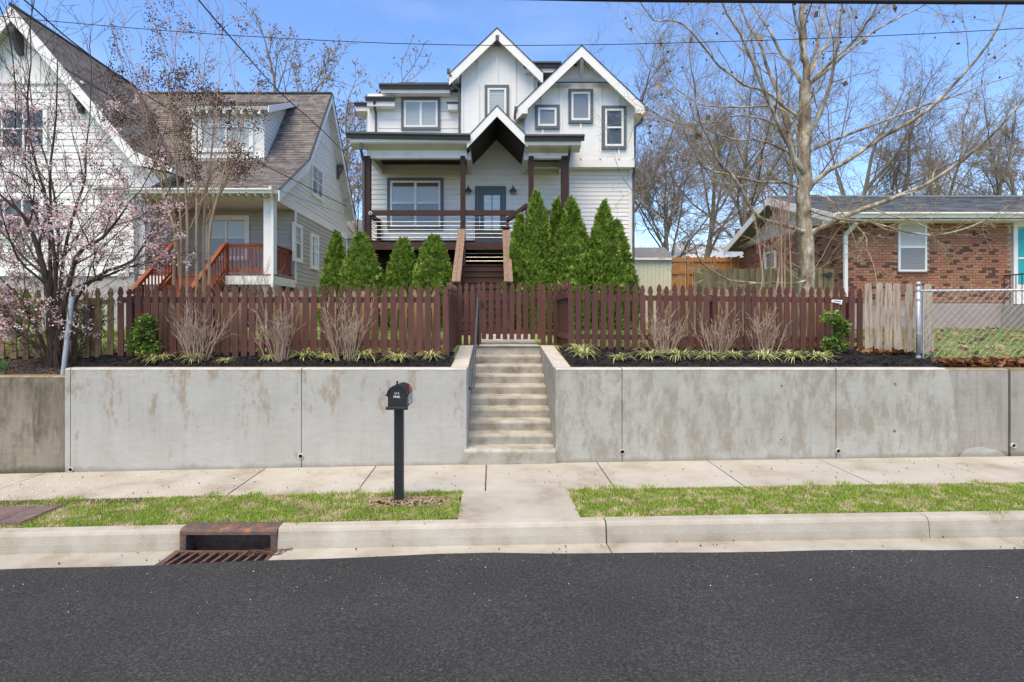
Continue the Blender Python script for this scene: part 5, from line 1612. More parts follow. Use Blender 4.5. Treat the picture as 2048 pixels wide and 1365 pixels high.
while z < bz1 + 0.0:
    y = BYF + 0.094 + (0.095 if row % 2 else 0)
    while y < rear:
        (md if rnd.random() < 0.12 else ms).box(BXL - 0.015, BXL + 0.03, y - 0.09, y + 0.09, z, z + 0.066)
        y += 0.1905
    z += 0.0785
    row += 1
ms.build('brickwork', M_bricks, B, kind='stuff')
md.build('brickwork', M_brickdark, B, kind='stuff')
fb2 = front(BYF)
window(B, fb2, wx0, wx1, wz0, wz1, trim=0.0, trim_mat=M_brickdark, sash=0.06, back=M_blind, lower_back=M_greyblind, d=0.03)
for i in range(8):
    x = wx0 + (i + 0.5) * (wx1 - wx0) / 8
    MB().box(x - 0.05, x + 0.05, BYF - 0.04, BYF, wz0 - 0.12, wz0 - 0.055).build('sill_brick', M_brick, B)
mb = MB(); fb2.box(mb, ddx0, ddx0 + 1.15, 2.62, bz1 - 0.05, 0, 0.05); dd = mb.build('door_frame', M_trimw, B)
mb = MB(); fb2.box(mb, ddx0 + 0.12, ddx0 + 1.0, 3.2, bz1 - 0.25, 0.05, 0.055); mb.build('storm_door_glass', M_teal, dd)
mb = MB(); fb2.box(mb, ddx0 + 0.12, ddx0 + 1.0, 3.95, 4.0, 0.056, 0.065); mb.build('door_bar', M_trimw, dd)
MB().box(ddx0 - 0.35, ddx0 + 2.2, BYF - 1.3, BYF - 0.04, 1.7, 2.56).build('stoop', M_stone, B)
hd = MB()
for k in range(7): hd.tube([(ddx0 - 0.3, BYF - 1.2 + k * 0.19, 2.56), (ddx0 - 0.3, BYF - 1.2 + k * 0.19, 3.45)], 0.012, 5)
for k in range(9): hd.tube([(ddx0 - 0.3 + k * 0.18, BYF - 1.2, 2.56), (ddx0 - 0.3 + k * 0.18, BYF - 1.2, 3.45)], 0.012, 5)
hd.tube([(ddx0 - 0.3, BYF - 0.05, 3.46), (ddx0 - 0.3, BYF - 1.2, 3.46), (ddx0 + 2.0, BYF - 1.2, 3.46)], 0.02, 6)
hd.build('stoop_railing', M_black, B)
MB().box(BXL + 1.62, BXL + 2.0, BYF - 0.045, BYF - 0.028, 2.25, 2.45).build('foundation_vent', M_stone, B)
ERY, EFY, EFZ, ERZ = 20.4, 16.45, PZ(427, 16.45), 6.50
RXL = 9.78
def rp(y0, z0, y1, z1, seed):
    ln = math.hypot(y1 - y0, z1 - z0)
    shingles(B, (0, y0, z0), (1, 0, 0), (0, (y1 - y0) / ln, (z1 - z0) / ln), [(RXL, 0), (26, 0), (26, ln), (RXL, ln)], M_shinglegrey, M_trimw, seed=seed, course=0.16, tab=0.34)
rp(EFY, EFZ, ERY, ERZ, 21)
mb = MB(); mb.prism([(RXL, ERY, ERZ), (RXL, 24.2, 5.15), (RXL, 24.2, 5.03), (RXL, ERY, ERZ - 0.12)], (16, 0, 0)); mb.build('roof', M_shinglegrey, B)
MB().tube([(RXL, ERY, ERZ + 0.02), (26, ERY, ERZ + 0.02)], 0.06, 6).build('ridge_cap', M_shinglegrey, B)
gutter(B, (RXL + 0.02, EFY - 0.01, EFZ + 0.01), (26, EFY - 0.01, EFZ + 0.01), M_trimw, 0.15)
MB().box(RXL + 0.02, 26, EFY + 0.01, BYF + 0.02, EFZ - 0.20, EFZ - 0.16).build('soffit', M_trimw, B)
MB().box(RXL + 0.0, RXL + 0.3, EFY - 0.0, BYF + 0.02, EFZ - 0.24, EFZ - 0.02).build('eave_return', M_trimw, B)
mb = MB()
for (y0, z0), (y1, z1) in (((EFY, EFZ), (ERY, ERZ)), ((ERY, ERZ), (24.2, 5.15))):
    mb.prism([(RXL - 0.002, y0, z0 - 0.26), (RXL - 0.002, y1, z1 - 0.26), (RXL - 0.002, y1, z1), (RXL - 0.002, y0, z0)], (-0.03, 0, 0))
mb.build('rake_board', M_trimw, B)
fbl = facing_left(BXL)
siding(B, fbl, [(BYF, bz1 + 0.04), (rear, bz1 + 0.04), (rear, 5.1), (ERY, ERZ - 0.1), (BYF, EFZ + 0.05)], 0.16, M_white)
wy = 18.6
window(B, fbl, 21.0, 21.8, 3.45, 4.7, trim=0.0, trim_mat=M_brickdark, sash=0.06, back=M_greyblind, slats=False)
downpipe(B, [(BXL + 0.06, EFY, EFZ - 0.12), (BXL + 0.06, EFY + 0.1, EFZ - 0.3), (BXL + 0.02, BYF - 0.06, EFZ - 0.55), (BXL + 0.02, BYF - 0.06, 2.0)], M_trimw, 0.10)

# ================================================================ shed, back fences, far houses
Sd = thing('garden_shed', 'pale cream garden shed with a grey roof between the houses', 'shed', (7.3, 26, 2.0))
sx0, sx1 = PX(1262, 26), PX(1343, 26)
MB().box(sx0, sx1, 26.02, 28.5, 1.9, PZ(517, 26)).build('wall', M_cream, Sd)
for i in range(10):
    x = sx0 + (sx1 - sx0) * i / 10
    MB().box(x + 0.006, x + (sx1 - sx0) / 10 - 0.006, 26.0, 26.018, 1.9, PZ(518, 26)).build('siding_panel', M_cream, Sd)
mb = MB(); mb.prism([(sx0 - 0.1, 25.85, PZ(516, 26)), (sx0 - 0.1, 27.2, PZ(516, 26) + 0.62), (sx0 - 0.1, 28.6, PZ(516, 26)), (sx0 - 0.1, 28.6, PZ(516, 26) - 0.06), (sx0 - 0.1, 25.85, PZ(516, 26) - 0.06)], (sx1 - sx0 + 0.15, 0, 0)); mb.build('roof', M_shinglegrey, Sd)
MB().box(sx0 - 0.05, sx1 + 0.03, 25.84, 25.86, PZ(521, 26), PZ(516.5, 26)).build('fascia', M_trimw, Sd)

def board_fence(name, label, x0, x1, Y, z1a, z1b, w, mat, zlow=1.8, rails=(), posts=(), dog=True, rail_front=False):
    f = thing(name, label, 'fence', ((x0 + x1) / 2, Y, zlow))
    n = int((x1 - x0) / w)
    h = 1.0
    c = w * 0.18
    hw = w / 2 - 0.006
    pts = [(-hw, 0), (hw, 0), (hw, 1 - c), (hw - c, 1), (-hw + c, 1), (-hw, 1 - c)]
    hz = (z1a + z1b) / 2 - zlow
    me = MB().prism([(a, -0.01, b * hz if b < 0.5 else hz - (1 - b)) for a, b in pts], (0, 0.02, 0)).mesh('plank')
    me.materials.append(mat)
    for i in range(n):
        t = (i + 0.5) / n
        x = x0 + (x1 - x0) * t
        inst('plank', me, f, (x, Y + random.uniform(-0.008, 0.008), zlow + (z1a + (z1b - z1a) * t) - (z1a + z1b) / 2 + random.uniform(-0.02, 0.02)), (0, random.uniform(-0.004, 0.004), 0))
    yr = Y - 0.04 if rail_front else Y + 0.04
    for z in rails:
        MB().box(x0, x1, yr - 0.02, yr + 0.02, z - 0.045, z + 0.045).build('rail', mat, f)
    for px in posts:
        MB().box(px - 0.05, px + 0.05, yr - 0.075 if rail_front else yr + 0.0, yr - 0.022 if rail_front else yr + 0.1, zlow, max(z1a, z1b) + 0.05).build('post', mat, f)
    return f
board_fence('board_fence', 'orange cedar board fence behind the garden shed and the back yard', PX(1343, 24), PX(1490, 24), 24.0, PZ(515, 24), PZ(515, 24), 0.145, M_cedar, rails=(PZ(522, 24), PZ(547, 24)), posts=[PX(q, 24) for q in (1375, 1427, 1475)], rail_front=True)
wf = board_fence('board_fence', 'weathered grey-green board fence beside the brick house', PX(1387, 14.6), PX(1668, 14.6), 14.6, PZ(537, 14.6), PZ(538, 14.6), 0.142, M_mossfence, rails=(2.1, 3.2))
mb = MB(); mb.prism([P(1640, 549, 14.55), P(1664, 544, 14.55), P(1664, 556, 14.55)], (0, -0.02, 0)).build('gate_hinge', M_black, wf)
pp = thing('wooden_post', 'short brown wooden post beside the corner of the white house', 'post', (4.6, 16.5, 1.88))
MB().box(PX(1262, 16.5), PX(1276, 16.5), 16.45, 16.58, 1.8, PZ(551, 16.5)).build('shaft', M_rawfence, pp)
def far_house(name, label, px0, px1, py0, py1, Y, wall, roofm, chimney=None, ridge=None):
    h = thing(name, label, 'house', (PX((px0 + px1) / 2, Y), Y, 2.2))
    x0, x1 = PX(px0, Y), PX(px1, Y)
    ze = PZ(py1, Y)
    MB().box(x0, x1, Y, Y + 7, 2.0, ze).build('wall', wall, h)
    zr = PZ(py0, Y + 3.5)
    mb = MB(); mb.prism([(x0 - 0.3, Y - 0.4, ze - 0.05), (x0 - 0.3, Y + 3.5, zr), (x0 - 0.3, Y + 7.4, ze - 0.05)], (x1 - x0 + 0.6, 0, 0)); rf = mb.build('roof', roofm, h)
    if chimney:
        cx0, cx1, cy = chimney
        MB().box(PX(cx0, Y + 3), PX(cx1, Y + 3), Y + 2.9, Y + 3.6, ze, PZ(cy, Y + 3)).build('chimney', M_brickdark, rf)
    for i in range(3):
        xx = x0 + (x1 - x0) * (0.2 + 0.3 * i)
        MB().box(xx - 0.4, xx + 0.4, Y - 0.03, Y, ze - 1.9, ze - 0.7).build('window', M_dark, h)
    return h
far_house('house', 'distant pale house with a white roof seen behind the bare trees', 1385, 1540, 488, 520, 44, M_white, pmat('pale_roof', [(0.5, 0.52, 0.55)], rough=0.7), chimney=(1476, 1487, 458))
far_house('house', 'distant house roof showing in the gap left of the main house', 660, 735, 440, 478, 40, M_greige, M_shingle)
# ================================================================ plants
class Tubes:
    """many tapered branches gathered into one mesh"""
    def __init__(self): self.g = {}
    def add(self, pts, r0, r1, sides):
        self.g.setdefault((len(pts), sides), []).append((pts, r0, r1))
    def arrays(self):
        Vs, Qs, off = [], [], 0
        for (n, k), lst in self.g.items():
            P_ = np.array([l[0] for l in lst], dtype=np.float64)
            r0 = np.array([l[1] for l in lst]); r1 = np.array([l[2] for l in lst])
            m = len(lst)
            T = np.gradient(P_, axis=1)
            T /= np.linalg.norm(T, axis=2, keepdims=True) + 1e-9
            mean = T.mean(1)
            ref = np.where(np.abs(mean[:, 2:3]) > 0.75, np.array([[1.0, 0.2, 0]]), np.array([[0, 0, 1.0]]))[:, None, :]
            A = np.cross(T, np.broadcast_to(ref, T.shape))
            A /= np.linalg.norm(A, axis=2, keepdims=True) + 1e-9
            B_ = np.cross(T, A)
            t = np.linspace(0, 1, n)[None, :]
            rad = r0[:, None] + (r1 - r0)[:, None] * t
            th = 2 * np.pi * np.arange(k) / k
            ring = A[:, :, None, :] * np.cos(th)[None, None, :, None] + B_[:, :, None, :] * np.sin(th)[None, None, :, None]
            V = P_[:, :, None, :] + ring * rad[:, :, None, None]
            Vs.append(V.reshape(-1, 3))
            i, j, q = np.meshgrid(np.arange(m), np.arange(n - 1), np.arange(k), indexing='ij')
            b0 = off + (i * n + j) * k
            Q = np.stack([b0 + q, b0 + (q + 1) % k, b0 + k + (q + 1) % k, b0 + k + q], -1).reshape(-1, 4)
            Qs.append(Q)
            off += m * n * k
        return np.concatenate(Vs), np.concatenate(Qs)
    def build(self, name, mat, parent, kind=None):
        if not self.g: return None
        V, Q = self.arrays()
        b = base_of(parent)
        o = link(name, fast_mesh(name, V - np.array(b), Q, smooth=True), mat, parent)
        if kind: o['kind'] = kind
        return o

def spline(pts, n):
    """smooth curve through the given points, n samples"""
    p = np.array([tuple(q) for q in pts], dtype=float)
    p = np.vstack([2 * p[0] - p[1], p, 2 * p[-1] - p[-2]])
    m = len(p) - 3
    out = []
    for i in range(n):
        t = i / (n - 1) * m
        k = min(int(t), m - 1)
        f = t - k
        a, b, c, d = p[k], p[k + 1], p[k + 2], p[k + 3]
        out.append(0.5 * (2 * b + (c - a) * f + (2 * a - 5 * b + 4 * c - d) * f * f + (3 * b - a - 3 * c + d) * f ** 3))
    return out

class Grower:
    def __init__(self, seed, cfg, trunk, twigs):
        self.r = random.Random(seed)
        self.c, self.trunk, self.twigs = cfg, trunk, twigs
        self.tips = []
    def rv(self):
        r = self.r
        return Vector((r.gauss(0, 1), r.gauss(0, 1), r.gauss(0, 1)))
    def shoot(self, p, d, L, rad, lvl):
        c = self.c
        n = c['n'][min(lvl, len(c['n']) - 1)]
        wob = c['wob'][min(lvl, len(c['wob']) - 1)]
        trop = c['trop'][min(lvl, len(c['trop']) - 1)]
        pts = [Vector(p)]
        d = Vector(d).normalized()
        for i in range(n - 1):
            d = (d + self.rv() * wob + Vector((0, 0, trop))).normalized()
            pts.append(pts[-1] + d * (L / (n - 1)))
        self.emit(pts, rad, max(c['rmin'], rad * c['taper']), lvl, L)
    def emit(self, pts, r0, r1, lvl, L):
        c = self.c
        big = lvl <= c['split']
        sides = (8, 6, 5, 4, 3, 3)[min(lvl, 5)] if big else 3
        (self.trunk if big else self.twigs).add([tuple(q) for q in pts], r0, r1, sides)
        if lvl >= c['levels']:
            self.tips.append((pts[-1], (pts[-1] - pts[-2]).normalized()))
            return
        r = self.r
        k = c['kids'][min(lvl, len(c['kids']) - 1)]
        k = max(1, int(k * r.uniform(0.75, 1.25) + 0.5))
        n = len(pts)
        lo = c['lo'][min(lvl, len(c['lo']) - 1)]
        for i in range(k):
            t = lo + (1 - lo) * (i + r.random()) / k
            f = min(t * (n - 1), n - 1.001)
            j = int(f)
            p = pts[j].lerp(pts[j + 1], f - j)
            d = (pts[j + 1] - pts[j]).normalized()
            ax = d.cross(self.rv())
            if ax.length < 1e-3: continue
            ang = R(c['ang'][min(lvl, len(c['ang']) - 1)] * r.uniform(0.6, 1.35))
            nd = Matrix.Rotation(ang, 3, ax.normalized()) @ d
            Lc = L * c['ratio'][min(lvl, len(c['ratio']) - 1)] * r.uniform(0.6, 1.25) * (1.15 - 0.55 * t)
            rr = max(c['rmin'], (r0 + (r1 - r0) * t) * c['rr'])
            self.shoot(p, nd, Lc, rr, lvl + 1)
        if lvl < c['levels'] and r.random() < c.get('lead', 0.9):
            self.shoot(pts[-1], (pts[-1] - pts[-2]), L * 0.45, r1, min(lvl + 1, c['levels']))

def scatter_faces(name, centers, dirs, n_each, spread, size, mat, parent, seed, aspect=0.6, kind='stuff', droop=0.0, facing=None):
    """small four-sided leaves or petals around given points"""
    g = np.random.default_rng(seed)
    C0 = np.repeat(np.array([tuple(c) for c in centers]), n_each, axis=0)
    m = len(C0)
    C0 = C0 + g.normal(0, spread, (m, 3)) * np.array([1, 1, 0.8])
    a = g.normal(0, 1, (m, 3)); a[:, 2] -= droop
    a /= np.linalg.norm(a, axis=1, keepdims=True)
    b = np.cross(a, g.normal(0, 1, (m, 3)))
    b /= np.linalg.norm(b, axis=1, keepdims=True) + 1e-9
    nrm = np.cross(a, b)
    s = size * g.uniform(0.6, 1.35, m)[:, None]
    w = s * aspect * 0.5
    V = np.stack([C0, C0 + a * s * 0.5 + b * w + nrm * s * 0.08, C0 + a * s, C0 + a * s * 0.5 - b * w + nrm * s * 0.08], 1).reshape(-1, 3)
    Q = (np.arange(m)[:, None] * 4 + np.array([0, 1, 2, 3]))
    bb = np.array(base_of(parent)) if parent is not None else 0
    o = link(name, fast_mesh(name, V - bb, Q), mat, parent)
    if kind: o['kind'] = kind
    return o
def balls(name, centers, rad, mat, parent, seed, kind='stuff'):
    g = np.random.default_rng(seed)
    c = np.array([tuple(q) for q in centers])
    m = len(c)
    r = rad * g.uniform(0.7, 1.2, m)[:, None, None]
    u = np.array([(1, 0, 0), (-1, 0, 0), (0, 1, 0), (0, -1, 0), (0, 0, 1), (0, 0, -1)], float)[None]
    V = (c[:, None, :] + u * r).reshape(-1, 3)
    f = np.array([(0, 2, 4), (2, 1, 4), (1, 3, 4), (3, 0, 4), (2, 0, 5), (1, 2, 5), (3, 1, 5), (0, 3, 5)])
    T = (np.arange(m)[:, None, None] * 6 + f[None]).reshape(-1, 3)
    o = link(name, fast_mesh(name, V - np.array(base_of(parent)), None, T, smooth=True), mat, parent)
    if kind: o['kind'] = kind
    return o

# ---- bare background trees
CFG_UP = dict(levels=4, split=1, n=[8, 8, 6, 4, 3], wob=[0.06, 0.10, 0.14, 0.18, 0.2], trop=[0.03, 0.035, 0.02, 0.015, 0.0], kids=[8, 9, 7, 6], lo=[0.38, 0.22, 0.2, 0.15], ang=[40, 42, 44, 46], ratio=[0.78, 0.44, 0.5, 0.55], rr=0.52, taper=0.34, rmin=0.008, lead=1.0)
CFG_TAN = dict(CFG_UP, kids=[6, 5, 4, 3], rr=0.60, rmin=0.016, taper=0.42, ang=[46, 40, 40, 45], lo=[0.5, 0.3, 0.25, 0.2], ratio=[0.80, 0.55, 0.52, 0.55], trop=[0.03, 0.06, 0.04, 0.02, 0.0])
def bare_tree(label, px, py_top, Y, seed, trunk_w=0.30, lean=0.0, mat=None, kids=None, shrink=0.8, group=None, fork=0.60, gz=None, twmat=None, cfg=None, name='bare_tree'):
    z0 = 2.1 if gz is None else gz
    x = PX(px, Y)
    Ht = PZ(py_top, Y) - z0
    t = thing(name, label, 'tree', (x, Y, z0), group)
    tr, tw = Tubes(), Tubes()
    c = dict(cfg or CFG_UP)
    if kids: c['kids'] = kids
    G = Grower(seed, c, tr, tw)
    L0 = Ht * fork
    G.shoot((x, Y, z0 - 0.2), (lean, 0, 1), L0, trunk_w * shrink, 0)
    tr.build('trunk', mat or M_barkgrey, t)
    tw.build('crown', twmat or M_twig, t)
    return t, G
bare_tree('bare tree close behind the right roof edge of the main house', 1222, 78, 33, 101, 0.30, 0.03)
bare_tree('slim bare tree standing over the cream shed roof', 1305, 235, 30, 102, 0.17, 0.05)
bare_tree('bare tree with a leaning double trunk behind the orange board fence', 1350, 250, 29, 103, 0.22, -0.12, mat=M_barkgrey)
bare_tree('tall bare tree behind the orange board fence', 1398, 120, 36, 104, 0.30, 0.02)
bare_tree('tall forked bare tree behind the weathered board fence', 1500, 95, 34, 105, 0.32, 0.0)
bare_tree('bare tree rising behind the chimney end of the brick house roof', 1680, 130, 40, 106, 0.36, 0.03)
bare_tree('thick bare tree behind the middle of the brick house roof', 1800, 118, 38, 107, 0.40, 0.0)
bare_tree('bare tree behind the roof near the right edge', 1985, 205, 36, 108, 0.34, -0.05)
bare_tree('bare tree cut by the right edge of the view', 2060, 160, 33, 109, 0.30, -0.1)
bare_tree('bare tree straight behind the sycamore trunk', 1595, 105, 42, 131, 0.36, 0.0)
bare_tree('bare tree behind the window end of the brick house roof', 1890, 150, 44, 132, 0.36, 0.04)
bare_tree('small bare tree in the gap between the two white houses', 712, 238, 29, 110, 0.14, -0.02, kids=[7, 6, 5, 4])
t_, G_ = bare_tree('tree with tan leaves still on its tips behind the brown roof ridge', 545, -30, 36, 111, 0.42, 0.0, cfg=CFG_TAN, mat=M_barkgrey, twmat=M_barkgrey, fork=0.55)
scatter_faces('leaves', [p for p, d in G_.tips if random.random() < 0.5], None, 5, 0.20, 0.17, M_tanleaf, t_, 5, droop=0.6)
t_, G_ = bare_tree('smaller tan-leaved tree behind the right end of the brown roof', 650, 60, 34, 117, 0.30, 0.10, cfg=CFG_TAN, mat=M_barkgrey, twmat=M_barkgrey, fork=0.55)
scatter_faces('leaves', [p for p, d in G_.tips if random.random() < 0.5], None, 5, 0.20, 0.17, M_tanleaf, t_, 6, droop=0.6)
t_, G_ = bare_tree('feathery bare tree behind the join of the two brown roofs', 330, 150, 32, 113, 0.22, 0.0, kids=[8, 7, 5, 4])
for i, (px, py, Y) in enumerate(((1270, 330, 48), (1440, 330, 50), (1590, 300, 52), (1750, 300, 55), (1900, 300, 52), (1150, 300, 60), (860, 330, 60), (1340, 380, 44), (1620, 340, 46))):
    pass
# a thin far-off line of woodland behind everything
wt, ww = Tubes(), Tubes()
Gw = Grower(77, dict(CFG_UP, levels=3, kids=[6, 6, 5], rmin=0.012), wt, ww)
rw = random.Random(3)
for i in range(34):
    X = -60 + i * 3.9 + rw.uniform(-1.2, 1.2)
    Y = rw.uniform(62, 80)
    Gw.shoot((X, Y, 2.0), (rw.uniform(-0.05, 0.05), 0, 1), rw.uniform(4.5, 7.5), 0.2, 0)
V1, Q1 = wt.arrays(); V2, Q2 = ww.arrays()
o = link('distant_woodland', fast_mesh('distant_woodland', np.vstack([V1, V2]), np.vstack([Q1, Q2 + len(V1)])), M_twig)
o['kind'] = 'stuff'

# ---- sycamore in front of the brick house
sy = thing('sycamore_tree', 'large bare sycamore with mottled bark and hanging seed balls right of the house', 'tree', (6.83, 12.5, 1.76))
strk, stw = Tubes(), Tubes()
CFG_SY = dict(levels=3, split=1, n=[16, 8, 7, 5], wob=[0.03, 0.10, 0.15, 0.18], trop=[0.0, 0.03, 0.02, 0.0], kids=[10, 5, 4], lo=[0.22, 0.2, 0.15], ang=[46, 45, 45], ratio=[0.30, 0.48, 0.55], rr=0.36, taper=0.35, rmin=0.003, lead=0.6)
GS = Grower(31, CFG_SY, strk, stw)
SYY = 12.5
def limb(path, r0, r1, n=18, y0=0.0, y1=0.0, lvl=0, kids=True):
    """a main limb along points given as seen from the street, leaning towards or away from it by y0..y1 metres"""
    m = len(path)
    pts = [P(px, py, SYY + y0 + (y1 - y0) * i / (m - 1)) for i, (px, py) in enumerate(path)]
    q = [Vector(v) for v in spline(pts, n)]
    for i in range(1, n - 1): q[i] = q[i] + Vector((GS.r.gauss(0, 0.012), GS.r.gauss(0, 0.02), GS.r.gauss(0, 0.012)))
    L = sum((q[i + 1] - q[i]).length for i in range(n - 1))
    if kids: GS.emit(q, r0 * 0.85, r1, lvl, L)
    else: strk.add([tuple(v) for v in q], r0, r1, 10)
limb([(1613, 690), (1613, 600), (1610, 500), (1609, 400), (1607, 320), (1610, 240), (1612, 165)], 0.185, 0.115, 24, 0, 0, kids=False)
limb([(1612, 168), (1610, 100), (1603, 20), (1596, -60), (1590, -140)], 0.085, 0.03, 16, 0, 0.1)
for path, r0, y0, y1 in (
    ([(1606, 400), (1590, 320), (1572, 240), (1553, 180), (1527, 112), (1500, 55), (1474, 0), (1440, -70)], 0.075, 0, 1.0),
    ([(1606, 345), (1590, 318), (1560, 255), (1530, 185), (1500, 110), (1472, 55), (1445, 5), (1415, -60)], 0.07, -0.1, -1.2),
    ([(1612, 295), (1625, 260), (1648, 205), (1663, 155), (1674, 100), (1680, 50), (1686, 0), (1692, -60)], 0.062, 0, -0.8),
    ([(1611, 172), (1585, 140), (1555, 95), (1530, 50), (1502, 5), (1470, -50)], 0.055, 0, 0.8),
    ([(1612, 160), (1606, 105), (1595, 50), (1583, 5), (1570, -50)], 0.05, 0.1, -0.9),
    ([(1614, 160), (1628, 110), (1642, 60), (1653, 5), (1665, -50)], 0.05, 0.1, 0.9),
    ([(1616, 158), (1640, 110), (1664, 60), (1680, 5), (1695, -50)], 0.045, 0, 1.4),
    ([(1617, 170), (1660, 125), (1705, 85), (1735, 45), (1758, 5), (1790, -50)], 0.05, 0, -1.0),
    ([(1617, 172), (1670, 128), (1712, 92), (1770, 50), (1830, 20), (1900, -20)], 0.042, 0.1, 0.9),
    ([(1614, 378), (1650, 348), (1692, 322), (1765, 275), (1842, 230), (1900, 178), (1955, 118), (1990, 65), (2022, 0), (2050, -60)], 0.062, 0, -1.6),
    ([(1614, 470), (1660, 448), (1722, 420), (1785, 398), (1842, 375), (1890, 345), (1929, 322), (1965, 290), (1992, 262), (2048, 202), (2110, 140)], 0.072, 0, -2.0),
    ([(1614, 306), (1650, 288), (1692, 272), (1767, 244), (1842, 214), (1900, 196), (1960, 172), (2030, 150)], 0.045, 0.1, 0.8),
    ([(1604, 376), (1560, 366), (1490, 360), (1440, 345), (1404, 330), (1385, 295), (1372, 270)], 0.042, 0, -0.9),
    ([(1606, 464), (1570, 452), (1526, 441), (1500, 415), (1466, 352), (1440, 325), (1418, 285), (1396, 222), (1386, 160), (1378, 100)], 0.058, -0.1, -1.2),
    ([(1605, 330), (1570, 300), (1530, 285), (1470, 278), (1420, 262), (1380, 235), (1335, 190)], 0.036, 0, -0.6),
    ([(1603, 290), (1560, 215), (1500, 215), (1430, 212), (1380, 200), (1330, 150), (1300, 130)], 0.034, 0, 0.9),
    ([(1595, 232), (1540, 190), (1480, 165), (1430, 120), (1380, 60), (1340, 42), (1310, 40), (1284, 10)], 0.036, 0, -1.1),
    ([(1585, 268), (1530, 240), (1475, 230), (1430, 245), (1375, 250), (1330, 240), (1290, 215)], 0.026, 0.1, -1.0),
    ([(1616, 560), (1590, 568), (1530, 568), (1470, 563), (1430, 545), (1400, 522), (1388, 488), (1360, 455), (1330, 440)], 0.030, -0.1, -1.4),
    ([(1618, 420), (1660, 432), (1700, 440), (1760, 452), (1830, 468), (1880, 470), (1940, 455), (2000, 425), (2040, 400)], 0.030, -0.1, -1.8),
    ([(1616, 390), (1640, 392), (1672, 412), (1700, 445), (1728, 470), (1735, 500)], 0.022, 0, -0.8),
):
    limb(path, r0, 0.009, 16, y0, y1)
rt = random.Random(9)
for k in range(26):      # short water shoots on the trunk
    z = rt.uniform(3.0, 8.0)
    a = rt.uniform(0, 2 * PI)
    GS.shoot((6.82 + 0.12 * math.cos(a), 12.5 + 0.12 * math.sin(a), z), (math.cos(a), math.sin(a), rt.uniform(0.1, 0.8)), rt.uniform(0.6, 1.5), 0.012, 2)
strk.build('trunk', M_barksyc, sy)
stw.build('crown', M_twigsyc, sy)
tp = [p for p, d in GS.tips if p.z > 5.5]
rt.shuffle(tp)
sel = tp[:110]
stalk = Tubes()
for p in sel: stalk.add([tuple(p), (p.x + 0.01, p.y, p.z - 0.07), (p.x + 0.012, p.y, p.z - 0.15)], 0.0035, 0.003, 3)
balls('seed_balls', [p + Vector((0.012, 0, -0.17)) for p in sel], 0.030, M_seed, sy, 3)
stalk.build('seed_stalks', M_twigsyc, sy, kind='stuff')
scatter_faces('dry_leaves', tp[110:150], None, 1, 0.05, 0.16, M_tanleaf, sy, 8, aspect=0.8)

# saplings and sticks at the foot of the sycamore
sp_ = thing('sapling_clump', 'clump of thin reddish upright saplings just left of the sycamore trunk', 'sapling', (6.2, 11.9, 1.74))
a1, a2 = Tubes(), Tubes()
GP = Grower(5, dict(levels=2, split=0, n=[10, 5, 4], wob=[0.03, 0.15, 0.2], trop=[0.03, 0.04, 0.02], kids=[9, 3], lo=[0.6, 0.2], ang=[35, 40], ratio=[0.22, 0.5], rr=0.5, taper=0.4, rmin=0.004, lead=0.5), a1, a2)
for px, py, r in ((1533, 410, 0.026), (1538, 400, 0.02), (1552, 405, 0.03), (1567, 395, 0.022), (1574, 410, 0.018), (1580, 402, 0.02), (1520, 455, 0.016), (1570, 470, 0.016)):
    b = P(px + rt.uniform(-4, 4), 640, 11.9 + rt.uniform(-0.2, 0.2)); b.z = 1.74
    e = P(px, py, 11.9)
    GP.shoot(b, e - b, (e - b).length, r, 0)
a1.build('stems', M_twigred, sp_); a2.build('twigs', M_twigred, sp_)

# ---- crape myrtle behind the left fence
cm = thing('crape_myrtle', 'multi-stemmed crape myrtle with smooth tan stems and brown seed heads', 'tree', (-5.0, 10.3, 1.66))
a1, a2 = Tubes(), Tubes()
GC = Grower(8, dict(levels=3, split=1, n=[12, 9, 6, 4], wob=[0.025, 0.06, 0.10, 0.14], trop=[0.02, 0.035, 0.03, 0.0], kids=[5, 4, 3], lo=[0.38, 0.35, 0.3], ang=[25, 28, 34], ratio=[0.38, 0.5, 0.5], rr=0.5, taper=0.42, rmin=0.0045, lead=1.0), a1, a2)
CMY = 10.6
for base_px, knee, top_, r in ((350, (350, 470), (300, 285), 0.036), (362, (362, 455), (345, 240), 0.034), (378, (375, 460), (365, 250), 0.045), (394, (393, 450), (395, 225), 0.038), (405, (408, 440), (430, 235), 0.040), (412, (420, 460), (470, 250), 0.034), (372, (345, 400), (290, 240), 0.026)):
    y = CMY + rt.uniform(-0.25, 0.25)
    b = P(base_px, 640, y); b.z = 1.66
    pts = [b, P((base_px + knee[0]) / 2 + rt.uniform(-4, 4), 560, y), P(knee[0], knee[1], y + rt.uniform(-0.1, 0.1)), P(knee[0] * 0.6 + top_[0] * 0.4 , knee[1] * 0.6 + top_[1] * 0.4, y), P(top_[0], top_[1], y + rt.uniform(-0.5, 0.5))]
    q = [Vector(v) for v in spline(pts, 12)]
    GC.emit(q, r, 0.010, 0, sum((q[i + 1] - q[i]).length for i in range(11)))
a1.build('trunk', M_barktan, cm)
a2.build('crown', M_twigred, cm)
tp = [p for p, d in GC.tips if p.z > 4.7]
rt.shuffle(tp)
cl_ = []
for p in tp[:95]:
    n_ = rt.randint(35, 85)
    for i in range(n_): cl_.append(p + Vector((rt.gauss(0, 0.075), rt.gauss(0, 0.075), rt.gauss(0.02, 0.095))))
balls('seed_heads', cl_, 0.015, M_seed, cm, 4)

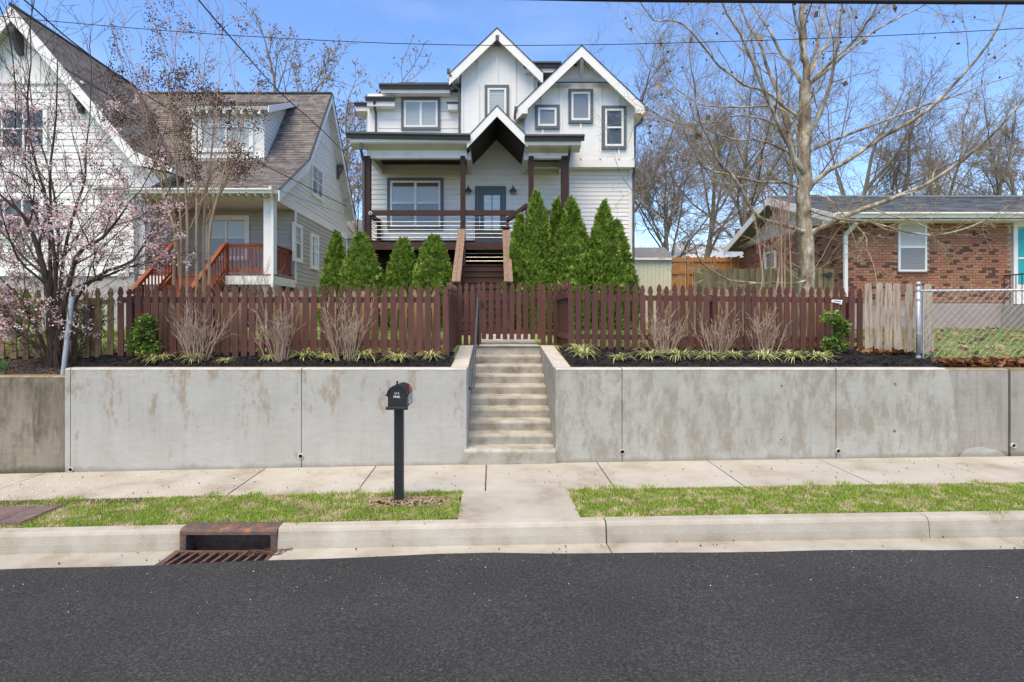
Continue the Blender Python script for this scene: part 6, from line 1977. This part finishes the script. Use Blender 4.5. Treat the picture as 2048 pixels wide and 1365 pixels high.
# ---- flowering cherry at the left
ch = thing('cherry_tree', 'flowering cherry with dark trunks and pale pink blossom at the far left', 'tree', (-6.6, 8.5, 1.5))
a1, a2 = Tubes(), Tubes()
GB = Grower(12, dict(levels=3, split=1, n=[12, 8, 6, 5], wob=[0.03, 0.10, 0.13, 0.16], trop=[0.01, 0.03, 0.04, 0.02], kids=[8, 5, 4], lo=[0.25, 0.15, 0.15], ang=[40, 42, 42], ratio=[0.36, 0.46, 0.5], rr=0.42, taper=0.38, rmin=0.003, lead=0.9), a1, a2)
CHY = 8.45
for path, r, y1 in (
    ([(104, 722), (100, 640), (92, 560), (70, 480), (45, 430), (5, 395), (-40, 340)], 0.085, -0.5),
    ([(108, 722), (108, 630), (104, 560), (72, 520), (40, 470), (-10, 440)], 0.05, 0.4),
    ([(112, 722), (122, 640), (140, 560), (158, 505), (200, 480), (235, 440), (262, 400)], 0.07, -0.4),
    ([(116, 722), (128, 650), (165, 580), (210, 545), (250, 530), (272, 515), (300, 470)], 0.055, 0.3),
    ([(106, 715), (104, 600), (100, 520), (102, 430), (100, 340), (112, 240), (115, 120)], 0.05, 0.2),
    ([(110, 715), (112, 600), (108, 500), (92, 400), (65, 300), (55, 200), (62, 130)], 0.042, -0.4),
    ([(110, 715), (120, 590), (130, 500), (150, 420), (170, 360), (172, 300), (180, 235)], 0.042, 0.5),
    ([(108, 715), (112, 560), (118, 470), (110, 400), (95, 330), (70, 250), (60, 175)], 0.035, 0.7),
    ([(105, 715), (92, 700), (75, 690), (45, 672), (10, 640), (-30, 600)], 0.035, -0.35),
    ([(105, 722), (70, 650), (40, 600), (15, 570), (-20, 540)], 0.04, 0.2),
):
    m = len(path)
    pts = [P(px, py, CHY + y1 * i / (m - 1)) for i, (px, py) in enumerate(path)]
    pts[0].z = 1.46
    q = [Vector(v) for v in spline(pts, 14)]
    GB.emit(q, r * 0.72, 0.008, 0, sum((q[i + 1] - q[i]).length for i in range(13)))
for k in range(46):      # thicket of suckers round the base
    a = rt.uniform(0, 2 * PI)
    q = rt.random()
    GB.shoot((-6.33 + 0.16 * math.cos(a), 8.45 + 0.12 * math.sin(a), 1.45), (0.55 * math.cos(a) * q, 0.4 * math.sin(a) * q, 1), rt.uniform(0.7, 1.9), rt.uniform(0.005, 0.010), 2)
a1.build('trunk', M_barkdark, ch)
a2.build('crown', M_barkdark, ch)
tp = [p for p, d in GB.tips if 1.9 < p.z < 5.6 and p.x < -4.6 and random.random() < (0.95 if p.z < 3.9 else 0.55)]
rt.shuffle(tp)
scatter_faces('blossom', tp[: int(len(tp) * 0.47)], None, 22, 0.038, 0.029, M_petal, ch, 21, aspect=0.9)
scatter_faces('young_leaves', tp[: int(len(tp) * 0.6)], None, 4, 0.06, 0.038, M_bronze, ch, 22, aspect=0.5)

# ---- arborvitae
def arborvitae(label, px, py_top, wid_px, Y, seed, gz=1.9, n=5200, px_low=None, lean=0.0, rnd=0.78):
    g = np.random.default_rng(seed)
    x = PX(px if px_low is None else px_low, Y)
    xt = PX(px, Y)
    H_ = PZ(py_top, Y) - gz
    rb = wid_px * 0.5 * Y / F
    t = thing('arborvitae', label, 'conifer', (x, Y, gz), 'arborvitae along the front of the house')
    lob = [(g.uniform(0, 2 * PI), g.uniform(0.15, 0.9), g.uniform(0.05, 0.42), g.uniform(0.25, 0.6)) for _ in range(26)]
    def prof(h):
        return np.clip(np.where(h < 0.3, 0.88 + 0.12 * h / 0.3, np.power(np.clip((1 - h) / 0.7, 0, 1), rnd)), 0.02, 1.0)
    def radius(h, th):
        r = rb * prof(h)
        for a, hc, amp, w in lob:
            d = np.angle(np.exp(1j * (th - a)))
            r = r * (1 + (amp - 0.14) * 0.7 * np.exp(-(d / w) ** 2 - ((h - hc) / 0.09) ** 2))
        return r
    h = g.uniform(0, 1, n * 3)
    keep = g.uniform(0, 1, n * 3) < prof(h) * 0.95 + 0.07
    h = h[keep][:n]
    m = len(h)
    th = g.uniform(0, 2 * PI, m)
    r = radius(h, th)
    dep = 1.05 - np.abs(g.normal(0, 0.17, m))
    cx = x + (xt - x) * h + r * dep * np.cos(th)
    cy = Y + r * dep * np.sin(th)
    cz = gz + H_ * h * 0.985
    C0 = np.stack([cx, cy, cz], 1)
    out = np.stack([np.cos(th), np.sin(th), np.zeros(m)], 1)
    d = out * g.uniform(0.35, 1.0, m)[:, None] + np.array([0, 0, 1.0]) * g.uniform(0.35, 1.1, m)[:, None] + g.normal(0, 0.35, (m, 3))
    d /= np.linalg.norm(d, axis=1, keepdims=True)
    s = np.cross(d, out + g.normal(0, 0.55, (m, 3)))
    s /= np.linalg.norm(s, axis=1, keepdims=True) + 1e-9
    L_ = g.uniform(0.07, 0.17, m)[:, None]
    V, T = [], []
    for k, (ang, ls) in enumerate(((-0.62, 0.75), (0.0, 1.0), (0.62, 0.75), (-1.15, 0.5), (1.15, 0.5))):
        dd = d * math.cos(ang) + s * math.sin(ang)
        ss = np.cross(np.cross(d, s), dd)
        tip = C0 + dd * L_ * ls
        w = L_ * 0.14
        V.append(np.stack([C0 + dd * L_ * 0.1 - ss * w * 0.5, C0 + dd * L_ * ls * 0.55 + ss * w, tip, C0 + dd * L_ * ls * 0.55 - ss * w], 1))
    V = np.stack(V, 1).reshape(-1, 3)
    Q = np.arange(m * 5)[:, None] * 4 + np.array([0, 1, 2, 3])
    link('foliage', fast_mesh('foliage', V - np.array(base_of(t)), Q), M_thuja, t)
    kb = g.integers(0, m, 90)
    scatter_faces('brown_sprays', C0[kb], None, 3, 0.03, 0.07, M_tanleaf, t, seed, aspect=0.4)
    hs = np.linspace(0, 0.97, 22)
    ths = np.linspace(0, 2 * PI, 20, endpoint=False)
    Vc = []
    for hh in hs:
        for tt in ths:
            rr = float(radius(np.array([hh]), np.array([tt]))[0]) * 0.70
            Vc.append((x + (xt - x) * hh + rr * math.cos(tt), Y + rr * math.sin(tt), gz + 0.05 + H_ * 0.95 * hh))
    Qc = [(j * 20 + i, j * 20 + (i + 1) % 20, (j + 1) * 20 + (i + 1) % 20, (j + 1) * 20 + i) for j in range(21) for i in range(20)]
    link('inner_foliage', fast_mesh('inner_foliage', np.array(Vc) - np.array(base_of(t)), Qc, smooth=True), M_thuja, t)
    mb = MB(); mb.tube([(x, Y, gz - 0.1), (x, Y, gz + 0.5)], 0.05, 8).build('trunk', M_barkdark, t)
arborvitae('leftmost arborvitae, narrow, by the corner of the white neighbour house', 672, 461, 60, 16.0, 1)
arborvitae('broad arborvitae below the left porch post', 722, 463, 86, 15.6, 2, px_low=728, rnd=0.62)
arborvitae('small arborvitae below the middle of the porch window', 806, 476, 76, 15.8, 3, rnd=0.58)
arborvitae('rounded arborvitae just left of the porch stair', 868, 471, 80, 15.5, 4, rnd=0.5)
arborvitae('short arborvitae just right of the porch stair handrail', 1040, 428, 62, 15.5, 5, px_low=1042)
arborvitae('tallest arborvitae, right of the porch stair', 1073, 378, 78, 15.3, 6, n=6500)
arborvitae('slim arborvitae tucked behind, below the right porch post', 1114, 394, 62, 15.9, 7, n=5500)
arborvitae('tall broad arborvitae below the end of the porch gutter', 1143, 393, 92, 15.3, 8, n=6800, px_low=1146)
arborvitae('tall arborvitae in front of the right lap-sided wall', 1208, 400, 88, 15.4, 9, n=6500, px_low=1205)
arborvitae('rightmost arborvitae, shorter, at the corner of the house', 1234, 440, 72, 15.8, 10, px_low=1240)

# ---- evergreen shrubs in the beds
def leafy_shrub(label, px, py_base, Y, blobs, seed, n=1000):
    x = PX(px, Y)
    z0 = bedz(x, Y)
    t = thing('evergreen_shrub', label, 'shrub', (x, Y, z0))
    g = np.random.default_rng(seed)
    rr = random.Random(seed)
    st = Tubes()
    C_ = []
    tot = sum(b[3] * b[2] for b in blobs)
    for bx, by, rx, rz in blobs:
        c = P(bx, by, Y)
        k = int(n * rx * rz / tot)
        u = g.normal(0, 1, (k, 3))
        u /= np.linalg.norm(u, axis=1, keepdims=True)
        u *= np.power(g.uniform(0.15, 1, (k, 1)), 0.45)
        C_.append(np.array([c.x, c.y, c.z]) + u * np.array([rx * Y / F, rx * Y / F * 0.85, rz * Y / F]))
        for i in range(5):
            e = c + Vector((rr.gauss(0, 0.07), rr.gauss(0, 0.06), rr.uniform(0, 0.1)))
            st.add([(x + rr.gauss(0, 0.03), Y + rr.gauss(0, 0.03), z0), tuple(Vector((x, Y, z0)).lerp(e, 0.5) + Vector((rr.gauss(0, 0.02), 0, 0))), tuple(e)], 0.010, 0.004, 5)
    C_ = np.vstack(C_)
    m = len(C_)
    a = g.normal(0, 1, (m, 3)); a[:, 2] = np.abs(a[:, 2]) * 0.6 - 0.1
    a /= np.linalg.norm(a, axis=1, keepdims=True)
    s = np.cross(a, g.normal(0, 0.5, (m, 3)) + np.array([0, 0, 1.0])); s /= np.linalg.norm(s, axis=1, keepdims=True)
    nn = np.cross(s, a)
    L_ = g.uniform(0.030, 0.062, m)[:, None]
    W_ = L_ * 0.30
    V = np.stack([C_, C_ + a * L_ * 0.35 + s * W_ - nn * L_ * 0.06, C_ + a * L_ * 0.7 + s * W_ * 0.8 - nn * L_ * 0.08, C_ + a * L_ - nn * L_ * 0.16, C_ + a * L_ * 0.7 - s * W_ * 0.8 - nn * L_ * 0.08, C_ + a * L_ * 0.35 - s * W_ - nn * L_ * 0.06], 1).reshape(-1, 3)
    b = np.arange(m)[:, None] * 6
    Q = np.concatenate([b + [0, 1, 2, 3], b + [0, 3, 4, 5]], 0)
    link('leaves', fast_mesh('leaves', V - np.array(base_of(t)), Q), M_broad, t)
    st.build('stems', M_barkdark, t)
leafy_shrub('bushy green evergreen shrub in front of the left end of the brown fence', 287, 722, 8.50, [(290, 650, 22, 20), (284, 672, 24, 18), (292, 697, 30, 20), (300, 640, 12, 12), (270, 690, 18, 14)], 3, 1500)
leafy_shrub('two-tiered green evergreen shrub near the right end of the brown fence', 1670, 712, 9.0, [(1664, 637, 22, 16), (1684, 655, 16, 18), (1670, 690, 27, 18), (1676, 670, 10, 14)], 4, 1500)

# ---- leafless shrubs
def twig_shrub(label, px, Y, w_px, h_px, seed, stems, mat=M_twigtan, name='bare_shrub', group='leafless shrubs in the mulch beds', straight=0.05, gz=None):
    x = PX(px, Y)
    z0 = bedz(x, Y) if gz is None else gz
    t = thing(name, label, 'shrub', (x, Y, z0), group)
    a1 = Tubes()
    rr = random.Random(seed)
    G = Grower(seed, dict(levels=2, split=3, n=[8, 6, 4], wob=[straight, 0.12, 0.2], trop=[0.03, 0.04, 0.02], kids=[4, 2], lo=[0.35, 0.3], ang=[26, 32], ratio=[0.40, 0.5], rr=0.7, taper=0.5, rmin=0.0026, lead=1.0), a1, a1)
    Hm, Wm = h_px * Y / F, w_px * Y / F
    for i in range(stems):
        a = rr.uniform(0, 2 * PI)
        q = rr.random() ** 0.7
        dx, dy = q * math.cos(a), q * math.sin(a)
        e = Vector((dx * Wm * 0.32, dy * Wm * 0.25, Hm * rr.uniform(0.6, 0.95)))
        G.shoot((x + dx * 0.15, Y + dy * 0.08, z0 - 0.03), e, e.length * 0.82, rr.uniform(0.0045, 0.0085), 0)
    a1.build('branches', mat, t)
twig_shrub('tall leafless shrub nearest the left evergreen shrub', 395, 8.42, 105, 118, 41, 27, straight=0.09)
twig_shrub('tall leafless shrub in the middle of the left bed', 555, 8.42, 95, 112, 42, 27, straight=0.08)
twig_shrub('tall leafless shrub in the left bed nearest the mailbox', 690, 8.42, 70, 112, 43, 24, straight=0.07)
twig_shrub('leafless shrub in the right bed nearest the steps', 1328, 9.0, 95, 88, 44, 22)
twig_shrub('middle leafless shrub in the right bed', 1430, 9.0, 95, 86, 45, 22)
twig_shrub('leafless shrub in the right bed nearest the small white sign', 1530, 9.0, 90, 86, 46, 26)
twig_shrub('big leafless thicket in front of the neighbour porch railing', 515, 15.6, 170, 125, 47, 46, mat=M_twig, name='bare_thicket', group=None, straight=0.12, gz=1.88)

# ---- striped liriope clumps along the wall
def liriope_mesh(seed, n=95):
    g = random.Random(seed)
    V, Q = [], []
    for i in range(n):
        a = g.uniform(0, 2 * PI)
        L_ = g.uniform(0.13, 0.27)
        up = g.uniform(0.5, 1.5)
        w = g.uniform(0.0045, 0.008)
        p = Vector((g.gauss(0, 0.022), g.gauss(0, 0.02), 0))
        d = Vector((math.cos(a), math.sin(a), up)).normalized()
        s = Vector((-math.sin(a), math.cos(a), 0))
        k = len(V)
        for j in range(5):
            ww = w * (1 - (j / 4) ** 2 * 0.9)
            V += [tuple(p - s * ww), tuple(p + s * ww)]
            p = p + d * (L_ / 4)
            d = (d + Vector((0, 0, -0.42))).normalized()
        for j in range(4): Q.append((k + 2 * j, k + 2 * j + 1, k + 2 * j + 3, k + 2 * j + 2))
    me = fast_mesh('liriope', V, Q)
    me.materials.append(M_liri)
    return me
LM = [liriope_mesh(50 + i) for i in range(5)]
LIR = [(316, 722, 1.0, 'striped grass clump at the foot of the left evergreen shrub'), (388, 722, 1.0, 'striped grass clump below the first leafless shrub of the left bed'), (452, 724, 0.6, 'tiny striped grass clump right of the first leafless shrub'),
       (540, 720, 0.65, 'small striped grass clump below the middle leafless shrub of the left bed'), (607, 717, 1.1, 'full striped grass clump right of the middle leafless shrub of the left bed'), (656, 719, 0.9, 'striped grass clump below the leafless shrub nearest the mailbox'),
       (729, 717, 1.1, 'striped grass clump on the left bed above the mailbox'), (795, 720, 0.95, 'striped grass clump just right of the mailbox top'), (862, 716, 0.9, 'front striped grass clump by the left cheek wall of the steps'), (874, 708, 0.95, 'rear striped grass clump by the left cheek wall of the steps'),
       (1160, 702, 1.1, 'rear striped grass clump by the right cheek wall of the steps'), (1166, 714, 1.0, 'front striped grass clump by the right cheek wall of the steps'), (1237, 720, 0.9, 'low striped grass clump left of the first leafless shrub of the right bed'), (1296, 716, 1.1, 'striped grass clump in front of the leafless shrub nearest the steps'),
       (1354, 717, 1.2, 'big striped grass clump right of the leafless shrub nearest the steps'), (1414, 717, 1.0, 'striped grass clump below the middle leafless shrub of the right bed'), (1468, 716, 0.9, 'straw-tinged striped grass clump right of the middle leafless shrub'), (1526, 719, 1.15, 'striped grass clump below the leafless shrub nearest the sign'),
       (1585, 718, 1.15, 'left of two touching striped grass clumps near the right evergreen shrub'), (1640, 721, 1.15, 'right of two touching striped grass clumps near the right evergreen shrub')]
for i, (px, py, s, lb) in enumerate(LIR):
    best = min((abs(PZ(py, y) - bedz(PX(px, y), y)), y) for y in lin(8.2, 9.2, 60))
    Y = max(8.28, best[1])
    x = PX(px, Y)
    o = bpy.data.objects.new('striped_grass_clump', LM[i % 5])
    COL.objects.link(o)
    o.location = (x, Y, bedz(x, Y) - 0.005)
    o.rotation_euler = (0, 0, i * 1.7)
    o.scale = (s * 1.4, s * 1.4, s * 1.45)
    BASE[o.name] = o.location.copy()
    setp(o, lb, 'ornamental grass', 'striped grass clumps edging the beds')
# daffodil-like blades at the left edge
V, Q = [], []
g = random.Random(4)
for i in range(34):
    p = Vector((PX(4, 8.3) + g.gauss(0, 0.05), 8.3 + g.gauss(0, 0.04), 1.40))
    d = Vector((g.gauss(0, 0.25), g.gauss(0, 0.2), 1)).normalized()
    s = Vector((1, g.uniform(-0.5, 0.5), 0)).normalized() * 0.007
    k = len(V)
    L_ = g.uniform(0.16, 0.3)
    for j in range(4):
        V += [tuple(p - s * (1 - j * 0.3)), tuple(p + s * (1 - j * 0.3))]
        p = p + d * L_ / 3
        d = (d + Vector((g.gauss(0, 0.1), 0, -0.1))).normalized()
    for j in range(3): Q.append((k + 2 * j, k + 2 * j + 1, k + 2 * j + 3, k + 2 * j + 2))
o = link('bulb_leaves', fast_mesh('bulb_leaves', np.array(V) - np.array((-7.1, 8.3, 1.4)), Q), M_blade, None, Vector((-7.1, 8.3, 1.4)))
setp(o, 'tuft of upright green bulb leaves at the far left edge of the bed', 'plant')

# low evergreen bushes behind the far left fence
for px, py, w, lb in ((170, 600, 60, 'dark green bush behind the bare fence beside the cherry trunk'), (20, 570, 90, 'dark green bush behind the bare fence at the far left edge')):
    Y = 12.5
    t = thing('green_bush', lb, 'shrub', (PX(px, Y), Y, 1.75))
    g = np.random.default_rng(int(px))
    u = g.normal(0, 1, (900, 3)); u /= np.linalg.norm(u, axis=1, keepdims=True)
    u *= np.power(g.uniform(0.1, 1, (900, 1)), 0.4)
    top = PZ(py, Y)
    C_ = np.array([PX(px, Y), Y, (top + 1.75) / 2]) + u * np.array([w * Y / F * 0.5, 0.4, (top - 1.75) / 2])
    scatter_faces('leaves', C_, None, 3, 0.03, 0.10, M_broad, t, int(px), aspect=0.35, kind=None)

# ---- grass
def grass(name, n, sampler, zf, hmin, hmax, mat, seed, w=0.0035, lean=0.35):
    g = np.random.default_rng(seed)
    xy = sampler(g, n)
    n = len(xy)
    z = np.array([zf(a, b) for a, b in xy])
    p = np.column_stack([xy, z - 0.004])
    a = g.uniform(0, 2 * PI, n)
    h = g.uniform(hmin, hmax, n)
    s = np.stack([np.cos(a), np.sin(a), np.zeros(n)], 1) * w * g.uniform(0.6, 1.4, n)[:, None]
    b = g.uniform(0, 2 * PI, n)
    ln = np.abs(g.normal(0, lean, n))
    d = np.stack([np.cos(b) * ln, np.sin(b) * ln, np.ones(n)], 1)
    d /= np.linalg.norm(d, axis=1, keepdims=True)
    m = p + d * h[:, None] * 0.55
    d2 = d + np.stack([np.cos(b) * ln, np.sin(b) * ln, -0.3 * ln], 1)
    d2 /= np.linalg.norm(d2, axis=1, keepdims=True)
    t = m + d2 * h[:, None] * 0.5
    V = np.stack([p - s, p + s, m + s * 0.8, m - s * 0.8, t], 1).reshape(-1, 3)
    k = np.arange(n)[:, None] * 5
    o = link(name, fast_mesh(name, V, k + [0, 1, 2, 3], k + [3, 2, 4]), mat)
    o['kind'] = 'stuff'
    return o
def clumpy(x0, x1, y0, y1, excl=None):
    def f(g, n):
        x = g.uniform(x0, x1, n); y = g.uniform(y0, y1, n)
        dens = 0.62 + 0.38 * np.sin(x * 3.1 + 2 * np.sin(y * 4.3)) * np.sin(y * 7.7 + np.sin(x * 5.9) * 2)
        k = g.uniform(0, 1, n) < dens + 0.25
        x, y = x[k], y[k]
        if excl is not None:
            k = excl(x, y, g)
            x, y = x[k], y[k]
        return np.column_stack([x, y])
    return f
def exl(x, y, g):
    m = ((x + 0.95) / 0.42) ** 2 + ((y - 6.36) / 0.17) ** 2
    k = (m > 1) | (g.uniform(0, 1, len(x)) < 0.06)
    k &= ~((x > -5.56) & (x < -4.79) & (y > 5.84) & (y < 6.46))
    edge = (x < -4.0) & (y > 6.50)
    return k & ~(edge & (g.uniform(0, 1, len(x)) < 0.8))
grass('grass', 70000, clumpy(-6.6, PATHX0 - 0.02, 5.735, 6.735, exl), VZ, 0.015, 0.045, M_grass, 1, lean=0.8)
grass('grass', 80000, clumpy(PATHX1 + 0.03, 7.2, 5.735, 6.735), VZ, 0.014, 0.040, M_grass, 2, lean=0.8)
grass('grass', 5000, clumpy(-16, -6.6, 5.735, 6.5), VZ, 0.02, 0.06, M_grass, 3, w=0.007)
grass('grass', 9000, clumpy(7.2, 18, 5.735, 6.735), VZ, 0.02, 0.06, M_grass, 4, w=0.007)
YGZ = lambda x, y: ground_z(y)
grass('grass', 42000, clumpy(6.55, 15, 8.35, 16.6), YGZ, 0.02, 0.06, M_grass2, 5, w=0.006, lean=0.8)
grass('grass', 36000, clumpy(-12, -0.8, 9.1, 15), YGZ, 0.03, 0.07, M_grass2, 6, w=0.007)
grass('grass', 26000, clumpy(1.3, 6.6, 9.8, 15), YGZ, 0.03, 0.07, M_grass2, 7, w=0.007)
def tufts(cs, spread):
    def f(g, n):
        c = np.array(cs)[g.integers(0, len(cs), n)]
        return c + g.normal(0, spread, (n, 2))
    return f
gt_ = random.Random(17)
tc = [(gt_.uniform(-5.2, -0.5), gt_.uniform(6.66, 6.76)) for _ in range(13)] + [(gt_.uniform(1.0, 6.8), gt_.uniform(6.66, 6.76)) for _ in range(8)] + [(gt_.uniform(-5, 6.5), gt_.uniform(5.72, 5.78)) for _ in range(10)]
tc = [c for c in tc if not PATHX0 - 0.08 < c[0] < PATHX1 + 0.08]
grass('grass', 2600, tufts(tc, 0.055), VZ, 0.03, 0.075, M_grass, 11, lean=0.5)
grass('grass', 1500, tufts([(PATHX1 + 0.03 + gt_.uniform(-0.01, 0.03), gt_.uniform(5.75, 6.7)) for _ in range(14)] + [(PATHX0 - 0.03 - gt_.uniform(-0.01, 0.03), gt_.uniform(5.75, 6.7)) for _ in range(14)], 0.025), VZ, 0.03, 0.07, M_grass, 12, lean=0.7)
# mailbox mulch and dry thatch
chips('wood_chips', 750, (-1.42, -0.40), (6.19, 6.54), lambda x, y: VZ(x, y) + 0.035 * max(0, 1 - ((x + 0.95) / 0.5) ** 2 - ((y - 6.36) / 0.19) ** 2), 0.045, M_thatch, 13)
# ---- fallen leaves
def leaf_litter(name, n, xr, yr, zf, pile, size, seed, mat=M_leafpile):
    g = np.random.default_rng(seed)
    x = g.uniform(*xr, n); y = g.uniform(*yr, n)
    z = np.array([zf(a, b) for a, b in zip(x, y)]) + g.uniform(0, 1, n) * pile
    c = np.stack([x, y, z], 1)
    a = g.normal(0, 1, (n, 3)); a[:, 2] *= 0.45; a /= np.linalg.norm(a, axis=1, keepdims=True)
    s = np.cross(a, g.normal(0, 0.45, (n, 3)) + np.array([0, 0, 1.0])); s /= np.linalg.norm(s, axis=1, keepdims=True)
    nn = np.cross(s, a)
    L_ = g.uniform(0.6, 1.3, n)[:, None] * size
    cu = g.uniform(0.05, 0.4, n)[:, None] * L_
    V = np.stack([c - a * L_ * 0.5, c - a * L_ * 0.2 + s * L_ * 0.34 + nn * cu, c + a * L_ * 0.05 + s * L_ * 0.5 + nn * cu * 1.3, c + a * L_ * 0.5 + nn * cu * 0.5, c + a * L_ * 0.05 - s * L_ * 0.5 + nn * cu * 1.2, c - a * L_ * 0.2 - s * L_ * 0.34 + nn * cu * 0.8, c], 1).reshape(-1, 3)
    b = np.arange(n)[:, None] * 7
    T = np.concatenate([b + [0, 1, 6], b + [1, 2, 6], b + [2, 3, 6], b + [3, 4, 6], b + [4, 5, 6], b + [5, 0, 6]], 0)
    o = link(name, fast_mesh(name, V, None, T), mat)
    o['kind'] = 'stuff'
    return o
leaf_litter('fallen_leaves', 1900, (6.5, 11.5), (8.13, 8.50), lambda x, y: 1.44, 0.12, 0.13, 1)
leaf_litter('fallen_leaves', 260, (5.9, 6.5), (8.9, 9.8), lambda x, y: 1.60, 0.04, 0.12, 2)
leaf_litter('fallen_leaves', 420, (6.6, 15), (8.6, 16.5), YGZ, 0.05, 0.12, 3, M_tanleaf)
leaf_litter('fallen_leaves', 350, (-11, -0.9), (9.6, 14), YGZ, 0.04, 0.10, 4, M_tanleaf)
# petals and crumbs on the pavement and in the gutter
leaf_litter('fallen_petals', 900, (-8, -3.0), (6.65, 7.9), lambda x, y: slope(x) + 0.165, 0.004, 0.016, 5, M_petal)
leaf_litter('leaf_crumbs', 150, (-7, 7.5), (6.8, 7.9), lambda x, y: slope(x) + 0.166, 0.004, 0.018, 6, M_bmulch)
leaf_litter('leaf_crumbs', 60, (-6, 7.0), (5.25, 5.56), lambda x, y: slope(x) - 0.012, 0.006, 0.02, 7, M_bmulch)
leaf_litter('pale_grit', 240, (-5, 6), (4.2, 5.2), lambda x, y: slope(x) + 0.022 + 0.0102 * (5.2 - y), 0.004, 0.009, 8, M_cap)
# ---- cables overhead
def cable(label, path, r, name='overhead_cable'):
    pts = [P(px, py, Y) for px, py, Y in path]
    q = [tuple(v) for v in spline(pts, 40)]
    mid = Vector(q[20])
    o = MB().tube(q, r, 6).build(name, M_wire, None, smooth=True, base=mid)
    setp(o, label, 'cable', 'cables strung overhead')
cable('long thin cable sagging across the whole view over the house gables', [(-500, -20, 9.5), (0, 33, 9.5), (480, 72, 9.5), (960, 91, 9.5), (1500, 82, 9.5), (2048, 57, 9.5), (2600, 15, 9.5)], 0.006)
cable('thick dark bundled cable along the top right edge', [(300, -22, 5.5), (1100, -3, 5.5), (1500, 2, 5.5), (2048, 5, 5.5), (2600, 5, 5.5)], 0.021)
cable('cable running from the top left corner down across the brown roof', [(-60, -75, 7.5), (48, 0, 8.5), (150, 88, 9.5), (300, 195, 12), (500, 315, 15.5), (692, 413, 19.0)], 0.011)
cable('cable dropping from the top edge past the brown roof to the gap between the houses', [(350, -60, 8), (397, 0, 8.5), (470, 85, 9.5), (560, 185, 12), (640, 257, 15), (700, 318, 18.5)], 0.011)
cable('cable hanging down along the left edge in front of the white gable', [(-30, -50, 8), (2, 20, 8.2), (18, 70, 8.4), (28, 140, 8.6), (31, 220, 8.8), (28, 340, 9.0)], 0.008)
cable('thin cable crossing below the others over the brown roof', [(-120, 0, 9), (0, 62, 10), (150, 150, 11), (330, 255, 13), (540, 372, 17), (690, 430, 19)], 0.005)
